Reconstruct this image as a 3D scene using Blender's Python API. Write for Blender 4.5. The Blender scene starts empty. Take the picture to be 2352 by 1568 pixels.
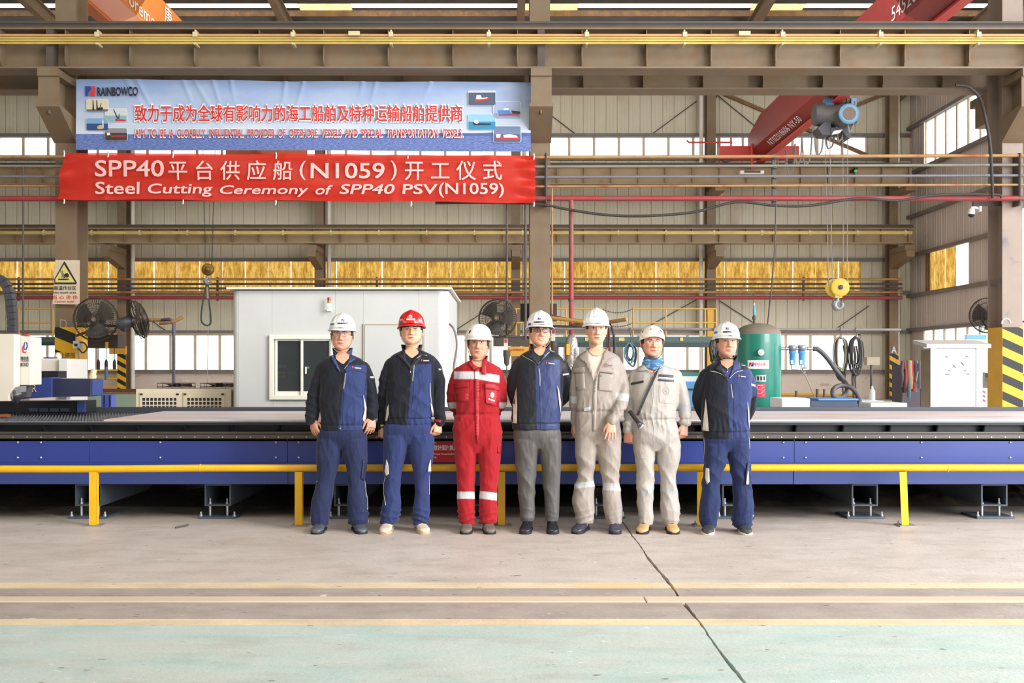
import bpy, math, random
import numpy as np
from mathutils import Vector, Matrix, noise
from mathutils.bvhtree import BVHTree
PI = math.pi
rnd = random.Random(7)
SC = bpy.context.scene
COL = SC.collection

# ------------------------------------------------------------------ camera, sky, sun, exposure
FPX = 2352.0
VX, VY, CAMH = 1155.0, 840.0, 1.37
cam = bpy.data.cameras.new('camera')
cam.sensor_width = 36.0
cam.lens = 36.0
cam.shift_x = (1176 - VX) / 2352.0
cam.shift_y = (VY - 784) / 2352.0
cam.clip_end = 400
camo = bpy.data.objects.new('camera', cam)
COL.objects.link(camo)
camo.location = (0, 0, CAMH)
camo.rotation_euler = (PI / 2, 0, 0)
SC.camera = camo

world = bpy.data.worlds.new('overcast_sky')
SC.world = world
world.use_nodes = True
wn = world.node_tree.nodes
bg = wn['Background']
bg.inputs[0].default_value = (0.93, 0.965, 1.0, 1)
bg.inputs[1].default_value = 7.0

def sun(name, rot, e, ang, c):
    l = bpy.data.lights.new(name, 'SUN')
    l.energy = e
    l.angle = math.radians(ang)
    l.color = c
    o = bpy.data.objects.new(name, l)
    COL.objects.link(o)
    o.rotation_euler = rot
    return o
sun('sun', (math.radians(66), 0, math.radians(52)), 2.0, 10, (1.0, 0.97, 0.93))

def area(name, loc, target, sx, sy, e, c):
    l = bpy.data.lights.new(name, 'AREA')
    l.shape = 'RECTANGLE'
    l.size = sx
    l.size_y = sy
    l.energy = e
    l.color = c
    o = bpy.data.objects.new(name, l)
    COL.objects.link(o)
    o.location = loc
    d = Vector(target) - Vector(loc)
    o.rotation_euler = d.to_track_quat('-Z', 'Y').to_euler()
    return o
# daylight pouring in through the side doors; fill lamps added over both bays
area('door_daylight', (11.0, 1.0, 4.2), (0, 9, 1.0), 8, 5, 3000, (0.93, 0.96, 1.0))
area('bay_fill', (-3.0, 3.0, 11.5), (0, 15, 3.0), 14, 8, 1300, (1.0, 0.93, 0.82))
area('rear_bay_fill', (0.0, 27.0, 12.2), (0, 36, 3.0), 30, 8, 2600, (1.0, 0.95, 0.86))

SC.view_settings.view_transform = 'Standard'
SC.view_settings.look = 'None'
SC.view_settings.gamma = 1.0
SC.view_settings.use_curve_mapping = False
SC.view_settings.exposure = -0.70

# ------------------------------------------------------------------ pixel helpers (photo pixels -> world, at a depth)
def WX(px, D): return (px - VX) / FPX * D
def WZ(py, D): return CAMH + (VY - py) / FPX * D
def W(px, py, D): return (WX(px, D), D, WZ(py, D))

# ------------------------------------------------------------------ colour and materials
def lin(h):
    if isinstance(h, (tuple, list)):
        return tuple(h[:3])
    h = h.lstrip('#')
    out = []
    for i in (0, 2, 4):
        c = int(h[i:i + 2], 16) / 255
        out.append(c / 12.92 if c <= 0.04045 else ((c + 0.055) / 1.055) ** 2.4)
    return tuple(out)

MATS = {}
def mat(name, col, rough=0.6, metal=0.0, col2=None, scale=3.0, amt=0.5, bump=0.0, bscale=40.0, stretch=(1, 1, 1),
        emit=None, emit_s=0.0, coat=0.0, trans=0.0, spec=0.5, col3=None, scale3=0.6, ramp=(0.35, 0.65), detail=5.0, alpha=1.0, ramp3=(0.5, 0.7)):
    if name in MATS:
        return MATS[name]
    m = bpy.data.materials.new(name)
    MATS[name] = m
    m.use_nodes = True
    nt = m.node_tree
    N = nt.nodes
    L = nt.links
    b = N['Principled BSDF']
    c = lin(col)
    m.diffuse_color = (*c, 1)
    b.inputs['Base Color'].default_value = (*c, 1)
    b.inputs['Roughness'].default_value = rough
    b.inputs['Metallic'].default_value = metal
    b.inputs['Specular IOR Level'].default_value = spec
    b.inputs['Coat Weight'].default_value = coat
    b.inputs['Transmission Weight'].default_value = trans
    b.inputs['Alpha'].default_value = alpha
    tc = None
    def coords():
        nonlocal tc
        if tc is None:
            t = N.new('ShaderNodeNewGeometry')
            mp = N.new('ShaderNodeMapping')
            mp.inputs['Scale'].default_value = stretch
            L.new(t.outputs['Position'], mp.inputs[0])
            tc = mp.outputs[0]
        return tc
    last = None
    if col2 is not None:
        n = N.new('ShaderNodeTexNoise')
        n.inputs['Scale'].default_value = scale
        n.inputs['Detail'].default_value = detail
        n.inputs['Roughness'].default_value = 0.6
        L.new(coords(), n.inputs['Vector'])
        r = N.new('ShaderNodeMapRange')
        r.inputs[1].default_value, r.inputs[2].default_value = ramp
        r.inputs[3].default_value, r.inputs[4].default_value = 0, amt
        L.new(n.outputs[0], r.inputs[0])
        x = N.new('ShaderNodeMix')
        x.data_type = 'RGBA'
        x.inputs[6].default_value = (*c, 1)
        x.inputs[7].default_value = (*lin(col2), 1)
        L.new(r.outputs[0], x.inputs[0])
        last = x.outputs[2]
        if col3 is not None:
            n2 = N.new('ShaderNodeTexNoise')
            n2.inputs['Scale'].default_value = scale3
            n2.inputs['Detail'].default_value = 6
            L.new(coords(), n2.inputs['Vector'])
            r2 = N.new('ShaderNodeMapRange')
            r2.inputs[1].default_value, r2.inputs[2].default_value = ramp3
            r2.inputs[3].default_value, r2.inputs[4].default_value = 0, 1
            L.new(n2.outputs[0], r2.inputs[0])
            x2 = N.new('ShaderNodeMix')
            x2.data_type = 'RGBA'
            x2.inputs[7].default_value = (*lin(col3), 1)
            L.new(last, x2.inputs[6])
            L.new(r2.outputs[0], x2.inputs[0])
            last = x2.outputs[2]
        L.new(last, b.inputs['Base Color'])
    if bump > 0:
        n = N.new('ShaderNodeTexNoise')
        n.inputs['Scale'].default_value = bscale
        n.inputs['Detail'].default_value = 4
        L.new(coords(), n.inputs['Vector'])
        bp = N.new('ShaderNodeBump')
        bp.inputs['Strength'].default_value = bump
        bp.inputs['Distance'].default_value = 0.01
        L.new(n.outputs[0], bp.inputs['Height'])
        L.new(bp.outputs[0], b.inputs['Normal'])
    if emit is not None:
        b.inputs['Emission Color'].default_value = (*lin(emit), 1)
        b.inputs['Emission Strength'].default_value = emit_s
    return m

def math_node(nt, op, a, b=None, clamp=False):
    n = nt.nodes.new('ShaderNodeMath')
    n.operation = op
    n.use_clamp = clamp
    for i, v in enumerate((a, b)):
        if v is None:
            continue
        if isinstance(v, (int, float)):
            n.inputs[i].default_value = v
        else:
            nt.links.new(v, n.inputs[i])
    return n.outputs[0]

def mix_node(nt, f, a, b):
    n = nt.nodes.new('ShaderNodeMix')
    n.data_type = 'RGBA'
    if isinstance(f, (int, float)):
        n.inputs[0].default_value = f
    else:
        nt.links.new(f, n.inputs[0])
    for i, v in ((6, a), (7, b)):
        if isinstance(v, tuple):
            n.inputs[i].default_value = (*v[:3], 1)
        else:
            nt.links.new(v, n.inputs[i])
    return n.outputs[2]

def noise_node(nt, vec, scale, detail=5, rough=0.6):
    n = nt.nodes.new('ShaderNodeTexNoise')
    n.inputs['Scale'].default_value = scale
    n.inputs['Detail'].default_value = detail
    n.inputs['Roughness'].default_value = rough
    if vec is not None:
        nt.links.new(vec, n.inputs['Vector'])
    return n.outputs[0]

def rng(nt, v, a, b, c=0.0, d=1.0):
    n = nt.nodes.new('ShaderNodeMapRange')
    for i, q in enumerate((a, b, c, d)):
        n.inputs[i + 1].default_value = q
    nt.links.new(v, n.inputs[0])
    return n.outputs[0]

# ------------------------------------------------------------------ objects
ORG = {}
def tag(o, label=None, cat=None, group=None, kind=None):
    if label: o['label'] = label
    if cat: o['category'] = cat
    if group: o['group'] = group
    if kind: o['kind'] = kind
    return o

def thing(name, label, cat, loc=(0, 0, 0), group=None, kind=None):
    o = bpy.data.objects.new(name, None)
    COL.objects.link(o)
    o.empty_display_size = 0.1
    o.location = loc
    ORG[o.name] = Vector(loc)
    return tag(o, label, cat, group, kind)

def link_mesh(name, me, material, parent=None, loc=None):
    """me: mesh in world coordinates"""
    base = ORG[parent.name] if parent is not None else Vector(loc or (0, 0, 0))
    o = bpy.data.objects.new(name, me)
    COL.objects.link(o)
    if base.length > 0:
        me.transform(Matrix.Translation(-base))
    if parent is not None:
        o.parent = parent
    else:
        o.location = base
    ORG[o.name] = base
    if material is not None and len(me.materials) == 0:
        for m in (material if isinstance(material, (list, tuple)) else [material]):
            me.materials.append(m)
    return o

def copy_tree(o, parent=None, delta=None):
    c = o.copy()
    COL.objects.link(c)
    c.parent = parent
    for ch in list(o.children):
        copy_tree(ch, c)
    if delta is not None:
        c.location = Vector(o.location) + Vector(delta)
    ORG[c.name] = Vector(c.location) if parent is None else ORG.get(parent.name, Vector())
    return c

class MB:
    def __init__(s):
        s.v = []; s.f = []; s.m = []; s.sm = []
    def add(s, vs, fs, mi=0, smooth=False):
        n = len(s.v)
        s.v.extend([tuple(p) for p in vs])
        s.f.extend([tuple(i + n for i in f) for f in fs])
        s.m.extend([mi] * len(fs)); s.sm.extend([smooth] * len(fs))
        return s
    def box(s, x0, x1, y0, y1, z0, z1, mi=0):
        x0, x1 = min(x0, x1), max(x0, x1); y0, y1 = min(y0, y1), max(y0, y1); z0, z1 = min(z0, z1), max(z0, z1)
        vs = [(x0, y0, z0), (x1, y0, z0), (x1, y1, z0), (x0, y1, z0), (x0, y0, z1), (x1, y0, z1), (x1, y1, z1), (x0, y1, z1)]
        return s.add(vs, [(0, 3, 2, 1), (4, 5, 6, 7), (0, 1, 5, 4), (1, 2, 6, 5), (2, 3, 7, 6), (3, 0, 4, 7)], mi)
    def bar(s, a, b, w, h, mi=0, up=(0, 0, 1)):
        a = Vector(a); b = Vector(b); d = (b - a).normalized()
        u = Vector(up)
        sx = d.cross(u)
        if sx.length < 1e-4: sx = Vector((1, 0, 0))
        sx.normalize(); u = sx.cross(d).normalized()
        vs = []
        for p in (a, b):
            for q, r in ((-1, -1), (1, -1), (1, 1), (-1, 1)):
                vs.append(p + sx * (q * w / 2) + u * (r * h / 2))
        return s.add(vs, [(0, 1, 2, 3), (7, 6, 5, 4), (0, 4, 5, 1), (1, 5, 6, 2), (2, 6, 7, 3), (3, 7, 4, 0)], mi)
    def tube(s, pts, r, n=10, mi=0, cap=True, closed=False, smooth=True):
        pts = [Vector(p) for p in pts]
        k = len(pts)
        rs = r if isinstance(r, (list, tuple)) else [r] * k
        prev = None
        vs = []
        for i, p in enumerate(pts):
            if closed:
                t = pts[(i + 1) % k] - pts[(i - 1) % k]
            else:
                t = pts[min(i + 1, k - 1)] - pts[max(i - 1, 0)]
            t = t.normalized() if t.length > 1e-9 else Vector((0, 0, 1))
            if prev is None:
                a = Vector((0, 0, 1)) if abs(t.z) < 0.9 else Vector((1, 0, 0))
                u = t.cross(a).normalized()
            else:
                u = prev - t * prev.dot(t)
                u = u.normalized() if u.length > 1e-6 else t.orthogonal().normalized()
            prev = u
            w = t.cross(u)
            for j in range(n):
                an = 2 * PI * j / n
                vs.append(p + u * (rs[i] * math.cos(an)) + w * (rs[i] * math.sin(an)))
        fs = []
        segs = k if closed else k - 1
        for i in range(segs):
            a = i * n; b = ((i + 1) % k) * n
            for j in range(n):
                fs.append((a + j, a + (j + 1) % n, b + (j + 1) % n, b + j))
        s.add(vs, fs, mi, smooth)
        if cap and not closed:
            s.add(vs[:n], [tuple(reversed(range(n)))], mi); s.add(vs[-n:], [tuple(range(n))], mi)
        return s
    def lathe(s, prof, c=(0, 0, 0), ax='z', n=24, mi=0, smooth=True):
        """prof: list of (r, h) along the axis"""
        vs = []
        for r, h in prof:
            for j in range(n):
                a = 2 * PI * j / n
                x, y = r * math.cos(a), r * math.sin(a)
                p = {'z': (x, y, h), 'y': (x, h, y), 'x': (h, x, y)}[ax]
                vs.append((p[0] + c[0], p[1] + c[1], p[2] + c[2]))
        fs = []
        for i in range(len(prof) - 1):
            for j in range(n):
                q = (i * n + j, i * n + (j + 1) % n, (i + 1) * n + (j + 1) % n, (i + 1) * n + j)
                fs.append(q if ax in ('z', 'x') else q[::-1])
        s.add(vs, fs, mi, smooth)
        if prof[0][0] > 1e-5: s.add(vs[:n], [tuple(reversed(range(n)))], mi)
        if prof[-1][0] > 1e-5: s.add(vs[-n:], [tuple(range(n))], mi)
        return s
    def prism(s, poly, ax, a, b, mi=0):
        """poly: 2-D outline; ax 'y': (x,z) outline extruded in y; 'x': (y,z) in x; 'z': (x,y) in z"""
        n = len(poly)
        def P(u, w, t):
            return {'y': (u, t, w), 'x': (t, u, w), 'z': (u, w, t)}[ax]
        vs = [P(u, w, a) for u, w in poly] + [P(u, w, b) for u, w in poly]
        fs = [tuple(range(n)), tuple(range(2 * n - 1, n - 1, -1))]
        for i in range(n):
            j = (i + 1) % n
            fs.append((i, i + n, j + n, j))
        return s.add(vs, fs, mi)
    def mesh(s, name):
        me = bpy.data.meshes.new(name)
        me.from_pydata(s.v, [], s.f)
        me.polygons.foreach_set('material_index', s.m)
        me.polygons.foreach_set('use_smooth', s.sm)
        me.update()
        return me
    def frame(s, x0, x1, y0, y1, z0, z1, w, wb=None, wt=None, mi=0):
        wb = wb or w; wt = wt or w
        s.box(x0, x0 + w, y0, y1, z0, z1, mi); s.box(x1 - w, x1, y0, y1, z0, z1, mi)
        s.box(x0 + w, x1 - w, y0, y1, z0, z0 + wb, mi); return s.box(x0 + w, x1 - w, y0, y1, z1 - wt, z1, mi)
    def build(s, name, material, parent=None, loc=None, bevel=0.0):
        me = s.mesh(name)
        o = link_mesh(name, me, material, parent, loc)
        if bevel > 0:
            bv = o.modifiers.new('bevel', 'BEVEL')
            bv.width = bevel; bv.segments = 2; bv.limit_method = 'ANGLE'
        return o

# ------------------------------------------------------------------ writing
def text_geo(body, w, h, bold=0.0, shear=0.0, spacing=1.0, keep=False):
    """2-D outline of the words, scaled to w x h, centred on 0,0"""
    c = bpy.data.curves.new('lettering', 'FONT')
    c.body = body; c.shear = shear; c.space_character = spacing
    c.resolution_u = 3
    o = bpy.data.objects.new('lettering', c)
    COL.objects.link(o)
    dg = bpy.context.evaluated_depsgraph_get()
    me = bpy.data.meshes.new_from_object(o.evaluated_get(dg))
    n = len(me.vertices)
    co = np.zeros(n * 3); me.vertices.foreach_get('co', co); co = co.reshape(-1, 3)
    fs = [tuple(p.vertices) for p in me.polygons]
    bpy.data.objects.remove(o); bpy.data.curves.remove(c); bpy.data.meshes.remove(me)
    mn, mx = co.min(0), co.max(0)
    sz = mx - mn
    co = co - (mn + mx) / 2
    sx = w / sz[0]
    sy = h / sz[1]
    if keep: sx = sy
    co[:, 0] *= sx; co[:, 1] *= sy
    co = co[:, :2]
    if bold > .004:      # thicken the strokes with shifted copies
        k = 4 if bold < .03 else 8; out = []; of = []
        for q in range(k):
            a = 2 * PI * (q + .5) / k
            out.append(np.column_stack([co + np.array([math.cos(a) * bold * sx, math.sin(a) * bold * sy]), np.full(n, q * .0004)])); of += [tuple(i + q * n for i in f) for f in fs]
        co = np.vstack(out); fs = of
    if co.shape[1] == 2: co = np.column_stack([co, np.zeros(len(co))])
    return co, fs

def text_on(parent, name, body, centre, w, h, material, bold=0.0, shear=0.0, spacing=1.0, right=(1, 0, 0), up=(0, 0, 1), off=None, fn=None, keep=False):
    co, fs = text_geo(body, w, h, bold, shear, spacing, keep)
    c = Vector(centre); r = Vector(right); u = Vector(up)
    vs = []
    for x, y, z in co:
        p = c + r * float(x) + u * float(y)
        if fn: p = fn(p)
        vs.append(p + r.cross(u) * float(z))
    return MB().add(vs, fs).build(name, material, parent)

def arc(c, r, a0, a1, n, ax='y'):
    out = []
    for i in range(n + 1):
        a = math.radians(a0 + (a1 - a0) * i / n)
        out.append((c[0] + r * math.cos(a), c[1] + r * math.sin(a)))
    return out

def cat_rom(pts, n=6):
    pts = [Vector(p) for p in pts]
    P = [pts[0] * 2 - pts[1]] + pts + [pts[-1] * 2 - pts[-2]]
    out = []
    for i in range(1, len(P) - 2):
        for k in range(n):
            t = k / n
            a, b, c, d = P[i - 1], P[i], P[i + 1], P[i + 2]
            out.append(0.5 * ((2 * b) + (c - a) * t + (2 * a - 5 * b + 4 * c - d) * t * t + (3 * b - a - 3 * c + d) * t ** 3))
    out.append(pts[-1])
    return out
# ================================================================== THE SETTING
M_conc = None
def floor_material():
    m = bpy.data.materials.new('painted_concrete_floor')
    m.use_nodes = True
    nt = m.node_tree; L = nt.links
    b = nt.nodes['Principled BSDF']
    g = nt.nodes.new('ShaderNodeNewGeometry')
    sp = nt.nodes.new('ShaderNodeSeparateXYZ'); L.new(g.outputs['Position'], sp.inputs[0])
    pos = g.outputs['Position']
    st = nt.nodes.new('ShaderNodeMapping'); st.inputs['Scale'].default_value = (0.5, 0.9, 1.0); L.new(pos, st.inputs[0])
    y = sp.outputs[1]
    n1 = noise_node(nt, pos, 0.9, 6)
    n2 = noise_node(nt, st.outputs[0], 5.0, 8, 0.72)
    n3 = noise_node(nt, pos, 38.0, 4, 0.7)
    conc = mix_node(nt, rng(nt, n1, 0.35, 0.7), lin('#bfb1a6'), lin('#d2c6bd'))
    conc = mix_node(nt, rng(nt, n2, 0.48, 0.66, 0, 0.6), conc, lin('#b0a094'))
    conc = mix_node(nt, rng(nt, n2, 0.30, 0.40, 0.35, 0), conc, lin('#dfd8d0'))
    # wear wobble of the painted edges
    wob = math_node(nt, 'MULTIPLY', math_node(nt, 'SUBTRACT', n2, 0.5), 0.02)
    yy = math_node(nt, 'ADD', y, wob)
    def band(a, bb, soft=0.006):
        u = rng(nt, yy, a - soft, a + soft)
        w = rng(nt, yy, bb - soft, bb + soft)
        return math_node(nt, 'SUBTRACT', u, w, True)
    yel = mix_node(nt, rng(nt, n2, 0.4, 0.68), lin('#e8cfa6'), lin('#d4bda0'))
    yel = mix_node(nt, rng(nt, n1, 0.55, 0.62, 0, 0.6), yel, lin('#e4c083'))
    col = mix_node(nt, band(6.31, 6.475), conc, yel)
    darkc = mix_node(nt, rng(nt, n2, 0.4, 0.7), lin('#b0a299'), lin('#988a82'))
    col = mix_node(nt, band(5.535, 6.31, 0.01), col, darkc)
    grn = mix_node(nt, rng(nt, n2, 0.38, 0.66), lin('#b4c4bc'), lin('#c6c9c0'))
    st2 = nt.nodes.new('ShaderNodeMapping'); st2.inputs['Scale'].default_value = (0.5, 1.6, 1.0); L.new(pos, st2.inputs[0])
    n4 = noise_node(nt, st2.outputs[0], 1.7, 5, 0.6)
    grn = mix_node(nt, rng(nt, n4, 0.5, 0.72, 0, 0.8), grn, lin('#bfc0b4'))
    grn = mix_node(nt, rng(nt, n4, 0.28, 0.46, 0.7, 0), grn, lin('#9cbcb0'))
    isg = rng(nt, yy, 5.41, 5.425, 1, 0)
    col = mix_node(nt, isg, col, grn)
    col = mix_node(nt, band(5.418, 5.548), col, yel)
    # specks, chips and scratches
    st3 = nt.nodes.new('ShaderNodeMapping'); st3.inputs['Scale'].default_value = (7, 15, 1); L.new(pos, st3.inputs[0])
    v = nt.nodes.new('ShaderNodeTexVoronoi'); v.inputs['Scale'].default_value = 1.0; L.new(st3.outputs[0], v.inputs['Vector'])
    sep = nt.nodes.new('ShaderNodeSeparateColor'); L.new(v.outputs['Color'], sep.inputs[0])
    pick = rng(nt, sep.outputs[0], 0.84, 0.86)
    dot = math_node(nt, 'LESS_THAN', math_node(nt, 'ADD', v.outputs['Distance'], math_node(nt, 'MULTIPLY', n3, 0.35)), 0.30)
    st4 = nt.nodes.new('ShaderNodeMapping'); st4.inputs['Scale'].default_value = (.55, 1.5, 1); L.new(pos, st4.inputs[0])
    n5 = noise_node(nt, st4.outputs[0], 13.0, 9, .62)
    n6 = noise_node(nt, pos, 1.6, 3)
    chips = math_node(nt, 'MULTIPLY', rng(nt, n5, .655, .68), rng(nt, n6, .46, .56))
    col = mix_node(nt, chips, col, lin('#7a6c5c'))
    pale = math_node(nt, 'MULTIPLY', rng(nt, n5, .36, .33), rng(nt, n6, .42, .56))
    col = mix_node(nt, math_node(nt, 'MULTIPLY', pale, .7), col, lin('#ece6dd'))
    mott = noise_node(nt, st4.outputs[0], 3.2, 7, .65)
    col = mix_node(nt, rng(nt, mott, .5, .72, 0, .35), col, lin('#94877a'))
    col = mix_node(nt, math_node(nt, 'MULTIPLY', math_node(nt, 'MULTIPLY', pick, dot), .8), col, lin('#6d6050'))
    spk = rng(nt, n3, 0.66, 0.70, 0, 0.55)
    col = mix_node(nt, spk, col, lin('#7c6f64'))
    spw = rng(nt, n3, 0.30, 0.33, 0.6, 0)
    col = mix_node(nt, spw, col, lin('#e9e4dc'))
    # patchy dark brown across the floor around and beneath the table
    under_table = math_node(nt, 'MULTIPLY', rng(nt, y, 8.9, 9.5), rng(nt, n1, 0.3, 0.6))
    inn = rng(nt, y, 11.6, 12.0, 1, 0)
    col = mix_node(nt, math_node(nt, 'MULTIPLY', math_node(nt, 'MULTIPLY', under_table, inn), 0.85), col, lin('#3a2c1e'))
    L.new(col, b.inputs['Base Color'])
    L.new(rng(nt, n1, 0.3, 0.7, 0.62, 0.42), b.inputs['Roughness'])
    bp = nt.nodes.new('ShaderNodeBump'); bp.inputs['Strength'].default_value = 0.5; bp.inputs['Distance'].default_value = 0.006
    h = math_node(nt, 'ADD', n3, math_node(nt, 'MULTIPLY', n2, 1.4))
    L.new(h, bp.inputs['Height']); L.new(bp.outputs[0], b.inputs['Normal'])
    return m
M_floor = floor_material()
M_dirt = mat('dark_dirt', '#4a3a28', 0.95, col2='#2a2018', scale=20)
M_out = mat('outside_ground', '#b8b4ac', 0.9, col2='#a09c92', scale=0.3)
M_steel = mat('dusty_brown_steel', '#847058', 0.55, 0.0, col2='#6c5b49', scale=1.6, col3='#80603e', scale3=2.2, bump=0.15, bscale=60, ramp3=(0.5, 0.75))
M_steel_d = mat('dark_dusty_steel', '#5a4f48', 0.6, 0.0, col2='#463c36', scale=2.0, bump=0.15)
M_steel_r = mat('rusty_steel', '#8a6a4c', 0.75, 0.0, col2='#6a4a34', scale=3.0, col3='#a07448', scale3=5, bump=0.2)
M_clad = mat('beige_cladding', '#d6cfb8', 0.5, 0.0, col2='#c6bda6', scale=0.7, col3='#b09a7c', scale3=0.9, ramp3=(0.60, 0.85), stretch=(1, 1, 0.5))
M_clad_r = mat('pink_beige_cladding', '#cbbfb6', 0.5, 0.0, col2='#b8aaa0', scale=0.7, stretch=(1, 1, 0.5))
M_plaster = mat('stained_plaster', '#dccdc0', 0.85, col2='#c9b6a4', scale=1.2, col3='#8f7d6c', scale3=3.0, ramp3=(0.62, 0.8))
M_frame = mat('cream_window_frame', '#d9c9b0', 0.5, col2='#c8b294', scale=3)
M_girt = mat('grey_girt', '#837b76', 0.6, col2='#6a6058', scale=2, col3='#7a4c34', scale3=1.5, ramp3=(0.62, 0.75))
M_pvc = mat('white_plastic_pipe', '#e6e0d8', 0.4, col2='#cfc6ba', scale=3)
M_foil = mat('grey_roof_foil', '#6b6e70', 0.4, 0.5, col2='#4c5054', scale=1.2, bump=0.3, bscale=8)
M_white = mat('white_paint', '#e8e8e6', 0.4)
M_yellow = mat('yellow_paint', '#e8b21c', 0.42, col2='#d39a14', scale=4, bump=0.05)
M_black = mat('black_paint', '#1d1c1d', 0.5)
M_red = mat('red_paint', '#b23a34', 0.45, col2='#98302c', scale=2)

def trans_mat(name, col, col2, scale, stretch=(1, 1, 1), rough=0.5, amt=1.0, ramp=(0.35, 0.65), clear=0.0):
    m = bpy.data.materials.new(name)
    m.use_nodes = True
    nt = m.node_tree; nt.nodes.clear()
    out = nt.nodes.new('ShaderNodeOutputMaterial')
    t = nt.nodes.new('ShaderNodeBsdfTranslucent'); d = nt.nodes.new('ShaderNodeBsdfDiffuse')
    g = nt.nodes.new('ShaderNodeNewGeometry'); mp = nt.nodes.new('ShaderNodeMapping')
    mp.inputs['Scale'].default_value = stretch
    nt.links.new(g.outputs['Position'], mp.inputs[0])
    n = noise_node(nt, mp.outputs[0], scale, 6, 0.75)
    c = mix_node(nt, rng(nt, n, ramp[0], ramp[1], 0, amt), lin(col), lin(col2))
    nt.links.new(c, t.inputs[0]); nt.links.new(c, d.inputs[0])
    x = nt.nodes.new('ShaderNodeMixShader'); x.inputs[0].default_value = 0.22
    nt.links.new(t.outputs[0], x.inputs[1]); nt.links.new(d.outputs[0], x.inputs[2])
    if clear:
        p = nt.nodes.new('ShaderNodeBsdfTransparent'); y = nt.nodes.new('ShaderNodeMixShader'); y.inputs[0].default_value = clear
        nt.links.new(x.outputs[0], y.inputs[1]); nt.links.new(p.outputs[0], y.inputs[2]); x = y
    nt.links.new(x.outputs[0], out.inputs[0])
    return m
M_amber = trans_mat('amber_fibreglass', (0.22, 0.105, 0.016), (0.46, 0.30, 0.07), 2.4, (3.2, 3.2, 0.9), ramp=(0.40, 0.66))
M_frost = trans_mat('frosted_pane', (0.85, 0.88, 0.9), (0.75, 0.78, 0.8), 3.0, clear=.35)
M_sky1 = trans_mat('skylight_sheet', (0.75, 0.72, 0.5), (0.6, 0.55, 0.35), 3.0)

# --- floor: concrete slabs with a ragged open joint, a sunk rail groove
fl = thing('floor', None, None, (0, 0, 0), kind='structure')
JX = 1.045
def ragged(y0, y1, side, seed):
    r = random.Random(seed)
    pts = []; y = y0
    while y < y1:
        j = 0.003 + 0.006 * r.random() + 0.007 * max(0, noise.noise(Vector((y * 2.1, 3.3, 0)))) * 2
        if y > 12: j = 0.006
        pts.append((JX + side * j + 0.014 * noise.noise(Vector((y * 1.3, 0, 1.7))), y))
        y += 0.06 if y < 9.5 else 2.0
    pts.append((JX + side * 0.008, y1))
    return pts
def slab(y0, y1, side, seed):
    e = ragged(y0, y1, side, seed)
    far = 16.9 if side > 0 else -30.0
    poly = e + [(far, y1), (far, y0)]
    if side < 0: poly = poly[::-1]
    m = MB()
    n = len(poly)
    vs = [(x, y, 0.0) for x, y in poly] + [(x, y, -0.04) for x, y in poly]
    fs = [tuple(range(n - 1, -1, -1))] if False else [tuple(range(n))]
    for i in range(n):
        j = (i + 1) % n
        fs.append((i, i + n, j + n, j))
    m.add(vs, fs)
    o = m.build('slab', M_floor, fl)
    return o
for (a, b) in ((-9.0, 5.925), (6.125, 43.0)):
    slab(a, b, 1, 5); slab(a, b, -1, 9)
MB().box(-30, 16.9, -9, 43, -0.09, -0.035).build('joint_bed', M_dirt, fl)
MB().box(-30, 16.9, 5.90, 6.14, -0.06, -0.018).build('groove_bed', mat('gritty_groove', '#867870', 0.9, col2='#5c5048', scale=30, bump=0.8, bscale=60), fl)
MB().box(-80, 90, -60, 110, -0.3, -0.1).build('floor_outside', M_out)
bpy.data.objects['floor_outside']['kind'] = 'structure'
M_rail = mat('worn_floor_rail', '#e2ccb2', 0.45, 0.1, col2='#ccb49a', scale=2, stretch=(0.3, 3, 1))
rl = thing('floor_rail', 'pale worn steel rail sunk flush in the concrete floor between yellow lines', 'rail', (0, 6.02, 0))
for a, b in ((-14, WX(1481, 6.02) - 0.004), (WX(1481, 6.02) + 0.004, 16.0)):
    m = MB(); m.box(a, b, 5.955, 6.085, -0.04, 0.002); m.box(a, b, 5.99, 6.05, -0.05, -0.04)
    m.build('rail_length', M_rail, rl, bevel=0.004)

# --- back wall (D = 42.5) with cladding, amber sheets and windows
DB = 42.5
WR = 16.9
wb = thing('wall_back', None, None, (0, DB, 0), kind='structure')
PW = 0.47
def panel_mesh(h, w=PW, d=0.03):
    xs = [0, 0.022, 0.03, 0.055, 0.065, w * 0.36, w * 0.38, w * 0.41, w * 0.43, w * 0.68, w * 0.70, w * 0.73, w * 0.75, w]
    ds = [-.03, -.03, 0.012, 0.012, 0, 0, 0.006, 0.006, 0, 0, 0.006, 0.006, 0, 0]
    xs.append(w); ds.append(-.03)
    m = MB()
    vs = [(x, -q, 0) for x, q in zip(xs, ds)] + [(x, -q, h) for x, q in zip(xs, ds)]
    n = len(xs)
    m.add(vs, [(i, i + 1, i + 1 + n, i + n) for i in range(n - 1)])
    return m.mesh('cladding_panel')
def panel_row(parent, me_mat, x0, x1, z0, z1, D, axis='x'):
    me = panel_mesh(z1 - z0); me.materials.append(me_mat)
    x = x0
    while x < x1 - 0.05:
        o = bpy.data.objects.new('cladding_panel', me); COL.objects.link(o)
        o.parent = parent
        if axis == 'x':
            o.location = Vector((x, D, z0)) - ORG[parent.name]
        else:
            o.location = Vector((D, x + PW, z0)) - ORG[parent.name]
            o.rotation_euler = (0, 0, -PI / 2)
        x += PW
zA, zB, zC, zD, zE, zF, zG = 1.14, WZ(768, DB), WZ(672, DB), WZ(597, DB), WZ(365, DB), WZ(312, DB), 13.1
panel_row(wb, M_clad, -23, WR, zB + .1, zC, DB)
panel_row(wb, M_clad, -23, WR, zD, zE, DB)
panel_row(wb, M_clad, -23, WR, zF, zG, DB)
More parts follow.
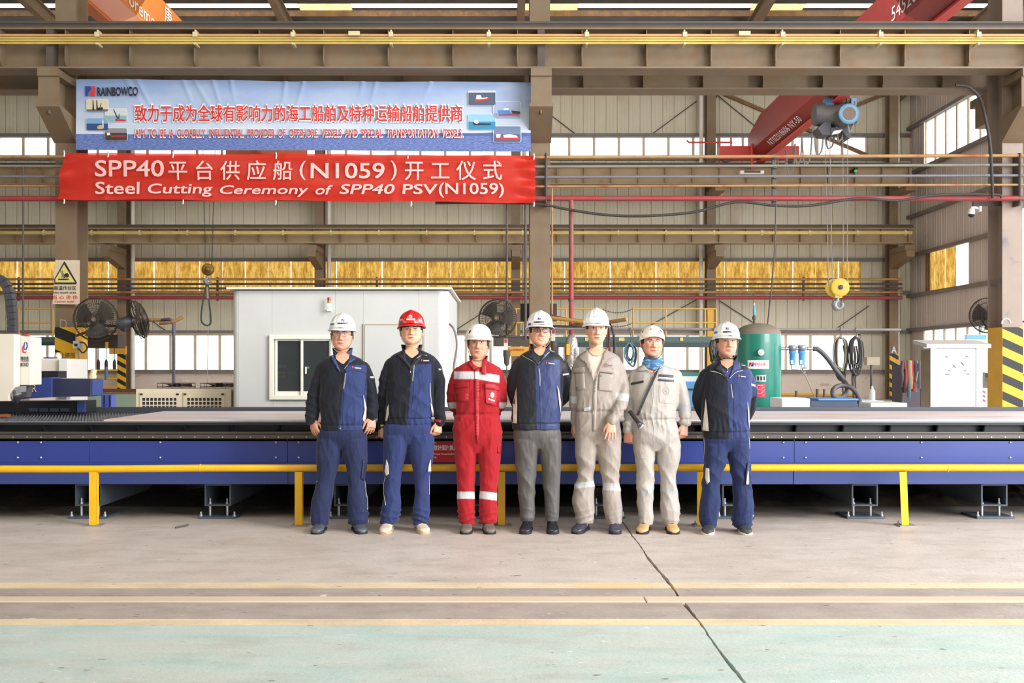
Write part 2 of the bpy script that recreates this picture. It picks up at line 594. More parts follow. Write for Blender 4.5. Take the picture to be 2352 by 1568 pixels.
MB().box(-23, WR, DB, DB + 0.25, -0.05, zA).build('plaster_base', M_plaster, wb)
# solid cladding at the right end of the window bands (x > 2110 px)
xe = WX(1975, DB)
panel_row(wb, M_clad, xe + .3, WR, zE, zF, DB)
panel_row(wb, M_clad, xe, WR, zC, zD, DB)
panel_row(wb, M_clad, xe, WR, zA, zB + .1, DB)
m = MB()
for z in (zA, zB + .1, zC, zD, zE, zF):
    m.box(-23, WR, DB - 0.16, DB - 0.03, z - 0.07, z + 0.07)
for z in (WZ(205, DB),):
    m.box(-23, WR, DB - 0.16, DB - 0.03, z - 0.07, z + 0.07)
m.build('girt', M_girt, wb)
# amber corrugated sheets
def amber_sheet(w, h):
    m = MB(); n = 20
    vs = []
    for k in range(2):
        for i in range(n + 1):
            vs.append((w * i / n, 0.02 * math.sin(i * PI / 2.0 + 0.4), h * k))
    m.add(vs, [(i, i + 1, i + n + 2, i + n + 1) for i in range(n)], 0, True)
    return m.mesh('amber_sheet')
def sheets(parent, x0, x1, z0, z1, D, w=0.93, axis='x', gap=0.03):
    me = amber_sheet(w, z1 - z0); me.materials.append(M_amber)
    x = x0; k = 0
    while x < x1 - w * 0.6:
        o = bpy.data.objects.new('amber_sheet', me); COL.objects.link(o); o.parent = parent
        if axis == 'x': o.location = Vector((x, D, z0)) - ORG[parent.name]
        else:
            o.location = Vector((D, x + w, z0)) - ORG[parent.name]; o.rotation_euler = (0, 0, -PI / 2)
        k += 1
        x += w + (gap if k % 2 else 0.004)
    return k
sheets(wb, -23, xe, zC, zD, DB)
# window bands
def window_band(name, x0, x1, z0, z1, D, step, axis='x', louvre=True):
    w = thing(name, None, None, (0, D, 0) if axis == 'x' else (D, 0, 0), kind='structure')
    def B(m, a, b, d0, d1, c, e):
        if axis == 'x': m.box(a, b, D + d0, D + d1, c, e)
        else: m.box(D + d0, D + d1, a, b, c, e)
    m = MB()
    B(m, x0, x1, -0.05, 0.05, z0, z0 + 0.07); B(m, x0, x1, -0.05, 0.05, z1 - 0.07, z1)
    B(m, x0, x0 + .07, -0.05, 0.05, z0, z1); B(m, x1 - .07, x1, -0.05, 0.05, z0, z1)
    m.build('window_frame', M_frame, w)
    x = x0
    n = max(1, round((x1 - x0) / step)); st = (x1 - x0) / n
    mu = MB(); B(mu, 0, 0.11, -0.045, 0.045, z0, z1)
    for i in range(n):
        a = x0 + i * st
        if i:
            mu = MB(); B(mu, a - 0.05, a + 0.05, -0.045, 0.045, z0 + .07, z1 - .07); mu.build('mullion', M_frame, w)
        p = MB(); B(p, a + .05, a + st - .05, 0.0, 0.006, z0 + .07, z1 - .07); p.build('pane', M_frost, w)
    return w
window_band('window_1', -23, xe, zA, zB + .03, DB + .05, 1.03)
window_band('window_2', -23, xe + .3, zE, zF, DB + .05, 1.03)

# --- right wall (X = 16.9), from D = 33.4 to the corner
wr = thing('wall_right', None, None, (WR, 38, 0), kind='structure')
zt = 13.6
RY0 = 33.4
wy0, wy1 = 33.45, 41.0
rz_top, rz_bot = 11.17, 9.28
panel_row(wr, M_clad_r, RY0, DB, rz_top, zt, WR, 'y')
panel_row(wr, M_clad_r, RY0, DB, 5.9, rz_bot, WR, 'y')
panel_row(wr, M_clad_r, wy1 + .1, DB, rz_bot, rz_top, WR, 'y')
panel_row(wr, M_clad_r, RY0, DB, 2.85, 4.25, WR, 'y')
ay0, ay1 = WR * FPX / (2196 - VX) , WR * FPX / (2137 - VX)
panel_row(wr, M_clad_r, ay1, DB, 4.25, 5.9, WR, 'y')
panel_row(wr, M_clad_r, RY0, ay0 - 1.1, 4.25, 5.9, WR, 'y')
sheets(wr, ay0, ay1 + .3, 4.25, 5.9, WR, 0.93, 'y')
panel_row(wr, M_clad_r, 41.2, DB, 1.0, 2.85, WR, 'y')
MB().box(WR, WR + .25, RY0, DB, -0.05, 1.05).build('plaster_base', M_plaster, wr)
m = MB()
for z in (1.05, 2.85, 4.25, 5.9, 7.5, rz_bot, rz_top):
    m.box(WR - 0.16, WR - 0.03, RY0, DB, z - 0.07, z + 0.07)
m.build('girt', M_girt, wr)
# solid wall over the wide door opening, and nearer the camera
MB().box(WR, WR + .2, 24.0, RY0, 6.5, 13.6).build('lintel_panel', M_clad_r, wr)
window_band('window_3', wy0, wy1, rz_bot, rz_top, WR + .05, 0.93, 'y')
window_band('window_4', RY0, 41.2, 1.05, 2.85, WR + .05, 1.03, 'y')
# left end wall far outside the frame and the far left of the hall
wl = MB().box(-30.2, -30, -9, 43, -0.05, 13.0).build('wall_left', M_clad); wl['kind'] = 'structure'
panel = MB().box(-30, -23, DB, DB + .2, -0.05, 13.1).build('wall_rear', M_clad); panel['kind'] = 'structure'

m = MB(); m.box(-30, 3.0, -9.2, -9, -0.05, 16.8); m.box(3.0, 17, -9.2, -9, 7.0, 16.8)
wf = m.build('wall_front', M_clad); wf['kind'] = 'structure'  # unseen wall added to cut frontal sky light, left open at right
# --- roof
def RZ(D): return 13.0 + 0.08 * (DB - D)
ce = thing('ceiling', None, None, (0, 30, 13), kind='structure')
def roof_piece(name, x0, x1, d0, d1, material, dz=0.0):
    m = MB()
    vs = [(x0, d0, RZ(d0) + dz), (x1, d0, RZ(d0) + dz), (x1, d1, RZ(d1) + dz), (x0, d1, RZ(d1) + dz)]
    m.add(vs + [(x, y, z + 0.03) for x, y, z in vs], [(0, 3, 2, 1), (4, 5, 6, 7), (0, 1, 5, 4), (1, 2, 6, 5), (2, 3, 7, 6), (3, 0, 4, 7)])
    return m.build(name, material, ce)
sk = [( -22.4 + 7.72 * k, -20.6 + 7.72 * k) for k in range(5)]
D1, D2, D3, D4, D5 = 34.66, 35.0, 35.62, 36.12, 36.3
roof_piece('roof_sheet', -30, 17, -9, 14.0, M_foil)  # unseen near roof, added to keep sky light off the group
roof_piece('roof_sheet', -30, 17, 14.0, D1, M_foil)
xs = -30
for a, b in sk + [(17, 17)]:
    if a > xs:
        roof_piece('roof_sheet', xs, a, D1, D2, M_frost)
        roof_piece('roof_sheet', xs, a, D2, D3, M_foil)
    if b > a: roof_piece('skylight', a, b, D1, D3, M_sky1)
    xs = b
roof_piece('roof_sheet', -30, 17, D3, D4, M_foil)
roof_piece('roof_sheet', -30, 17, D4, D5, M_frost)
roof_piece('roof_sheet', -30, 17, D5, 43, M_foil)
for D in (32.2, 33.7, 35.13, 36.75, 38.3, 39.9, 41.4):
    z = RZ(D)
    MB().box(-30, 17, D - 0.04, D + 0.04, z - 0.24, z - 0.04).build('purlin', M_steel_r if abs(D - 35.13) < .1 else M_steel, ce)
for k in range(-3, 3):
    X = 0.6 + 8 * k
    if k == 2: X = 16.3
    m = MB()
    for z0, z1, w in ((-0.75, -0.71, 0.24), (-0.71, -0.29, 0.02), (-0.29, -0.25, 0.24)):
        vs = []
        for D in (20, 42.3):
            for sx in (-w / 2, w / 2):
                for dz in (z0, z1):
                    vs.append((X + sx, D, RZ(D) + dz))
        m.add(vs, [(0, 1, 3, 2), (4, 6, 7, 5), (0, 4, 5, 1), (2, 3, 7, 6), (1, 5, 7, 3), (0, 2, 6, 4)])
    m.build('rafter', M_steel, ce)
    # knee brace
    MB().bar((X, 35.6, RZ(35.6) - .7), (X + 0.9 * (1 if k >= 0 else -1), 36.7, RZ(36.7) - .2), .09, .09).build('brace', M_steel_r, ce)

# ================================================================== STEEL COLUMNS AND CRANE GIRDERS
DF = 17.3
def h_column(name, label, X, D, w, dep, z0, z1, material, group=None):
    t = thing(name, label, 'column', (X, D, 0), group, 'thing')
    m = MB()
    m.box(X - w / 2, X + w / 2, D, D + 0.02, z0, z1)
    m.box(X - w / 2, X + w / 2, D + dep - 0.02, D + dep, z0, z1)
    m.box(X - 0.008, X + 0.008, D + 0.02, D + dep - 0.02, z0, z1)
    m.build('shaft', material, t)
    return t
def hazard(parent, X0, X1, D, z0, z1, name='hazard_stripes', slope=-0.42, pitch=0.30, phase=0.0):
    """yellow skin with black slanting bands, on a column's front face"""
    MB().box(X0 - .004, X1 + .004, D - 0.010, D - 0.002, z0, z1).build('yellow_paint', M_yellow, parent)
    w = X1 - X0
    m = MB()
    z = z0 - pitch * 2 + phase
    while z < z1 + pitch:
        quad = [(X0, z - slope * 0), (X1, z + slope * w), (X1, z + slope * w + pitch * 0.48), (X0, z + pitch * 0.48)]
        poly = clip_z(quad, z0, z1)
        if len(poly) >= 3:
            n = len(poly)
            m.add([(x, D - 0.013, q) for x, q in poly], [tuple(range(n))])
        z += pitch
    return m.build(name, M_black, parent)
def clip_z(poly, z0, z1):
    for side, lim in ((1, z0), (-1, z1)):
        out = []
        for i in range(len(poly)):
            a = poly[i]; b = poly[(i + 1) % len(poly)]
            fa = side * (a[1] - lim) >= 0; fb = side * (b[1] - lim) >= 0
            if fa: out.append(a)
            if fa != fb:
                t = (lim - a[1]) / (b[1] - a[1])
                out.append((a[0] + t * (b[0] - a[0]), lim))
        poly = out
        if not poly: return []
    return poly
cols = [(-7.39, 'brown steel column behind the left ends of both banners, hot work sign on it'),
        (0.625, 'brown steel column at the right ends of the two banners, rising behind the group'),
        (8.61, 'dusty steel column at the right picture edge with large hazard stripes at its foot')]
FC = []
CW = 0.345
for X, lab in cols:
    t = h_column('steel_column', lab, X, DF, CW, 0.52, 0, 9.2, M_steel if X < 8 else mat('pale_dusty_steel', '#a08d80', .5, col2='#88766c', scale=1.5, col3='#6a6a74', scale3=3, ramp3=(.6, .7)))
    FC.append(t)
    MB().box(X - .3, X + .3, DF - .12, DF + .64, 0, .03).build('foot_plate', M_steel_d, t)
    # bracket under the near girder: flared corbel
    m = MB()
    zb = 5.28
    m.box(X - .17, X + .17, DF - .68, DF, 6.08, 6.20)
    m.prism([(DF, zb - .15), (DF, zb + .25), (DF - .68, zb + .35), (DF - .68, zb + .30)], 'x', X - .19, X + .19)
    m.box(X - .012, X + .012, DF - .62, DF, zb + .2, 6.1)
    m.box(X - .17, X + .17, DF - .64, DF - .62, zb + .32, 6.1)
    m.build('bracket', M_steel, t)
    m = MB(); m.box(X - .17, X + .17, DF + .52, DF + 1.2, 6.0, 6.14); m.box(X - .17, X + .17, DF + .52, DF + 1.0, 5.6, 6.0); m.build('bracket', M_steel, t)
zh = WZ(751, DF)
t = FC[0]
hazard(t, -7.39 - CW / 2, -7.39 + CW / 2, DF, WZ(809, DF), zh, slope=-0.40, pitch=0.40, phase=0.26)
hazard(t, -7.39 - CW / 2, -7.39 + CW / 2, DF, 0.35, WZ(822, DF), slope=-0.40, pitch=0.40, phase=0.1, name='hazard_stripes')
MB().box(-7.39 - CW / 2 - .004, -7.39 + CW / 2 + .004, DF - .012, DF - .002, WZ(822, DF), WZ(809, DF)).build('yellow_paint', M_yellow, t)
text_on(t, 'lettering', '禁止挤压', (-7.39, DF - .018, WZ(815.5, DF)), .34, .085, M_steel_d, 0.02)
m = MB(); m.box(-7.39 + CW / 2 - .0, -7.39 + CW / 2 + .005, DF, DF + .5, .35, zh); m.box(-7.39 + .012, -7.39 + .02, DF + .02, DF + .5, .35, zh); m.box(-7.39 + .03, -7.39 + CW / 2 + .003, DF + .49, DF + .497, .35, zh)
m.build('yellow_paint', M_yellow, t)
text_on(t, 'lettering', 'D', (-7.39 - .03, DF - .006, WZ(744, DF)), .12, .16, mat('chalk', '#a89c92', .9), 0.0)
t = FC[1]
hazard(t, .625 - CW / 2, .625 + CW / 2, DF, .35, zh, slope=-0.40, pitch=0.30)
t = FC[2]
hazard(t, 8.61 - CW / 2, 8.61 + CW / 2, DF, .35, zh, slope=-0.45, pitch=0.30, phase=.15)
m = MB(); m.box(8.61 - CW / 2 - .005, 8.61 - CW / 2, DF + .0, DF + .5, .35, zh); m.box(8.61 - .02, 8.61 - .012, DF + .02, DF + .5, .35, zh); m.box(8.61 - CW / 2, 8.61 - .03, DF + .49, DF + .497, .35, zh)
m.build('yellow_paint', M_yellow, t)
m = MB(); m.tube([Vector((8.50 + .075 * math.cos(a), DF - .006, WZ(741, DF) - .02 + .09 * math.sin(a))) for a in np.linspace(.2, PI, 12)], .012, 6)
m.build('lettering', mat('chalk_white', '#e8e4e4', .9), t)

def girder(name, label, D, zb, zt, x0, x1, stif0, step, material, fw=0.42, cat='girder', rail=True, slots=(), slant=0.0):
    t = thing(name, label, cat, ((x0 + x1) / 2, D, zb), None, 'thing')
    MB().box(x0, x1, D - .006, D + .006, zb + .03, zt - .03).build('web', material, t)
    MB().box(x0, x1, D - fw / 2, D + fw / 2, zb, zb + .03).build('bottom_flange', material, t)
    MB().box(x0, x1, D - fw / 2, D + fw / 2, zt - .03, zt).build('top_flange', material, t)
    me = None
    x = stif0
    while x < x1:
        m = MB()
        y0, y1 = D - fw / 2 + .03, D - .006
        m.prism([(y1, zb + .06), (y0 + .04, zb + .06), (y0, zb + .12), (y0, zt - .03), (y1, zt - .03)], 'x', x - .008, x + .008)
        m.build('stiffener', material, t)
        x += step
    if rail:
        m = MB(); m.box(x0, x1, D - .04, D + .04, zt, zt + .05); m.box(x0, x1, D - .012, D + .012, zt + .05, zt + .12); m.box(x0, x1, D - .035, D + .035, zt + .12, zt + .16)
        m.build('crane_rail', M_steel_d, t)
    return t
DG1, DG2 = 16.9, 18.2
zb1 = WZ(165, DG1); zt1 = WZ(64, DG1) - .06
g1 = girder('crane_girder', 'long brown steel crane girder across the top, its web ribbed, conductor bars along it', DG1, zb1, zt1, -10, 10.5, WX(13.6, DG1) + 0, 1.055, M_steel)
zb2 = WZ(212, DG2); zt2 = WZ(64, DG2)
g2 = girder('crane_girder', 'second brown crane girder showing just below the near one, over the blue banner', DG2, zb2, zt2, -10, 8.9, WX(1475, DG2) - 1.055 * 9, 1.055, M_steel, rail=False)
for X in (-8.53 + .0, ):
    pass
for X in (WX(126, DG1), WX(1242, DG1)):
    MB().box(X - .06, X + .06, DG1 - .2, DG1 - .0, zb1 + .03, zt1 - .03).build('splice_plate', M_steel_d, g1)
DR1, DR2 = 40.0, 40.1
M_steel_b = mat('lit_dusty_girder', '#a08a6c', 0.6, 0.0, col2='#8a7458', scale=1.2, col3='#8c5c38', scale3=1.2, ramp3=(.6, .75))  # rear girder steel lightened to paint in the light falling there
g3 = girder('crane_girder', 'upper rear crane girder far back, seen behind the bundle of horizontal pipes', DR1, WZ(425, DR1), WZ(383, DR1), -20, WX(2094, DR1), WX(1465, DR1) - 1.055 * 25, 1.055, M_steel_b)
g4 = girder('crane_girder', 'lower rear crane girder far back above the band of glowing amber sheets', DR2, WZ(560, DR2), WZ(525, DR2), -20, WX(2097, DR2), WX(1465, DR2) - 1.055 * 25, 1.055, M_steel_b)
DRC = 41.5
rear = [(-15.45, 'far steel column beside the white downpipe, behind the pair of wall fans at left'),
        (-7.45, 'far steel column rising behind the white cabin roof'),
        (0.52, 'far steel column just left of the middle near column'),
        (8.45, 'far steel column left of the red crane beam, with white downpipe'),
        (15.85, 'far corner steel column with letter A over striped paint')]
for i, (X, lab) in enumerate(rear):
    t = h_column('steel_column', lab, X, DRC, .36, .5, 0, 12.7, M_steel)
    w = .36
    MB().box(X - .2, X + .2, DR1 - .25, DRC, WZ(440, DR1), WZ(427, DR1)).build('bracket', M_steel, t)
    m = MB(); m.box(X - .2, X + .2, DR2 - .25, DRC, WZ(575, DR1), WZ(563, DR1))
    m.prism([(DRC, WZ(610, DR1)), (DRC, WZ(575, DR1)), (DR1 - .2, WZ(575, DR1)), (DR1 - .2, WZ(590, DR1))], 'x', X - .16, X + .16)
    m.build('bracket', M_steel, t)
    if i in (0, 4, 3):
        hazard(t, X - w / 2, X + w / 2, DRC, 0.0, WZ(812, DRC), slope=-0.55, pitch=.36)
    if i == 4: text_on(t, 'lettering', 'A', (X, DRC - .01, WZ(803, DRC)), .2, .26, M_white, .02)
    pX = X + (.36 if X < 8 else -.36) + (0.6 if i == 4 else 0)
    p = MB().tube([(pX, DRC + .25, 0), (pX, DRC + .25, 12.7)], .085, 12).build('downpipe', M_pvc, None, (pX, DRC + .25, 0))
    tag(p, ['white plastic downpipe beside the far column behind the pair of fans', 'white plastic downpipe rising behind the white cabin roof', 'white plastic downpipe just left of the middle near column', 'white plastic downpipe left of the red crane beam', 'white plastic downpipe in the far right corner'][i], 'pipe', 'white downpipes on the rear columns')
# ================================================================== BANNERS
def uv_cloth(name, corners, disp, nx, nz, material, parent, thick=0.0):
    """corners: TL, TR, BR, BL world points; u right, v down"""
    TL, TR, BR, BL = [Vector(c) for c in corners]
    def P(u, v):
        p = (TL * (1 - u) + TR * u) * (1 - v) + (BL * (1 - u) + BR * u) * v
        return p + disp(u, v)
    vs = []; uv = []
    for j in range(nz + 1):
        for i in range(nx + 1):
            u, v = i / nx, j / nz
            vs.append(P(u, v)); uv.append((u, v))
    fs = [(j * (nx + 1) + i, (j + 1) * (nx + 1) + i, (j + 1) * (nx + 1) + i + 1, j * (nx + 1) + i + 1) for j in range(nz) for i in range(nx)]
    me = bpy.data.meshes.new(name)
    me.from_pydata([tuple(v) for v in vs], [], fs)
    ul = me.uv_layers.new(name='UVMap')
    for l in me.loops:
        ul.data[l.index].uv = uv[l.vertex_index]
    me.polygons.foreach_set('use_smooth', [True] * len(fs))
    o = link_mesh(name, me, material, parent)
    if thick:
        s = o.modifiers.new('thickness', 'SOLIDIFY'); s.thickness = thick; s.offset = 0
    return o, P

def banner_mat():
    m = bpy.data.materials.new('printed_sea_banner'); m.use_nodes = True
    nt = m.node_tree; L = nt.links; b = nt.nodes['Principled BSDF']
    uv = nt.nodes.new('ShaderNodeUVMap'); sp = nt.nodes.new('ShaderNodeSeparateXYZ'); L.new(uv.outputs[0], sp.inputs[0])
    u, v = sp.outputs[0], sp.outputs[1]
    mp = nt.nodes.new('ShaderNodeMapping'); mp.inputs['Scale'].default_value = (5, 1.6, 1); L.new(uv.outputs[0], mp.inputs[0])
    n = noise_node(nt, mp.outputs[0], 1.2, 4)
    sky = mix_node(nt, rng(nt, math_node(nt, 'ADD', v, math_node(nt, 'MULTIPLY', math_node(nt, 'SUBTRACT', n, .5), .9)), 0.05, 0.75), lin('#8ea5d0'), lin('#ccd6e6'))
    mp2 = nt.nodes.new('ShaderNodeMapping'); mp2.inputs['Scale'].default_value = (60, 40, 1); L.new(uv.outputs[0], mp2.inputs[0])
    n2 = noise_node(nt, mp2.outputs[0], 2.0, 5, .7)
    sea = mix_node(nt, rng(nt, n2, .35, .7), lin('#3a529c'), lin('#8298cc'))
    mp3 = nt.nodes.new('ShaderNodeMapping'); mp3.inputs['Scale'].default_value = (4, 0, 1); L.new(uv.outputs[0], mp3.inputs[0])
    n3 = noise_node(nt, mp3.outputs[0], 1.5, 2)
    hill = math_node(nt, 'MULTIPLY', math_node(nt, 'MULTIPLY', n3, rng(nt, u, .5, .9)), -.09)
    hl = math_node(nt, 'GREATER_THAN', v, math_node(nt, 'ADD', hill, 0.775))
    c = mix_node(nt, hl, sky, lin('#4a5f9e'))
    c = mix_node(nt, rng(nt, v, .775, .782), c, sea)
    L.new(c, b.inputs['Base Color']); b.inputs['Roughness'].default_value = .42
    return m
t = thing('printed_banner', 'wide pale blue printed banner with sea, ship pictures and red Chinese slogan', 'banner', W(697, 265, 17.05))
DBn = 17.05
def d1(u, v):
    f = 0
    for k, (uc, ln, sl) in enumerate(((.11, .5, .10), (.135, .6, .08), (.235, .45, .06), (.26, .8, .09), (.30, .5, .05), (.34, .35, .03), (.46, .4, -.02), (.50, .5, -.04), (.63, .25, -.03), (.66, .35, -.04), (.78, .3, -.06))):
        x = u - uc - sl * v
        f += max(0, 1 - v / ln) * math.exp(-(x / .004) ** 2) * -0.022
    return Vector((0, 0.04 * math.sin(u * 9) * (v - .5) + 0.008 * math.sin(u * 31 + v * 3) * (1 - v) + f, 0.004 * math.sin(u * 24) * (1 - v)))
b_, PB = uv_cloth('cloth', (W(175, 182, DBn), W(1219, 189.5, DBn), W(1219, 347.5, DBn), W(174, 344, DBn)), d1, 300, 24, banner_mat(), t)
def on_banner(Pf, cs, D, off):
    (x0, x1), (yl0, yr0), (yl1, yr1) = cs
    def fn(p):
        px = VX + p.x / D * FPX; py = VY - (p.z - CAMH) / D * FPX
        u = (px - x0) / (x1 - x0)
        top = yl0 + (yr0 - yl0) * u; bot = yl1 + (yr1 - yl1) * u
        v = (py - top) / (bot - top)
        q = Pf(min(max(u, 0), 1), min(max(v, 0), 1))
        return Vector((p.x, q.y - off, p.z))
    return fn
cs1 = ((175, 1219), (182, 189.5), (344, 347.5))
M_tred = mat('print_red', '#d8241f', .45); M_tdk = mat('print_navy_black', '#221f2c', .45); M_tw = mat('print_white', '#f4f2f2', .45)
M_lb = mat('logo_blue', '#2b3f96', .4); M_lr = mat('logo_red', '#dc2b2f', .4)
def btext(par, name, body, x0, x1, y0, y1, m_, bold, fn_cs, Pf, D, off, shear=0, keep=False, sp=1.0):
    return text_on(par, name, body, ((WX(x0, D) + WX(x1, D)) / 2, D, (WZ(y0, D) + WZ(y1, D)) / 2), (x1 - x0) / FPX * D, (y1 - y0) / FPX * D, m_, bold, shear, sp, fn=on_banner(Pf, fn_cs, D, off), keep=keep)
s1 = '致力于成为全球有影响力的海工船舶及特种运输船舶提供商'
s2 = 'AIM  TO  BE  A  GLOABLLY  INFLUENTIAL  PROVIDER  OF  OFFSHORE  VESSELS  AND  SPECIAL  TRANSPORTATION  VESSELS.'
btext(t, 'lettering_edge', s1, 310, 1064, 240.5, 281.5, M_tw, .05, cs1, PB, DBn, .026)
btext(t, 'lettering', s1, 311.5, 1062.5, 242.5, 280, M_tred, .016, cs1, PB, DBn, .034)
btext(t, 'lettering_edge', s2, 309.5, 1064.5, 295.5, 316.5, M_tw, .036, cs1, PB, DBn, .026)
btext(t, 'lettering', s2, 311, 1063, 297.5, 314.5, M_tred, .006, cs1, PB, DBn, .034)
btext(t, 'lettering', 'RAINBOWCO', 225, 319, 202, 221.5, M_tdk, .03, cs1, PB, DBn, .03)
def logo_polys(cx, cz, w, h):
    """the two interlocking halves"""
    A = [(-.5, .5), (-.02, .5), (.12, .42), (.12, .22), (.02, .05), (-.16, -.12), (-.28, -.3), (-.20, -.5), (-.5, -.5)]
    B = [(.5, .5), (.16, .5), (.28, .36), (.26, .12), (.1, -.08), (-.1, -.22), (-.1, -.4), (0, -.5), (.5, -.5)]
    return [[(cx + x * w, cz + z * h) for x, z in P] for P in (A, B)]
def put_logo(par, px0, px1, py0, py1, D, off=.012, y=None, mats_=None, fn=None):
    cx, cz = (WX(px0, D) + WX(px1, D)) / 2, (WZ(py0, D) + WZ(py1, D)) / 2
    P = logo_polys(cx, cz, (px1 - px0) / FPX * D, (py1 - py0) / FPX * D)
    for poly, mm in zip(P, mats_ or (M_lb, M_lr)):
        vs = [Vector((x, D if y is None else y, z)) for x, z in poly]
        vs = [fn(v) for v in vs] if fn else [Vector((v.x, v.y - off, v.z)) for v in vs]
        MB().add(vs, [tuple(range(len(vs)))]).build('emblem', mm, par)
put_logo(t, 197.4, 219.5, 199, 221.5, DBn, fn=on_banner(PB, cs1, DBn, .03))
# the eight printed ship pictures
pics = [((200.4, 249.7, 229, 257), '#d8cdb4', '#6a6468', 'crane'), ((243, 292.6, 250, 279.7), '#ced3d6', '#8fb0b4', 'float'),
        ((200, 249.7, 272, 300), '#7fa6d0', '#2b4a80', 'rig'), ((242.6, 292.6, 295, 323), '#8d8a90', '#3c3438', 'tanker'),
        ((1076, 1138, 210, 243), '#c8d0d8', '#4a5870', 'tug'), ((1133.6, 1196, 235, 271), '#a4aed0', '#8b93b8', 'blue'),
        ((1076, 1138, 263, 298.6), '#8fc0ea', '#2f86b4', 'supply'), ((1134, 1196, 290.7, 326.7), '#6b80a4', '#4a5c84', 'bow')]
MP = {c: mat('print_' + n_, c, .45) for n_, c in (('sand', '#d8cdb4'), ('slate', '#6a6468'), ('pale', '#ced3d6'), ('teal', '#8fb0b4'), ('sky', '#7fa6d0'), ('deep', '#2b4a80'), ('grey', '#8d8a90'), ('brown', '#3c3438'),
      ('mist', '#c8d0d8'), ('ink', '#4a5870'), ('lilac', '#a4aed0'), ('violet', '#8b93b8'), ('azure', '#8fc0ea'), ('sea', '#2f86b4'), ('steel', '#6b80a4'), ('dusk', '#4a5c84'))}
M_pb = mat('print_bright_blue', '#3f86cc', .45); M_pblk = mat('print_black', '#1c1a1e', .45)
for (x0, x1, y0, y1), sk_, se_, kind in pics:
    e = bpy.data.objects.new('printed_picture', None); COL.objects.link(e); e.parent = t; ORG[e.name] = ORG[t.name]
    fb = on_banner(PB, cs1, DBn, .010)
    def poly(pts, mm, k):
        f2 = on_banner(PB, cs1, DBn, .022 + .003 * k)
        vs = [f2(Vector(W(x0 + a * (x1 - x0), y0 + b * (y1 - y0), DBn))) for a, b in pts]
        MB().add(vs, [tuple(range(len(vs)))]).build('print', mm, e)
    rr = .07
    def rrect(g):
        out = []
        for cx, cy, a0 in ((1 - rr, rr, -90), (1 - rr, 1 - rr, 0), (rr, 1 - rr, 90), (rr, rr, 180)):
            for q in range(4):
                a = math.radians(a0 + 30 * q)
                out.append((cx + (rr + g) * math.cos(a), cy + (rr + g) * math.sin(a)))
        return out
    poly(rrect(.02), M_tw, 0)
    poly(rrect(0), MP[sk_], 1)
    hy = {'crane': .82, 'float': .55, 'rig': .45, 'tanker': .38, 'tug': .12, 'blue': .72, 'supply': .48, 'bow': .5}[kind]
    poly([(0, hy), (0, .94), (.06, 1), (.94, 1), (1, .94), (1, hy)], MP[se_], 2)
    if kind == 'crane':
        for a in (.28, .46): poly([(a, .05), (a + .03, .05), (a + .08, .9), (a, .9)], M_pblk, 3)
        poly([(.5, .7), (.75, .65), (.78, .85), (.5, .9)], M_pblk, 3); poly([(.62, .6), (.68, .3), (.70, .3), (.66, .65)], M_pblk, 3)
    elif kind == 'float':
        poly([(.47, .8), (.75, .83), (.95, .86), (.95, .98), (.47, .96)], M_tred, 3); poly([(.38, .05), (.41, .05), (.62, .8), (.56, .8)], M_tdk, 3); poly([(.66, .4), (.68, .4), (.66, .8), (.6, .8)], M_lb, 3)
    elif kind == 'rig':
        poly([(.5, .7), (.62, .55), (.78, .6), (.8, .85), (.6, .92), (.5, .85)], mat('print_ochre', '#c8b27a', .45), 3); poly([(.74, .1), (.78, .1), (.80, .75), (.74, .75)], M_tw, 3)
    elif kind == 'tanker':
        poly([(.22, .55), (.3, .6), (.95, .58), (.92, .7), (.3, .74)], M_red, 3); poly([(.08, .42), (.22, .38), (.24, .55), (.1, .6)], M_tw, 3)
    elif kind == 'tug':
        poly([(.28, .45), (.5, .5), (.8, .48), (.76, .6), (.35, .75), (.22, .75)], M_tred, 3); poly([(.3, .3), (.45, .3), (.5, .5), (.72, .46), (.7, .52), (.4, .6), (.28, .58)], M_tw, 4)
    elif kind == 'blue':
        poly([(.15, .55), (.55, .52), (.7, .78), (.22, .8)], M_pb, 3); poly([(.2, .8), (.95, .78), (.93, .86), (.2, .88)], M_red, 3); poly([(.38, .4), (.55, .4), (.56, .52), (.36, .54)], M_tw, 3); poly([(.65, .55), (.98, .62), (.98, .75), (.7, .75)], M_tdk, 3)
    elif kind == 'supply':
        poly([(.15, .52), (.35, .58), (.84, .6), (.82, .7), (.2, .7)], M_tdk, 3); poly([(.18, .5), (.25, .38), (.35, .38), (.38, .56), (.3, .64)], M_tw, 4)
    else:
        poly([(.05, .68), (.35, .66), (.85, .58), (.95, .8), (.9, .84), (.1, .78)], M_tred, 3); poly([(.35, .55), (.6, .5), (.85, .6), (.9, .72), (.38, .72)], M_tw, 4); poly([(.08, .5), (.26, .5), (.24, .72), (.1, .72)], M_tw, 4)

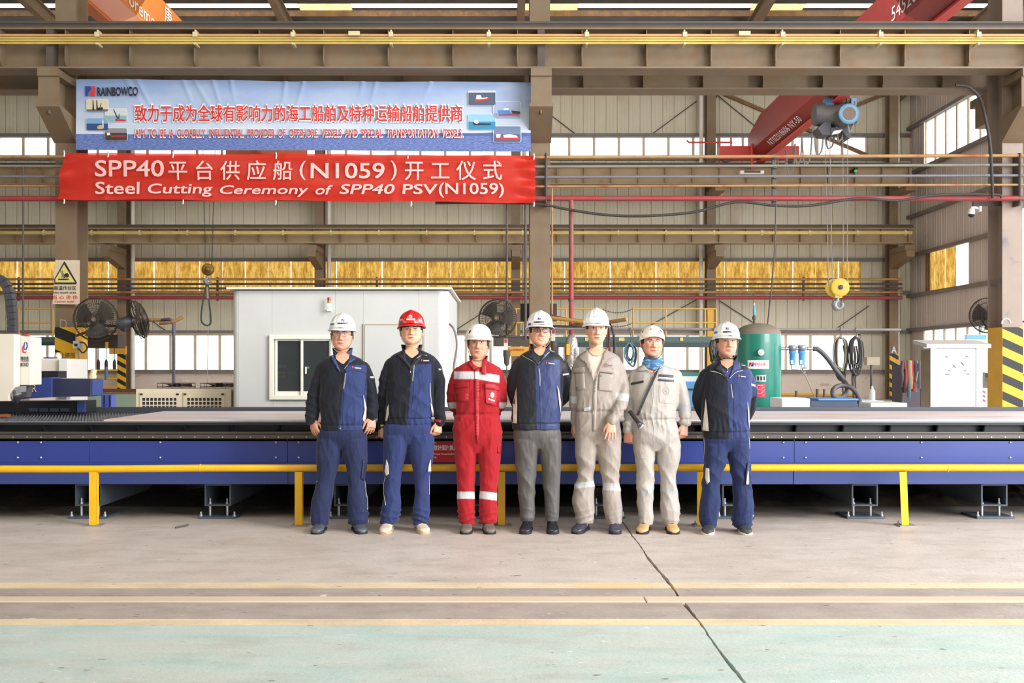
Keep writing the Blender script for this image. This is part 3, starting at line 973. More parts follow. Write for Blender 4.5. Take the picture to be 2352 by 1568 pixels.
# red cloth banner
def red_banner_mat():
    m = bpy.data.materials.new('red_banner_cloth'); m.use_nodes = True
    nt = m.node_tree; b = nt.nodes['Principled BSDF']; out = nt.nodes['Material Output']
    b.inputs['Base Color'].default_value = (*lin('#e63426'), 1); b.inputs['Roughness'].default_value = .36
    tr = nt.nodes.new('ShaderNodeBsdfTranslucent'); tr.inputs[0].default_value = (*lin('#ff4a34'), 1)
    tp = nt.nodes.new('ShaderNodeBsdfTransparent'); tp.inputs[0].default_value = (1, .35, .3, 1)
    x = nt.nodes.new('ShaderNodeMixShader'); x.inputs[0].default_value = .30
    nt.links.new(b.outputs[0], x.inputs[1]); nt.links.new(tr.outputs[0], x.inputs[2])
    y = nt.nodes.new('ShaderNodeMixShader'); y.inputs[0].default_value = .20
    nt.links.new(x.outputs[0], y.inputs[1]); nt.links.new(tp.outputs[0], y.inputs[2]); nt.links.new(y.outputs[0], out.inputs[0])
    return m
DRn = 16.85
t = thing('cloth_banner', 'long red cloth banner with pale lettering for a steel cutting ceremony, tied to pipes', 'banner', W(682, 410, DRn))
def d2(u, v):
    f = .012 * math.sin(v * 9 + 2 * math.sin(u * 7)) + .012 * math.sin(u * 40 + v * 6) * (1 - v) ** 2
    for a in (.095, .265, .47, .70, .90): f += -.02 * math.exp(-((u - a) / .012) ** 2) * (max(0, 1 - v / .2) + max(0, 1 - (1 - v) / .25))
    ed = .05 * math.exp(-((u - .985) / .02) ** 2) * math.sin(v * 16) + .04 * math.exp(-(u / .02) ** 2) * math.sin(v * 10)
    return Vector((0, f + ed - .02, -.012 * math.sin(u * 22) * v + .004 * math.sin(u * 14) * (1 - v)))
b_, PR = uv_cloth('cloth', (W(145, 351.5, DRn), W(1229, 358, DRn), W(1229, 466, DRn), W(134, 458, DRn)), d2, 240, 24, red_banner_mat(), t)
cs2 = ((140, 1229), (351.5, 358), (458, 466))
M_pk = mat('pink_white_print', '#efbcb8', .5)
for body, x0, x1, y0, y1, bd, sh in (('SPP40', 223, 380, 370, 407, .03, 0), ('平 台 供 应 船', 391, 673, 370.5, 415, .02, 0), ('(', 690, 704, 371, 415, .01, 0), ('N1059', 716, 884, 376, 411, .03, 0), (')', 899, 912, 371, 416, .01, 0), ('开 工 仪 式', 931, 1153, 371, 415, .02, 0),
                                     ('Steel', 223, 323, 419, 447, .035, 0), ('Cutting', 343, 490, 423, 453, .035, .08), ('Ceremony', 508, 710, 427, 453, .035, .18), ('of', 727, 766, 427, 448, .035, .25), ('SPP40', 782, 907, 425, 447, .035, .18), ('PSV', 926, 1005, 425, 447, .035, .05), ('(N1059)', 1009, 1157, 422, 455, .03, 0)):
    btext(t, 'lettering', body, x0, x1, y0, y1, M_pk, bd * .5, cs2, PR, DRn, .05, shear=sh)
for px, py in ((147, 352), (248, 354), (397, 355), (634, 357), (936, 360), (1226, 359), (147, 460), (420, 461), (633, 463), (944, 466), (1226, 467)):
    MB().tube([W(px, py - 6, DRn + .05), W(px + 1, py, DRn - .06), W(px, py + 7, DRn - .02)], .012, 6).build('tie', M_white, t)

# ================================================================== PIPES ON THE NEAR COLUMNS
M_pipe_r = mat('dusty_red_pipe', '#9c3a3c', .5, col2='#8a3436', scale=3, col3='#7a5048', scale3=2)
M_pipe_b = mat('blue_grey_pipe', '#77767e', .5, col2='#686670', scale=3)
M_pipe_y = mat('ochre_pipe', '#b08a58', .55, col2='#8d6c48', scale=3, col3='#9c5a38', scale3=4)
M_pipe_g = mat('grey_green_pipe', '#8a8474', .55, col2='#6c665c', scale=3)
DP = 17.12
PIPES = []
for y0, r, mm, lab in ((360.5, .028, M_pipe_y, 'uppermost ochre pipe of the bundle running along the near columns'),
                       (382, .024, M_pipe_g, 'grey green pipe, second from top of the bundle along the near columns'),
                       (406, .024, M_pipe_b, 'blue grey pipe, third from top of the bundle along the near columns'),
                       (427.5, .020, M_pipe_y, 'thin ochre pipe, fourth from top of the bundle along the near columns')):
    o = MB().tube([(-10, DP, WZ(y0 - 1, DP)), (0, DP, WZ(y0 + 1, DP)), (10, DP, WZ(y0 - 4, DP))], r, 10).build('horizontal_pipe', mm, None, (0, DP, WZ(y0, DP)))
    tag(o, lab, 'pipe', 'pipe bundle on the near columns')
t = thing('fire_pipe', 'thick dull red pipe under the bundle, its drop pipe wrapped in foil', 'pipe', (WX(1312, DP), DP, WZ(459, DP)))
MB().tube([(-10, DP, WZ(456, DP)), (10, DP, WZ(455.5, DP))], .045, 12).build('main_pipe', M_pipe_r, t)
MB().tube([(WX(1312, DP), DP, WZ(460, DP)), (WX(1312, DP), DP - .01, WZ(480, DP)), (WX(1312, DP), DP, WZ(775, DP))], .04, 12).build('drop_pipe', M_pipe_r, t)
MB().lathe([(.05, 0), (.05, .03)], (WX(1312, DP), DP, WZ(692, DP)), n=12).build('collar', M_steel_d, t)
m = MB(); zt_ = WZ(768, DP); zb_ = WZ(900, DP)
prof = [(.045, zt_), (.10, zt_ - .08), (.115, zt_ - .25), (.105, zt_ - .4), (.12, zt_ - .6), (.09, zt_ - .8), (.085, zb_)]
m.lathe(prof, (WX(1312, DP), DP, 0), n=20)
m.v = [(x + .012 * noise.noise(Vector((x * 20, y * 20, z * 14))), y + .012 * noise.noise(Vector((x * 22, y * 19, z * 15 + 5))), z) for x, y, z in m.v]
m.build('foil_wrapping', mat('crumpled_foil', '#b9b3ab', .3, .6, col2='#6e5a3c', scale=9, bump=1.0, bscale=30), t)
MB().box(WX(1300, DP), WX(1308, DP), DP - .13, DP - .11, WZ(815, DP), WZ(790, DP)).build('yellow_tag', M_yellow, t)
m = MB()
for px, lab in ((1779.5, 'dark steel hanger strap carrying the pipe bundle right of the red crane beam foot'),):
    m = MB(); m.box(WX(px - 4.5, DP), WX(px + 4.5, DP), DP + .03, DP + .08, WZ(470, DP), WZ(353, DP))
    for y0 in (360, 382, 405, 427, 458): m.box(WX(px - 4, DP), WX(px + 4, DP), DP - .04, DP + .03, WZ(y0 + 5, DP), WZ(y0 + 3, DP))
    tag(m.build('pipe_hanger', M_steel_d, None, (WX(px, DP), DP, WZ(410, DP))), lab, 'hanger')
for px, lab in ((1254, 'steel pipe clamp on the middle near column beside the red banner end'), (2341, 'steel pipe clamp on the near column at the right edge')):
    m = MB(); m.box(WX(px - 3, DP), WX(px + 3, DP), DP - .03, DP + .17, WZ(472, DP), WZ(352, DP))
    m.tube([(WX(px, DP), DP - .035, WZ(352, DP)), (WX(px, DP), DP - .035, WZ(470, DP))], .01, 6)
    tag(m.build('pipe_clamp', M_steel_d, None, (WX(px, DP), DP, WZ(410, DP))), lab, 'clamp')
# sagging black cable tied along the red pipe
M_cab = mat('black_cable', '#3a3432', .6)
pts = [W(1000, 466, 17.0), W(1120, 465, 17.0), W(1230, 468, 17.0), W(1300, 480, 17.0), W(1370, 491, 17.0), W(1440, 496, 17.0), W(1520, 494, 17.0), W(1600, 486, 17.0), W(1690, 464, 17.0), W(1780, 472, 17.0), W(1860, 472, 17.0), W(1968, 456, 17.0), W(2060, 460, 17.0), W(2130, 450, 17.0), W(2200, 446, 17.0), W(2290, 447, 17.0), W(2300, 455, 17.0)]
tag(MB().tube(cat_rom(pts, 5), .022, 8).build('sagging_cable', M_cab, None, W(1440, 490, 17)), 'thick dark cable sagging below the red pipe right of the banners', 'cable')
pts = [W(2195, 195, 17.0), W(2225, 200, 17.0), W(2250, 225, 17.0), W(2262, 265, 16.9), W(2274, 330, 16.9), W(2278, 400, 16.9), W(2280, 455, 17)]
tag(MB().tube(cat_rom(pts, 6), .026, 8).build('arched_cable', M_cab, None, W(2260, 300, 17)), 'black cable arching down from the girder to the right near column', 'cable')
# thin vertical rods and conduits
for px, y0, y1, D, r, mm, lab in ((1164, 465, 775, 17.0, .018, M_steel_d, 'thin dark conduit dropping past the middle fan'), (1207, 466, 780, 17.0, .022, M_steel_d, 'dark conduit just left of the middle near column'),
                                   (1268, 432, 770, 17.0, .016, M_pipe_y, 'thin rusty conduit just right of the middle near column'), (53, 383, 770, 17.12, .016, M_steel_d, 'thin dark rod hanging left of the hot work sign')):
    tag(MB().tube([W(px, y0, D), W(px, y1, D)], r, 8).build('conduit', mm, None, W(px, y0, D)), lab, 'pipe')
tag(MB().tube(cat_rom([W(1782, 470, 16.9), W(1780, 560, 16.9), W(1772, 660, 16.5), W(1763, 745, 15.3)], 5), .012, 6).build('drop_cable', M_steel_d, None, W(1780, 600, 16.9)), 'thin rusty cable slanting down to the green air tank', 'cable')
tag(MB().tube([W(174, 468, 17.9), W(190, 900, 17.9)], .03, 8).build('conduit', M_pvc, None, W(180, 600, 17.9)), 'white conduit inside the left near column', 'pipe')
# conductor bars on the near girder
def conductor(D, y0, dy, x0, x1, n, label, brk, r=.016, ms=None):
    t = thing('conductor_bar_set', label, 'conductor', (0, D, WZ(y0, D)))
    for i in range(n):
        z = WZ(y0, D) - i * dy
        m = MB(); m.box(x0, x1, D - .035 + i * .02, D - .01 + i * .02, z - r, z + r)
        m.build('conductor_bar', (ms or [M_cond])[min(i, len(ms or [1]) - 1)], t)
    for x in brk:
        m = MB(); z = WZ(y0, D)
        m.box(x - .035, x + .035, D - .06, D - .02, z - .03, z + .045); m.box(x - .02, x + .02, D - .05, D + .15, z - n * dy - .01, z - n * dy + .02); m.box(x - .012, x + .012, D - .02, D + .15, z + .03, z + .09)
        m.build('insulator', M_cream, t)
    return t
M_cond = mat('yellow_conductor', '#d6bc62', .5, col2='#a8904a', scale=2); M_cond2 = mat('orange_conductor', '#cf9a66', .5, col2='#b0804c', scale=2)
M_cream = mat('cream_plastic', '#d8cba0', .5)
conductor(16.6, 82, .036, -10, 10.5, 4, 'set of yellow conductor bars along the front of the near crane girder', [WX(225 + 224.5 * k, 16.6) for k in range(10)], ms=[M_cond2, M_cond, M_cond, M_cond])
conductor(39.7, 533, .05, -20, WX(2095, 39.7), 2, 'rear conductor bars along the lower rear crane girder', [WX(100 + 110 * k, 39.7) for k in range(19)], r=.03)
for px in (813, 1711): MB().box(WX(px - 13, 16.5), WX(px + 13, 16.5), 16.5, 16.54, WZ(81, 16.5), WZ(71, 16.5)).build('power_feed_box', M_cream, bpy.data.objects['conductor_bar_set'])
# rear pipe bundle
for y0, r, mm, lab in ((641, .05, M_pipe_y, 'topmost thin pipe of the rear bundle across the amber sheets'), (652, .045, M_steel_d, 'second thin pipe of the rear bundle across the amber sheets'), (662, .045, M_steel_d, 'third thin pipe of the rear bundle across the amber sheets'),
                       (671, .045, M_pipe_y, 'fourth thin pipe of the rear bundle across the amber sheets'), (683.5, .075, M_pipe_r, 'dull red pipe of the rear bundle just below the amber sheets')):
    tag(MB().tube([(-20, 41.2, WZ(y0, 41.2)), (WX(2072, 41.2), 41.2, WZ(y0, 41.2))], r, 8).build('horizontal_pipe', mm, None, (0, 41.2, WZ(y0, 41.2))), lab, 'pipe', 'pipe bundle on the rear columns')
for px in (40, 498, 865, 1847):
    m = MB(); m.box(WX(px - 2, 41.2), WX(px + 2, 41.2), 41.25, 41.35, WZ(690, 41.2), WZ(636, 41.2))
    tag(m.build('pipe_hanger', M_steel_d, None, W(px, 660, 41.2)), 'small dark hanger of the rear pipe bundle, %s' % {40: 'at the left picture edge', 498: 'just right of the small brass hook', 865: 'over the cabin roof', 1847: 'left of the yellow hook block'}[px], 'hanger', 'hangers of the rear pipe bundle')
# pale horizontal utility pipe carrying the hoses
DU = 16.7
tag(MB().tube([W(1262, 755, DU), W(2068, 757, DU), (WX(2068, DU) + .5, DU + 1.5, WZ(756, DU))], .022, 10).build('utility_pipe', mat('grey_pipe', '#7d746e', .5, col2='#6a5a50', scale=3), None, W(1700, 756, DU)), 'long grey pipe with hoses hung over it, behind the standing group', 'pipe')
# wind brace rods and angle braces on the rear wall
for (a, b, r, lab) in (((283, 690), (385, 762), .02, 'thin brace rod crossing the rear cladding left of the hanging sling'), ((1040, 762), (1180, 672), .02, 'thin brace rod behind the middle fan'), ((1470, 760), (1600, 688), .02, 'thin brace rod above the white climbing style helmet'),
                       ((1652, 690), (1742, 748), .02, 'thin brace rod running down to the green tank top'), ((1925, 752), (1996, 702), .02, 'thin brace rod below the yellow hook'), ((1262, 262), (1320, 306), .02, 'thin brace rod right of the blue banner end'),
                       ((1500, 306), (1600, 232), .02, 'thin brace rod in the upper wall left of the crane beam'), ((1640, 212), (1735, 290), .02, 'thin brace rod in the upper wall behind the crane beam')):
    tag(MB().tube([W(*a, 42.42), W(*b, 42.42)], r, 6).build('brace_rod', M_steel_d, None, W(*a, 42.42)), lab, 'brace')
for a, b, lab in (((1655, 212), (1992, 357), 'rusty angle brace slanting behind the red crane beam'), ((1960, 245), (2060, 204), 'short rusty angle brace right of the hoist, high up')):
    tag(MB().bar(W(*a, 42.4), W(*b, 42.4), .12, .14).build('angle_brace', M_steel_r, None, W(*a, 42.4)), lab, 'brace')

# ================================================================== OVERHEAD CRANES
def crane(name, label, s, X0, mats3, D0=18.4, D1=40.3):
    """s=+1: the side facing the hall's middle is the low-X side"""
    m1, m2, m3 = mats3
    t = thing(name, label, 'crane', (X0, 30, 9.3))
    def sec(m, pts, d0, d1, taper=0.0):
        n = len(pts)
        vs = [(X0 + s * x, d0, z) for x, z in pts] + [(X0 + s * x, d1, (z if z < 10.4 else z - taper)) for x, z in pts]
        fs = [tuple(range(n)), tuple(range(2 * n - 1, n - 1, -1))] + [(i, i + n, (i + 1) % n + n, (i + 1) % n) for i in range(n)]
        m.add(vs, fs)
    m = MB(); pts = [(-.40, 10.8), (-.40, 9.74), (.40, 9.74), (.40, 10.8)]
    sec(m, pts, D0, 38.4); sec(m, pts, 38.4, D1, .42)
    m.build('box_girder', m1, t)
    m = MB(); sec(m, [(-.40, 9.74), (-.04, 9.44), (.04, 9.44), (.40, 9.74)], D0, D1); m.build('lower_web', m2, t)
    m = MB(); sec(m, [(-.14, 9.33), (-.14, 9.28), (.14, 9.28), (.14, 9.33)], D0, D1); sec(m, [(-.02, 9.44), (-.02, 9.33), (.02, 9.33), (.02, 9.44)], D0, D1); m.build('bottom_flange', m3, t)
    xa, xb = X0 - 1.62, X0 + 1.50
    m = MB(); m.box(xa, X0 - .4, 39.85, 40.2, 9.42, 9.93); m.box(X0 + .4, xb, 39.85, 40.2, 9.42, 9.93); m.box(X0 - .45, X0 + .45, 39.8, 40.25, 9.42, 9.74)
    m.build('end_truck', m3, t, bevel=.02)
    for x in (xa + .3, xb - .3): MB().lathe([(.16, -.06), (.2, -.05), (.2, .05), (.16, .06)], (x, 40.02, 9.5), 'y', 18).build('wheel', M_steel_d, t)
    return t
R1 = mat('crane_red', '#a43a38', .45, col2='#93302f', scale=1.2); R2 = mat('crane_red_dark', '#9a2e2c', .4); R3 = mat('crane_red_bright', '#c8403a', .42)
cr = crane('bridge_crane', 'red single girder bridge crane running from the rear wall towards the upper right', 1, 10.04, (R1, R2, R3))
up = Vector((-.36, 0, .30)).normalized()
text_on(cr, 'lettering', 'NT0Z018606 NY-50', (9.80, 35.75, 9.555), 3.9, .24, M_tw, .01, right=(0, -1, 0), up=tuple(up))
for o in cr.children:
    pass
text_on(cr, 'lettering', '5452021 0', (9.62, 24.0, 10.05), 2.7, .36, M_tw, .0, right=(0, -1, 0), up=(0, 0, 1))
O1 = mat('crane_orange', '#d8823c', .5, col2='#c8742f', scale=1.5); O2 = mat('crane_orange_pale', '#d89a80', .5); O3 = mat('crane_orange_deep', '#c86a30', .5)
co_ = crane('bridge_crane', 'orange bridge crane running overhead at upper left behind the near girder', -1, -9.17, (O1, O2, O3))
text_on(co_, 'lettering', 'Foremost', (-8.755, 25.0, 10.0), 2.6, .34, M_tw, .0, right=(0, 1, 0), up=(0, 0, 1))
text_on(co_, 'lettering', '康', (-8.755, 26.8, 10.5), .6, .5, M_tw, .01, right=(0, 1, 0), up=(0, 0, 1))
MB().bar((-8.74, 24.2, 10.35), (-8.1, 24.2, 10.35), .06, .08).build('bracket_arm', M_pipe_r, co_)
# red end-truck extras: ladder post, lamp
MB().tube([W(1727, 330, 39.6), W(1727, 395, 39.6)], .06, 6).build('lamp_post', R3, cr)
m = MB(); m.tube([W(1577, 322, 39.9), W(1583, 327, 39.9), W(1655, 327, 39.9), W(1682, 327, 39.9)], .035, 6); m.tube([W(1653, 316, 39.9), W(1653, 340, 39.9)], .035, 6); m.tube([W(1679, 316, 39.9), W(1679, 341, 39.9)], .035, 6)
m.build('collector_arm', R3, cr)
t = thing('flood_lamp', 'white floodlight hanging under the red crane beam foot', 'lamp', W(1725, 395, 39.5))
m = MB(); m.box(WX(1699, 39.5), WX(1754, 39.5), 39.4, 39.7, WZ(400, 39.5), WZ(392, 39.5)); m.build('housing', M_white, t, bevel=.02)
MB().box(WX(1708, 39.5), WX(1745, 39.5), 39.37, 39.39, WZ(398, 39.5), WZ(393, 39.5)).build('lens', M_steel_d, t)
tag(MB().lathe([(.12, 0), (.16, .05), (.16, .25), (.1, .32)], W(1757, 337, 39.6), n=12).build('beacon', R3, None, W(1757, 337, 39.6)), 'small red warning beacon on the red crane end truck', 'beacon')
# signal lamps on the rear girder
t = thing('signal_lamp', 'small red and green signal lamp on the rear girder below the hoist', 'lamp', W(1965, 392, 39.5))
MB().box(WX(1961, 39.5), WX(1969, 39.5), 39.4, 39.995, WZ(392, 39.5), WZ(386, 39.5)).build('housing', M_black, t)
MB().lathe([(.05, 0), (.05, .08)], (WX(1963, 39.5), 39.35, WZ(394, 39.5)), 'y', 10).build('green_lens', mat('green_lens', '#2fae6c', .3, emit='#2fae6c', emit_s=1.0), t)
MB().lathe([(.05, 0), (.05, .08)], (WX(1968, 39.5), 39.35, WZ(393, 39.5)), 'y', 10).build('red_lens', mat('red_lens', '#c8382c', .3, emit='#c8382c', emit_s=.6), t)
# the hoist
DH = 31.0
sH = FPX / DH
M_bl = mat('hoist_blue', '#3f6e92', .4, col2='#35566e', scale=4); M_mo = mat('motor_grey', '#5d5a5c', .5, .3)
t = thing('electric_hoist', 'blue and grey electric hoist trolley hanging from the red crane beam', 'hoist', W(1917, 240, DH))
m = MB(); c = W(1917, 262, DH)
m.lathe([(.30, -.75), (.34, -.7), (.34, .45), (.30, .5)], (c[0] + .15, DH + .1, c[2]), 'x', 24)
m.build('rope_drum', M_mo, t)
m = MB(); c = W(1934, 273, DH)
m.lathe([(.12, -.62), (.27, -.6), (.29, -.55), (.29, .2), (.33, .22), (.33, .4)], c, 'y', 28); m.build('motor', M_mo, t)
m = MB(); m.lathe([(.20, 0), (.30, 0), (.31, .06), (.20, .06)], (c[0], c[1] - .66, c[2]), 'y', 28); m.build('motor_ring', mat('motor_ring_blue', '#6d9cc0', .35), t)
m = MB(); m.lathe([(.195, -.675), (.195, -.6)], (c[0], c[1], c[2]), 'y', 20); m.build('fan_cover', mat('fan_cover_brown', '#6e5c50', .5), t)
m = MB(); m.box(WX(1952, DH), WX(1966, DH), DH - .1, DH + .3, WZ(252, DH), WZ(226, DH)); m.build('control_box', mat('control_box_blue', '#6a88a8', .4), t, bevel=.02)
m = MB(); m.tube([W(1880, 253, DH), W(1905, 256, DH)], .17, 14); m.tube([W(1893, 240, DH), W(1912, 238, DH)], .17, 14); m.build('travel_motor', M_bl, t)
for px in (1902, 1912, 1938, 1948):
    MB().lathe([(.14, -.05), (.14, .05)], (WX(px, DH), DH + .1, 9.42), 'x', 16).build('trolley_wheel', M_steel_d, t)
m = MB(); m.prism([(WX(1876, DH), WZ(296, DH)), (WX(1890, DH), WZ(283, DH)), (WX(1905, DH), WZ(280, DH)), (WX(1908, DH), WZ(312, DH)), (WX(1886, DH), WZ(310, DH))], 'y', DH - .1, DH + .5)
m.prism([(WX(1905, DH), WZ(296, DH)), (WX(1952, DH), WZ(292, DH)), (WX(1950, DH), WZ(319, DH)), (WX(1942, DH), WZ(318, DH)), (WX(1930, DH), WZ(302, DH)), (WX(1906, DH), WZ(314, DH))], 'y', DH - .15, DH + .5)
m.build('frame', mat('hoist_dark', '#4a4a54', .5), t)
MB().prism([(WX(1906, DH), WZ(312, DH)), (WX(1912, DH), WZ(303, DH)), (WX(1932, DH), WZ(300, DH)), (WX(1924, DH), WZ(309, DH))], 'y', DH - .17, DH - .15).build('nameplate', M_white, t)
# four-fall block
t = thing('hook_block', 'large yellow hook block hanging on ropes right of the green tank', 'hook', W(1924, 660, DH))
M_yk = mat('hook_yellow', '#e2c24a', .4, col2='#cfa838', scale=5)
for dx, dy in ((-4, .18), (3, -.06)):
    m = MB(); c = W(1925 + dx, 660, DH); m.lathe([(.05, -.04), (.24, -.04), (.28, -.02), (.28, .02), (.24, .04), (.05, .04)], (c[0], DH + dy, c[2]), 'y', 30); m.build('sheave_cover', M_yk, t)
MB().lathe([(.0, -.16), (.07, -.15), (.07, .2)], W(1928, 660, DH), 'y', 16).build('axle', M_mo, t)
MB().box(WX(1917, DH), WX(1933, DH), DH - .08, DH + .15, WZ(684, DH), WZ(674, DH)).build('yoke', M_yk, t)
def hook_geo(cx, cz, D, r, th):
    pts = []
    for a in range(100, 361 + 60, 14):
        q = math.radians(a); pts.append((cx + r * math.cos(q), D, cz + r * math.sin(q)))
    pts = [(cx, D, cz + r * 2.3), (cx - r * .3, D, cz + r * 1.5)] + pts
    rs = [th * .75, th * .8] + [th * (0.8 + .7 * math.sin(min(1, i / 13) * PI)) for i in range(len(pts) - 2)]
    rs[-1] = th * .35
    return pts, rs
pts, rs = hook_geo(WX(1926, DH), WZ(700, DH), DH, .12, .065)
MB().tube(pts, rs, 12).build('hook', mat('hook_grey', '#8d9296', .35, .6), t)
MB().tube([W(1932, 688, DH), W(1936, 700, DH)], .015, 6).build('latch', M_steel_d, t)
for (xa, xb) in ((1895, 1903), (1906, 1912), (1936, 1937), (1947, 1946)):
    tag(MB().tube([W(xa, 315, DH), W(xb, 655, DH)], .012, 6).build('wire_rope', mat('wire_grey', '#8c8888', .4, .3), None, W(xb, 655, DH)), 'steel wire rope from the hoist to the yellow hook block', 'rope', 'ropes of the yellow hook block')
# small hook left, with sling
DL = 31.0
t = thing('hook_block', 'small tarnished brass coloured hook block hanging left of the white cabin', 'hook', W(477, 620, DL))
M_br = mat('tarnished_brass', '#8d6c34', .35, .5, col2='#6a4c26', scale=8)
m = MB(); m.lathe([(.03, -.07), (.15, -.07), (.185, -.03), (.185, .03), (.15, .07), (.03, .07)], W(477.5, 619, DL), 'y', 24); m.lathe([(.0, -.11), (.07, -.10), (.07, 0)], W(477.5, 619, DL), 'y', 14); m.build('sheave', M_br, t)
pts, rs = hook_geo(WX(478, DL), WZ(645, DL), DL, .085, .04)
MB().tube(pts, rs, 10).build('hook', mat('hook_grey', '#8d9296', .35, .6), t)
for a, b in ((465, 471), (467, 473), (493, 486), (495, 487)):
    tag(MB().tube([W(a, 340, DL), W(b, 610, DL)], .007, 5).build('wire_rope', M_cab, None, W(b, 610, DL)), 'thin wire rope of the small left hook block', 'rope', 'ropes of the small left hook')
M_sl = mat('green_webbing', '#3c5c50', .8, col2='#2c4448', scale=6)
t = thing('lifting_sling', 'green webbing sling looped on the small left hook', 'sling', W(477, 650, DL))
lp = cat_rom([W(476, 648, DL), W(468, 680, DL), W(463, 715, DL), W(463, 738, DL), W(473, 747, DL), W(483, 744, DL), W(484, 728, DL), W(481, 700, DL), W(479, 668, DL), W(477, 648, DL)], 5)
m = MB()
for a, b in zip(lp[:-1], lp[1:]): m.bar(a, b, .05, .014, up=(0, 1, 0))
m.build('webbing', M_sl, t)
m = MB(); m.tube([W(476, 660, DL), W(477, 685, DL)], .035, 8); m.build('shackle', mat('pink_tape', '#b48c80', .6), t)
tag(MB().tube([W(478, 742, DL), W(477, 820, DL), W(476, 895, DL)], .010, 5).build('tag_line', mat('grey_string', '#a8a49c', .7), None, W(478, 747, DL)), 'thin string hanging from the green sling', 'rope')
# festoon cables under the red beam
M_fc = mat('festoon_grey', '#8a8684', .6)
t = thing('festoon_cable', 'grey festoon cable hanging in loops beneath the red crane beam', 'cable', W(1850, 300, 33))
for (xa, ya, xb, yb, dep, D) in ((1806, 345, 1826, 330, 62, 38), (1826, 330, 1842, 312, 55, 36), (1842, 312, 1866, 290, 75, 34.5), (1870, 288, 1893, 270, 75, 33), (1896, 305, 1918, 290, 42, 31.5), (1922, 290, 1938, 275, 40, 31), (1947, 268, 1964, 232, 48, 30.5), (1786, 362, 1806, 350, 40, 39)):
    pts = []
    for k in range(13):
        q = k / 12
        pts.append(W(xa + (xb - xa) * q, ya + (yb - ya) * q + dep * (1 - (2 * q - 1) ** 4), D))
    MB().tube(pts, .028, 6).build('cable_loop', M_fc, t)

# ================================================================== CUTTING TABLE
DT = 9.12
M_tb = mat('machine_blue', '#2b3a82', .38, col2='#253374', scale=1.2, bump=.03, bscale=4, coat=.1)
M_tb2 = mat('machine_blue_light', '#34437f', .42, col2='#2e3c76', scale=1.2)
M_dk = mat('machine_charcoal', '#25262c', .45, .2, col2='#1c1c20', scale=3)
M_gr = mat('rail_grey_brown', '#5d5650', .4, .5, col2='#4c4540', scale=1.5, stretch=(.2, 4, 4))
M_bolt = mat('zinc_bolt', '#b6b6b8', .35, .7)
t = thing('cutting_table', 'very long dark blue steel cutting table behind the yellow rail', 'table', (0, 10, 0))
TX0, TX1 = -7.0, 7.0
seams = [-7.0, WX(206, DT), WX(660.5, DT), WX(1230, DT), WX(1824, DT), 7.0]
for a, b in zip(seams[:-1], seams[1:]):
    MB().box(a + .0015, b - .0015, DT, DT + .012, WZ(1063, DT), WZ(1008, DT)).build('upper_panel', M_tb, t, bevel=.002)
    MB().box(a + .0015, b - .0015, DT + .02, DT + .032, WZ(1112, DT), WZ(1067, DT)).build('lower_panel', M_tb2, t, bevel=.002)
MB().box(TX0, TX1, DT - .012, DT + .05, WZ(1067, DT), WZ(1063, DT)).build('lip', M_tb, t, bevel=.002)
MB().box(WX(1824, DT) + .003, WX(1845, DT), DT + .014, DT + .02, WZ(1112, DT), WZ(1067, DT)).build('joint_plate', M_tb2, t)
m = MB(); m.box(TX0, TX1, DT - .03, DT + .02, WZ(1006, DT), WZ(998, DT)); m.box(TX0, TX1, DT - .015, DT + .02, WZ(998, DT), WZ(995, DT)); m.box(TX0, TX1, DT - .03, DT + .02, WZ(995, DT), WZ(991, DT))
m.build('guide_rail', M_gr, t, bevel=.002)
me = MB().lathe([(.007, -.004), (.007, 0)], (0, 0, 0), 'y', 8).mesh('rail_bolt'); me.materials.append(M_bolt)
x = TX0 + .05
k = 0
while x < 5.2:
    if x > -5:
        o = bpy.data.objects.new('rail_bolt', me); COL.objects.link(o); o.parent = t; o.location = Vector((x, DT - .031, WZ(1003, DT))) - ORG[t.name]
    x += .124
me = MB().lathe([(.004, -.010), (.010, -.007), (.011, 0)], (0, 0, 0), 'y', 10).mesh('panel_bolt'); me.materials.append(M_bolt)
for px in (41, 94, 368, 634, 686, 1000, 1230, 1532, 1799, 1850, 2116, 2320):
    for py in (1015.5, 1050.5):
        o = bpy.data.objects.new('panel_bolt', me); COL.objects.link(o); o.parent = t; o.location = Vector((WX(px, DT), DT - .001, WZ(py, DT))) - ORG[t.name]
# dark top channel with gussets
m = MB(); m.box(TX0, TX1, DT + .10, DT + .11, .70, .86); m.box(TX0, TX1, DT - .02, DT + .12, .845, .868); m.box(TX0, TX1, DT, DT + .12, .70, .745)
m.build('top_channel', M_dk, t)
for k in range(-16, 17):
    x = k * .42 + .1
    MB().prism([(DT + .005, .84), (DT + .1, .84), (DT + .1, .75), (DT + .06, .75)], 'x', x - .006, x + .006).build('gusset', M_dk, t)
MB().box(TX0, TX1, DT - .005, DT + .03, .868, .874).build('bright_edge', mat('worn_steel_edge', '#a8a8ac', .3, .6), t)
DT2 = 10.95
m = MB(); m.box(TX0, TX1, DT2, DT2 + .08, .30, WZ(935, DT2)); m.build('rear_beam', mat('rear_beam_grey', '#43454d', .5, .2, col2='#383a42', scale=1.2), t)
MB().box(TX0, TX1, DT + .12, DT2, .30, .34).build('pan', M_dk, t)
m = MB()
for k in range(-9, 10): m.box(k * .75 - .01, k * .75 + .01, DT + .12, DT2, .34, .78)
m.build('cross_plate', M_dk, t); bpy.data.objects['cross_plate']['kind'] = 'stuff'
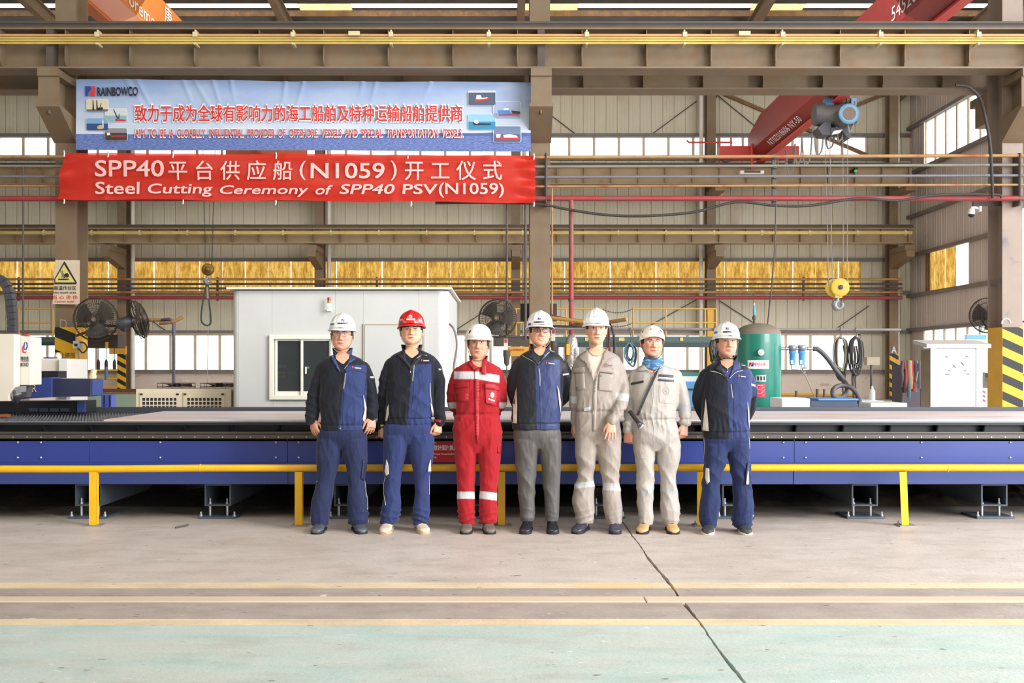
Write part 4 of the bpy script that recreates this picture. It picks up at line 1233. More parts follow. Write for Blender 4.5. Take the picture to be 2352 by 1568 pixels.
# toothed slats, seen at the left
def slat_mesh():
    m = MB(); n = 44; L_ = DT2 - DT - .16
    vs = []; 
    for i in range(n + 1):
        y = DT + .14 + L_ * i / n
        z = .872 if i % 2 else .835
        vs += [(0, y, .70), (0, y, z), (.004, y, z), (.004, y, .70)]
    fs = []
    for i in range(n):
        a = i * 4; b = a + 4
        fs += [(a, b, b + 1, a + 1), (a + 1, b + 1, b + 2, a + 2), (a + 2, b + 2, b + 3, a + 3)]
    m.add(vs, fs); return m.mesh('slat')
me = slat_mesh(); me.materials.append(mat('slag_covered_steel', '#7d7c80', .4, .5, col2='#3c3a3c', scale=30, bump=.8, bscale=80))
for k in range(150):
    o = bpy.data.objects.new('slat', me); COL.objects.link(o); o.parent = t
    x = -5.3 + k * .031
    o.location = Vector((x, 0, 0)) - ORG[t.name]; o.rotation_euler = (0, 0, 0)
# serrated strip at the back edge
m = MB(); x = -1.5
while x < 5.6:
    m.add([(x, DT2 - .01, .868), (x + .018, DT2 - .01, .893), (x + .036, DT2 - .01, .868)], [(0, 1, 2)]); x += .036
o = m.build('rear_teeth', M_dk, t); o['kind'] = 'stuff'
M_plate = mat('rust_bloomed_plate', '#d2ccd0', .5, .1, col2='#d0a888', scale=1.3, ramp=(.42, .62), stretch=(.5, 1.2, 1), col3='#c08058', scale3=.9, ramp3=(.62, .8))
pl = MB().prism([(WX(238, DT + .08), DT + .08), (7.0, DT + .08), (7.0, DT2 - .03), (WX(376, DT2 - .03), DT2 - .03)], 'z', .874, .888)
tag(pl.build('steel_plate', M_plate, None, (2, 10, .874)), 'huge thin rusty steel plate lying on the cutting table', 'plate')
tag(MB().prism([(-5.5, 9.9), (WX(36, 10.1), 10.0), (WX(20, 10.3), 10.35), (-5.5, 10.4)], 'z', .874, .884).build('steel_offcut', mat('rusty_offcut', '#a8623c', .6), None, (-5, 10.1, .874)), 'small rusty offcut on the toothed slats at far left', 'plate')
# supports
M_sup = mat('support_grey', '#4c545e', .5, .2, col2='#3c444c', scale=5)
base = thing('table_support', 'grey square tube support with levelling bolts under the cutting table, at far right', 'support', (WX(2284, 9.2), 9.2, 0), 'table supports')
X = WX(2284, 9.2); w = .118; z0, z1 = .112, .308; y0 = 9.2; y1 = 10.9; th = .013
m = MB()
m.box(X - w, X + w, y0, y1, z0, z0 + th); m.box(X - w, X + w, y0, y1, z1 - th, z1); m.box(X - w, X - w + th, y0, y1, z0 + th, z1 - th); m.box(X + w - th, X + w, y0, y1, z0 + th, z1 - th)
m.build('square_tube', M_sup, base)
MB().box(X - .17, X + .17, y0 - .03, y0 + .30, 0, .02).build('foot_plate', M_sup, base, bevel=.003)
for dx in (-.085, .07):
    m = MB(); m.tube([(X + dx, y0 + .06, .02), (X + dx, y0 + .06, .112)], .012, 8); m.tube([(X + dx, y0 + .06, .125), (X + dx, y0 + .06, .175)], .009, 8); m.lathe([(.018, .10), (.018, .113)], (X + dx, y0 + .06, 0), n=6); m.lathe([(.018, .125), (.018, .137)], (X + dx, y0 + .06, 0), n=6)
    m.build('levelling_bolt', M_bolt, base)
for dx in (-.15, .15):
    m = MB(); m.tube([(X + dx, y0, .02), (X + dx, y0, .062)], .009, 8); m.lathe([(.016, .02), (.016, .035)], (X + dx, y0, 0), n=6); m.build('anchor_bolt', M_bolt, base)
sl = ['grey square tube support under the cutting table, right of the rightmost yellow post', 'grey square tube support under the cutting table, left of the rightmost yellow post', 'grey square tube support behind the legs of the rightmost man', 'grey square tube support behind the legs of the tall beige clad man', 'grey square tube support behind the legs of the man in red',
      'grey square tube support behind the legs of the leftmost man', 'grey square tube support under the table, left of the leftmost man', 'grey square tube support under the table behind the leftmost yellow post']
base['label'] = sl[0]
for k in range(1, 8):
    c = copy_tree(base, None, (-1.163 * k, 0, 0)); c['label'] = sl[k]
# slag and rubbish heaped under the table
m = MB(); nx, ny = 160, 12
vs = []
for j in range(ny + 1):
    for i in range(nx + 1):
        x = -5.5 + 11 * i / nx; y = 10.0 + .9 * j / ny
        h = max(0, .10 + .22 * (j / ny) * (0.6 + noise.noise(Vector((x * 1.1, y, 0)))) + .05 * noise.noise(Vector((x * 7, y * 7, 2)))) * (j / ny) ** .5
        vs.append((x, y, h))
m.add(vs, [(j * (nx + 1) + i, j * (nx + 1) + i + 1, (j + 1) * (nx + 1) + i + 1, (j + 1) * (nx + 1) + i) for j in range(ny) for i in range(nx)])
o = m.build('slag_heap', mat('dark_slag', '#33291d', .9, col2='#1c1a12', scale=8, col3='#4a3420', scale3=5, bump=.6), None, (0, 10.4, 0))
tag(o, 'dark heaped slag and dust lying under the cutting table', 'slag', kind='stuff')
# red notice on the panel
t = thing('notice_plate', 'red bilingual safety notice stuck on the blue table panel beside the man in red', 'sign', W(1060, 1036, DT - .004))
MB().box(WX(992, DT), WX(1140, DT), DT - .004, DT - .001, WZ(1061, DT), WZ(1013, DT)).build('plate', mat('notice_red', '#c41a28', .4), t)
text_on(t, 'lettering', '前做好保护,禁止', (WX(1019, DT), DT - .006, WZ(1028, DT)), 60 / FPX * DT, 12.5 / FPX * DT, M_tw, .02)
text_on(t, 'lettering', '十天', (WX(1066, DT), DT - .006, WZ(1028, DT)), 20 / FPX * DT, 12.5 / FPX * DT, M_tw, .02)
text_on(t, 'lettering', 'Take Proper Precaution,Forbid to Step', (WX(1026, DT), DT - .006, WZ(1042.5, DT)), 80 / FPX * DT, 5.5 / FPX * DT, M_tw, .01)

# yellow guard rail
DY = 8.78
t = thing('guard_rail', 'low yellow steel guard rail on posts behind the standing men', 'railing', (0, DY, 0))
pts = [(-6, DY, .487), (WX(216, DY), DY, .486), (WX(460, DY), DY, .494)]
MB().tube(pts, .031, 16).build('rail_pipe', M_yellow, t)
MB().tube([(WX(460, DY), DY, .494), (WX(1300, DY), DY, .497), (WX(2176, DY), DY, .497)], .031, 16).build('rail_pipe', M_yellow, t)
MB().tube([(WX(2176, DY), DY, .497), (6.2, DY, .495)], .031, 16).build('rail_pipe', M_yellow, t)
for px in (460, 2176): MB().tube([(WX(px, DY) - .008, DY, .495), (WX(px, DY), DY, .495), (WX(px, DY) + .008, DY, .495)], [.031, .035, .031], 16).build('weld_bead', M_yellow, t)
for px in (216, 687, 1152, 1608, 2071):
    X = WX(px, DY); m = MB()
    lean = .02 if px == 2071 else 0
    m.bar((X - .0, DY - .028, .465), (X + lean, DY - .028, .012), .062, .006, up=(0, 1, 0)); m.bar((X + .028, DY, .465), (X + .028 + lean, DY, .012), .006, .056, up=(0, 1, 0))
    m.build('post', M_yellow, t)
    m = MB(); m.box(X - .06 + lean, X + .085 + lean, DY - .07, DY + .07, 0, .010); m.build('foot_plate', mat('dusty_plate', '#9c948c', .5, .3), t)
    m = MB(); m.lathe([(.011, .010), (.011, .022), (.006, .022), (.006, .038)], (X - .035 + lean, DY + .035, 0), n=6); m.build('anchor_bolt', M_bolt, t)

# ================================================================== WHITE CABIN
DC = 12.0
t = thing('operator_cabin', 'white panelled operator cabin with a sliding window behind the men at left', 'cabin', (WX(783, DC), DC, 0))
M_cw = mat('white_panel', '#c4c4c2', .4, col2='#b8b7b3', scale=1.2, col3='#cdbfa2', scale3=.8, ramp3=(.64, .85))
x0, x1 = WX(533, DC), WX(1030, DC); dz = WZ(667, DC); dep = 2.3
wx0, wx1, wz0, wz1 = WX(628, DC), WX(764, DC), WZ(911, DC), WZ(776, DC)
cuts = [x0, WX(624.5, DC), WX(770, DC), WX(834, DC), WX(962, DC), x1]
def cw(a, b, za, zc, n='wall_panel', y0=DC, y1=DC + .05):
    MB().box(a + .001, b - .001, y0, y1, za, zc).build(n, M_cw, t, bevel=.0015)
m = MB(); R = .075
prof = [(x0 + R - R * math.cos(a), DC + R - R * math.sin(a)) for a in np.linspace(0, PI / 2, 7)]
m.prism(prof + [(x0 + R, DC + .05), (x0 + .05, DC + .1)], 'z', .05, dz)
m.build('corner_post', M_cw, t)
m = MB(); R2 = .13
prof = [(x1 - R2 + R2 * math.sin(a), DC + R2 - R2 * math.cos(a)) for a in np.linspace(0, PI / 2, 9)]
m.prism(prof + [(x1 - .05, DC + .14), (x1 - R2, DC + .05)], 'z', .05, dz)
for p in m.f: pass
m.build('corner_post', M_cw, t)
cw(x0 + R, cuts[1], .05, dz); cw(cuts[1], cuts[2], wz1, dz); cw(cuts[1], wx0, .05, wz1); cw(wx1, cuts[2], .05, wz1); cw(wx0, wx1, .05, wz0)
cw(cuts[2], cuts[3], .05, dz); cw(cuts[3], cuts[4], WZ(744, DC), dz); cw(cuts[4], x1 - R2, WZ(744, DC), dz); cw(WX(975, DC), x1 - R2, .05, WZ(744, DC))
cw(x0, x0 + .05, .05, dz, y0=DC + R, y1=DC + dep); cw(x1 - .05, x1, .05, dz, y0=DC + R2, y1=DC + 1.2); cw(x1 - .05, x1, .05, dz, y0=DC + 1.2, y1=DC + dep); cw(x0, x1, .05, dz, y0=DC + dep - .05, y1=DC + dep)
MB().box(x0 - .06, x1 + .06, DC - .05, DC + dep + .12, dz, dz + .0).build if 0 else None
m = MB(); m.box(WX(519, DC - .07), WX(1034, DC - .07) + .02, DC - .07, DC + dep + .15, dz + .01, WZ(659, DC - .07)); m.build('roof_slab', mat('cabin_roof_edge', '#d8d2c6', .5), t, bevel=.006)
MB().box(x0, x1, DC, DC + dep, 0, .05).build('floor_frame', M_dk, t)
# door
MB().box(WX(838, DC), WX(972, DC), DC - .012, DC + .03, .06, WZ(745.5, DC)).build('door', M_cw, t, bevel=.004)
m = MB(); a, b, zt_ = WX(835, DC), WX(975, DC), WZ(743, DC)
m.frame(a, b, DC - .02, DC, .05, zt_, .012); m.build('door_frame', mat('door_trim_beige', '#c4b8a4', .4), t)
# window
w_ = bpy.data.objects.new('window', None); COL.objects.link(w_); w_.parent = t; ORG[w_.name] = ORG[t.name]
M_al = mat('cream_aluminium', '#e2dcd0', .35)
m = MB(); fx0, fx1, fz0, fz1 = WX(620, DC), WX(770, DC), WZ(917.5, DC), WZ(769, DC)
m.frame(fx0, fx1, DC - .04, DC + .05, fz0, fz1, .05)
m.build('frame', M_al, w_, bevel=.004)
def sash(a, b, y):
    m = MB(); z0_, z1_ = WZ(908, DC), WZ(778, DC)
    m.frame(a, b, y, y + .02, z0_, z1_, .03, .05, .025)
    m.build('sash', M_al, w_, bevel=.003)
    MB().box(a + .03, b - .03, y + .008, y + .012, z0_ + .05, z1_ - .025).build('pane', M_glass, w_)
M_glass = mat('dark_window_glass', '#3a4044', .05, alpha=.5, spec=.8)  # pane coloured dark to give the dim cabin interior behind it
sash(WX(631, DC), WX(697, DC), DC + .01); sash(WX(691, DC), WX(762, DC), DC - .015)
MB().box(WX(702, DC), WX(705, DC), DC - .03, DC - .015, WZ(858, DC), WZ(842, DC)).build('latch', M_white, w_)
# inside the cabin
i_ = thing('control_unit', 'dark machine cabinet with yellow stickers seen inside the cabin window', 'machine', (WX(690, DC), DC + .9, 0))
MB().box(WX(600, DC), WX(760, DC), DC + .7, DC + 1.1, 0.06, 2.0).build('cabinet', mat('cabin_inside_grey', '#565c58', .6), i_)
MB().box(WX(600, DC + .6), WX(745, DC + .6), DC + .6, DC + .7, WZ(852, DC + .6), WZ(785, DC + .6)).build('dark_front', mat('cabin_inside_navy', '#1d2638', .5), i_)
text_on(i_, 'lettering', 'FOCUS', (WX(646, DC + .59), DC + .59, WZ(841, DC + .59)), .14, .03, M_white, .01, shear=.2)
for a in (637, 648):
    for z in (853, 861): MB().box(WX(a, DC + .6), WX(a + 9, DC + .6), DC + .59, DC + .60, WZ(z + 6, DC + .6), WZ(z, DC + .6)).build('yellow_sticker', mat('sticker_yellow', '#c8b83c', .5), i_)
MB().lathe([(.014, -.01), (.014, 0)], (WX(708, DC + .6), DC + .595, WZ(844, DC + .6)), 'y', 12).build('indicator', mat('green_led', '#37e0a0', .3, emit='#37e0a0', emit_s=3), i_)
# stack light
t = thing('stack_light', 'red amber and green stack light on the cabin front, green lit', 'lamp', W(755, 715, DC - .06))
c = (WX(755.5, DC - .07), DC - .07, 0)
def seg(n_, y0, y1, mm, r=.019): MB().lathe([(r, WZ(y1, DC - .07)), (r, WZ(y0, DC - .07))], c, n=16).build(n_, mm, t)
seg('red_lens', 683, 690, mat('stack_red', '#a0242a', .3)); seg('amber_lens', 690.5, 696, mat('stack_amber', '#b86a1c', .3)); seg('green_lens', 696.5, 705, mat('stack_green', '#bff5d8', .3, emit='#5cf0a8', emit_s=4.0)); seg('stem', 705, 712, M_al, .012)
MB().box(c[0] - .02, c[0] + .02, DC - .08, DC, WZ(715, DC), WZ(710, DC)).build('bracket', M_al, t)
tag(MB().tube(cat_rom([W(1033, 744, DC + .2), W(1042, 755, DC + .1), W(1048, 775, DC + .1), W(1049, 800, DC + .1), W(1044, 830, DC + .1), W(1042, 850, DC + .1)], 5), .013, 8).build('flexible_conduit', mat('grey_conduit', '#77726c', .5), None, W(1045, 800, DC)), 'grey flexible conduit curving out of the cabin side', 'cable')

# ================================================================== CHILLER
DK = 12.45
t = thing('chiller_unit', 'low beige chiller with two rooftop fans and square vent holes', 'machine', (WX(422, DK), DK, 0))
M_bg = mat('chiller_beige', '#d8cbb4', .45, col2='#cdbd9f', scale=1.5); M_hole = mat('vent_dark', '#2c2822', .8)
a, b = WX(312, DK), WX(531, DK); zt_ = WZ(893, DK)
MB().box(a, b, DK, DK + .7, 0, zt_).build('casing', M_bg, t, bevel=.006)
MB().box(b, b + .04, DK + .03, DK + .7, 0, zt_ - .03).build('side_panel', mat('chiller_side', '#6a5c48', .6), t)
for p0, p1, h0 in ((321, 413.5, 328), (421, 517, 431)):
    d_ = MB().box(WX(p0, DK), WX(p1, DK), DK - .012, DK, .1, WZ(900.5, DK)).build('door_panel', M_bg, t, bevel=.003)
    m = MB()
    for i in range(9):
        for j in range(9):
            px = h0 + i * 9.0; py = 913.5 + j * 9
            m.box(WX(px, DK), WX(px + 6, DK), DK - .014, DK - .010, WZ(py + 6.4, DK), WZ(py, DK))
    o = m.build('vent_holes', M_hole, d_); o['kind'] = 'stuff'
    for q in (p0 + 1.5, p1 - 8):
        MB().box(WX(q, DK), WX(q + 6, DK), DK - .018, DK - .01, WZ(907, DK), WZ(903, DK)).build('latch', M_hole, d_)
for px0, px1 in ((339, 428), (440, 529)):
    cx = WX((px0 + px1) / 2, DK) + .01; r = (px1 - px0) / FPX * DK / 2; cy = DK + .33
    g = MB()
    for z in (zt_ + .02, zt_ + .065):
        for q in (1, .8):
            g.tube([(cx + r * q * math.cos(v), cy + r * .7 * q * math.sin(v), z) for v in np.linspace(0, 2 * PI, 25)[:-1]], .0035, 5, closed=True)
    for k in range(12):
        v = 2 * PI * k / 12
        g.tube([(cx + r * math.cos(v), cy + .7 * r * math.sin(v), zt_ + .0), (cx + r * math.cos(v), cy + .7 * r * math.sin(v), zt_ + .065), (cx, cy, zt_ + .068)], .0035, 5)
    g.build('fan_guard', M_steel_d, t)
    g = MB(); g.lathe([(.05, zt_ + .02), (.05, zt_ + .065)], (cx, cy, 0), n=12)
    for k in range(3):
        v = 2 * PI * k / 3 + .3
        g.add([(cx + .04 * math.cos(v), cy + .04 * math.sin(v), zt_ + .03), (cx + r * .85 * math.cos(v - .3), cy + .6 * r * math.sin(v - .3), zt_ + .025), (cx + r * .85 * math.cos(v + .3), cy + .6 * r * math.sin(v + .3), zt_ + .058), (cx + .04 * math.cos(v + .8), cy + .04 * math.sin(v + .8), zt_ + .05)], [(0, 1, 2, 3)])
    g.build('fan_blades', M_dk, t)

# ================================================================== AIR TANK WITH FILTERS
DA = 15.0
t = thing('air_tank', 'tall green compressed air tank with dusty brown domed top', 'tank', (WX(1743, DA), DA, 0))
M_gt = mat('tank_green', '#1f7a68', .3, col2='#1b6f60', scale=1.5, coat=.3); M_gd = mat('tank_dusty_top', '#7d6a5c', .7, col2='#6c7a68', scale=2.5)
r = 51 / FPX * DA; cx = WX(1742, DA); zs = WZ(768, DA); zt_ = WZ(742, DA)
MB().lathe([(r * .96, .25), (r, .3), (r, zs)], (cx, DA, 0), n=64).build('shell', M_gt, t)
MB().lathe([(r, zs)] + [(r * math.cos(a), zs + (zt_ - zs) * math.sin(a)) for a in np.linspace(.12, PI / 2, 10)], (cx, DA, 0), n=64).build('domed_head', M_gd, t)
for k in range(3):
    a = 2 * PI * k / 3 + .5
    MB().box(cx + r * .8 * math.cos(a) - .05, cx + r * .8 * math.cos(a) + .05, DA + r * .8 * math.sin(a) - .05, DA + r * .8 * math.sin(a) + .05, 0, .35).build('leg', M_gt, t)
m = MB(); m.tube([(cx - .06, DA, zt_ - .02), (cx - .06, DA, zt_ + .12)], .018, 10); m.lathe([(.03, 0), (.03, .05)], (cx - .06, DA, zt_ + .05), n=6); m.build('valve_stem', M_steel_d, t)
m = MB(); m.lathe([(.015, 0), (.022, .08), (.012, .14), (.013, .17)], (cx - .06, DA, zt_ + .10), n=12); m.build('safety_valve', mat('valve_teal', '#3f9ab4', .4), t)
MB().lathe([(.014, 0), (.016, .03), (.008, .04)], (cx - .065, DA, zt_ + .26), n=10).build('valve_cap', mat('valve_pink', '#d89098', .4), t)
gx, gz = WX(1746, DA - r), WZ(809, DA - r)
m = MB(); m.lathe([(.043, 0), (.046, .01), (.046, .05)], (gx, DA - r - .06, gz), 'y', 28); m.build('pressure_gauge', M_bolt, t)
MB().lathe([(.0, -.001), (.038, -.001), (.038, .002)], (gx, DA - r - .06, gz), 'y', 28).build('gauge_dial', M_white, t)
MB().bar((gx - .015, DA - r - .063, gz - .02), (gx + .01, DA - r - .063, gz + .012), .004, .002).build('gauge_needle', M_black, t)
def on_tank(x0, x1, y0, y1, mm, name, off=.003):
    m = MB(); n = 12; vs = []
    for k in range(2):
        for i in range(n + 1):
            px = x0 + (x1 - x0) * i / n; X = WX(px, DA - r * .9) - cx
            Y = DA - math.sqrt(max(0, (r + off) ** 2 - X * X)); vs.append((cx + X, Y, WZ(y1 if k else y0, DA - r * .9)))
    m.add(vs, [(i, i + n + 1, i + n + 2, i + 1) for i in range(n)])
    return m.build(name, mm, t)
def tank_fn(off):
    def fn(p):
        X = p.x - cx
        return Vector((p.x, DA - math.sqrt(max(0, (r + off) ** 2 - X * X)), p.z))
    return fn
on_tank(1719, 1765, 827, 847, M_white, 'label'); on_tank(1735, 1758, 861, 876, mat('plate_silver', '#b8bcba', .3, .5), 'rating_plate'); on_tank(1733, 1756, 881, 912, mat('notice_pink_red', '#c83a50', .4), 'warning_notice')
Dq = DA - r * .9
text_on(t, 'lettering', '中兴环', (WX(1745, Dq), Dq, WZ(836.5, Dq)), 26 / FPX * Dq, 9.5 / FPX * Dq, M_tred, .01, shear=.1, fn=tank_fn(.006))
put_logo(t, 1721.5, 1730.5, 832, 841, Dq, fn=tank_fn(.006), mats_=(M_tred, M_lb))
text_on(t, 'lettering', '警告标志', (WX(1745, Dq), Dq, WZ(884.5, Dq)), 12 / FPX * Dq, 2.6 / FPX * Dq, M_tw, .0, fn=tank_fn(.006))
for k in range(3): 
    a = 1738 + 7 * k; m = MB(); f_ = tank_fn(.006)
    m.add([f_(Vector((WX(a, Dq), 0, WZ(864, Dq)))), f_(Vector((WX(a + 4, Dq), 0, WZ(864, Dq)))), f_(Vector((WX(a + 4, Dq), 0, WZ(873, Dq)))), f_(Vector((WX(a, Dq), 0, WZ(873, Dq))))], [(3, 2, 1, 0)]); m.build('printed_field', M_tdk, t)
for k in range(7):
    a = 888 + 3 * k; m = MB(); f_ = tank_fn(.006)
    m.add([f_(Vector((WX(1736, Dq), 0, WZ(a, Dq)))), f_(Vector((WX(1753 - (k % 3) * 2, Dq), 0, WZ(a, Dq)))), f_(Vector((WX(1753 - (k % 3) * 2, Dq), 0, WZ(a + .9, Dq)))), f_(Vector((WX(1736, Dq), 0, WZ(a + .9, Dq))))], [(3, 2, 1, 0)]); m.build('printed_line', M_pk, t)
# filters
t = thing('air_filter_pair', 'pair of blue canister air filters piped to the green tank', 'filter', W(1830, 800, DA))
m = MB(); m.tube([W(1792, 800, DA), W(1868, 801, DA)], .016, 10)
for px in (1796, 1807, 1836, 1857): m.lathe([(.028, -.02), (.028, .02)], W(px, 800, DA), 'x', 6)
m.build('pipe_run', M_bolt, t)
M_fb = mat('filter_blue', '#5aa0dc', .3)
for px in (1820.5, 1841.5):
    MB().lathe([(.0, .0), (.05, .0), (.058, .04), (.06, .07), (.05, .085), (.0, .085)], (WX(px, DA), DA, WZ(806, DA)), n=18).build('filter_head', mat('filter_head_grey', '#8d9096', .4, .3), t)
    c_ = MB().lathe([(.035, WZ(838, DA)), (.042, WZ(834, DA)), (.045, WZ(812, DA)), (.052, WZ(811, DA)), (.052, WZ(806, DA))], (WX(px, DA), DA, 0), n=18).build('canister', M_fb, t)
    MB().box(WX(px - 6, DA), WX(px - 1, DA), DA - .046, DA - .044, WZ(836, DA), WZ(827, DA)).build('sticker', M_white, c_)
m = MB(); m.tube([W(1818, 838, DA), W(1819, 848, DA), W(1832, 848, DA)], .012, 8); m.tube([W(1841, 838, DA), W(1841, 850, DA)], .012, 8); m.lathe([(.03, -.03), (.03, .03)], W(1848, 848, DA), 'x', 10); m.lathe([(.012, -.06), (.012, .09)], W(1848, 846, DA), 'z', 8)
m.build('drain_valve', M_bolt, t)
M_hose = mat('grey_black_hose', '#4c4a4c', .5)
tag(MB().tube(cat_rom([W(1868, 801, DA), W(1880, 803, DA), W(1900, 822, DA), W(1920, 850, DA), W(1938, 872, DA), W(1946, 888, DA - .1), W(1942, 905, DA - .3), W(1928, 914, DA - .5), W(1914, 908, DA - .6), W(1915, 893, DA - .5), W(1932, 885, DA - .3), W(1955, 890, DA - .3), W(1970, 908, DA - .3), W(1977, 935, DA - .3)], 6), .034, 10).build('air_hose', M_hose, None, W(1930, 860, DA)), 'thick grey hose looping down from the blue air filters', 'hose')
tag(MB().tube(cat_rom([W(1841, 850, DA), W(1852, 866, DA), W(1866, 900, DA), W(1882, 935, DA)], 5), .008, 6).build('drain_hose', mat('thin_beige_hose', '#9c9078', .6), None, W(1860, 880, DA)), 'thin beige hose trailing from the filter drain', 'hose')
# hose bundles hung from the utility pipe
def bundle(label, cx, top, bot, wpx, n, D, colr, seed, r=.012, tails=2):
    D = 16.66
    rr = random.Random(seed)
    t = thing('hose_coil', label, 'hose', W(cx, top, D), 'hoses hung on the grey pipe')
    MB().tube([W(cx, 752, D), W(cx - 2, 758, D), W(cx + 2, top - 12, D), W(cx, top + 2, D)], .008, 6).build('hook', M_steel_d, t)
    for k in range(n):
        ww = wpx * rr.uniform(.6, 1.05); b = bot - rr.uniform(0, (bot - top) * .35); o = rr.uniform(-3, 3); dd = D + rr.uniform(-.06, .06)
        pts = [W(cx + o, top + rr.uniform(-2, 3), dd), W(cx + ww * .75 + o, top + 10, dd), W(cx + ww + o, (top + b) / 2, dd), W(cx + ww * .7 + o, b - 8, dd), W(cx + o + rr.uniform(-4, 4), b, dd), W(cx - ww * .7 + o, b - 10, dd), W(cx - ww + o, (top + b) / 2, dd), W(cx - ww * .75 + o, top + 10, dd)]
        P_ = [Vector(p) for p in pts]; P_ = cat_rom(P_ + [P_[0]], 4)[:-1]
        MB().tube(P_, r * rr.uniform(.8, 1.2), 6, closed=True).build('hose_loop', colr[k % len(colr)], t)
    for k in range(tails):
        o = rr.uniform(-8, 8)
        MB().tube(cat_rom([W(cx + o, top + 20, D), W(cx + o + 4, (top + bot) / 2, D), W(cx + o - 2, bot, D), W(cx + o + rr.uniform(-3, 6), 936, D)], 4), r, 6).build('hose_tail', colr[0], t)
    return t
bundle('coil of thin dark hoses hung beside the grey hose, left of the pair', 1931, 773, 880, 14, 8, 16.4, [M_cab, mat('brass_hose', '#8a8270', .5)], 3)
bundle('coil of black hoses, right of the pair near the tank', 1966, 774, 870, 17, 8, 16.4, [M_cab, M_hose], 8, tails=4)
bundle('teal and black hose coil between the two beige clad men', 1448, 787, 846, 13, 6, 16.4, [mat('teal_hose', '#4f7f88', .5), M_hose], 5, tails=0)
bundle('tangle of black hoses hung left of the rightmost helmet', 1640, 776, 842, 12, 7, 16.4, [M_cab], 11, tails=0)

# ================================================================== WALL FANS
def fan(label, c, r, nrm, mount, seed=0):
    """c centre, nrm facing direction"""
    t = thing('wall_fan', label, 'fan', c)
    n_ = Vector(nrm).normalized(); u = n_.cross(Vector((0, 0, 1))).normalized(); v = u.cross(n_)
    C = Vector(c)
    def P(a, q, d): return C + (u * math.cos(a) + v * math.sin(a)) * (q * r) + n_ * d
    m = MB()
    for q, d, th in ((1, 0, .010), (.98, .04, .005), (.98, -.04, .005), (.75, .10, .004), (.5, .13, .004), (.25, .145, .004), (.7, -.09, .004), (.35, -.11, .004)):
        m.tube([P(a, q, d) for a in np.linspace(0, 2 * PI, 37)[:-1]], th, 5, closed=True)
    for k in range(56):
        a = 2 * PI * k / 56
        m.tube([P(a, .08, .15), P(a + .15, .5, .13), P(a + .22, .8, .085), P(a + .25, 1, 0), P(a + .2, .7, -.09), P(a, .2, -.12)], .003, 3, cap=False)
    m.build('cage', M_cage, t)
    m = MB()
    for k in range(3):
        a0 = 2 * PI * k / 3 + seed
        vs = []
        for i in range(5):
            q = .15 + .72 * i / 4
            for s_ in range(5):
                a = a0 + (s_ / 4 - .5) * (1.5 - .2 * i / 4)
                vs.append(P(a, q, .03 + .05 * (s_ / 4 - .5) * 2))
        m.add(vs, [(i * 5 + j, i * 5 + j + 1, (i + 1) * 5 + j + 1, (i + 1) * 5 + j) for i in range(4) for j in range(4)], 0, True)
    m.build('blades', mat('fan_blade_brown', '#4c423c', .5), t)
    m = MB(); m.tube([P(0, 0, .15), P(0, 0, .13), P(0, 0, .08)], [.04, .07, .08], 16); m.build('hub_cap', mat('hub_tan', '#7d6a58', .5), t)
    m = MB(); m.tube([P(0, 0, -.06), P(0, 0, -.12), P(0, 0, -.3), P(0, 0, -.34)], [.08, .10, .10, .05], 18); m.build('motor', mat('fan_motor', '#4a4c50', .4, .3), t)
    MB().tube(cat_rom([C - n_ * .2, C - n_ * .22 + Vector((0, 0, -.12))] + [Vector(p) for p in mount], 4), .022, 8).build('arm', M_steel_d, t)
    return t
M_cage = mat('dusty_fan_wire', '#3c342e', .5)
X = -7.39 + CW / 2
fan('round wall fan facing the camera on the left near column', W(220, 733, 16.7), 50 / FPX * 16.7, (.12, -1, -.05), [(X + .05, 17.2, WZ(770, 17))], .4)
fan('wall fan turned away to the right, beside the one on the left column', W(317, 733, 16.5), 45 / FPX * 16.5, (.93, .45, .33), [W(262, 748, 17.0), (X, 17.4, WZ(748, 17.3))], 1.0)
fan('round wall fan above the helmet of the man in red', W(1143, 731, 16.9), 44 / FPX * 16.9, (-.15, -1, 0), [W(1150, 770, 17.3), W(1225, 775, 17.4)], .9)
fan('wall fan half hidden behind the right near column', W(2268, 724, 18.4), 40 / FPX * 18.4, (-.1, -1, 0), [(8.5, 17.8, WZ(760, 17.8))], .2)
# dark boards behind the middle column, box below the left fan
tag(MB().box(WX(1195, 17.9), WX(1279, 17.9), 17.88, 17.92, WZ(738, 17.9), WZ(697, 17.9)).build('back_board', mat('dark_brown_board', '#3c3230', .6), None, W(1237, 717, 17.9)), 'dark board fixed behind the middle near column above the helmet', 'board')
t = thing('control_box', 'dark brown control box on the left column below the facing fan', 'box', W(235, 785, 17.0))
MB().box(WX(201, 17), WX(271, 17), 17.0, 17.35, WZ(799, 17), WZ(768, 17)).build('casing', mat('dark_brown_box', '#3e342f', .5), t, bevel=.01)
MB().box(WX(243, 17), WX(249, 17), 16.97, 17.0, WZ(799, 17), WZ(785, 17)).build('yellow_handle', M_yellow, t)
t = thing('socket_box', 'white power socket box with a plug on the left column edge', 'box', W(178, 790, 17.2))
MB().box(WX(170, 17.2), WX(185, 17.2), 17.15, 17.3, WZ(800, 17.2), WZ(783, 17.2)).build('casing', M_white, t, bevel=.008)
MB().box(WX(173, 17.15), WX(178, 17.15), 17.11, 17.15, WZ(795, 17.2), WZ(789, 17.2)).build('plug', M_black, t)
tag(MB().tube(cat_rom([W(184, 786, 17.1), W(194, 788, 17.0), W(200, 800, 17.0), W(190, 810, 17.0), W(180, 800, 17.1)], 5), .012, 6).build('power_cord', M_cab, None, W(190, 800, 17)), 'black power cord looping from the white socket box', 'cord')
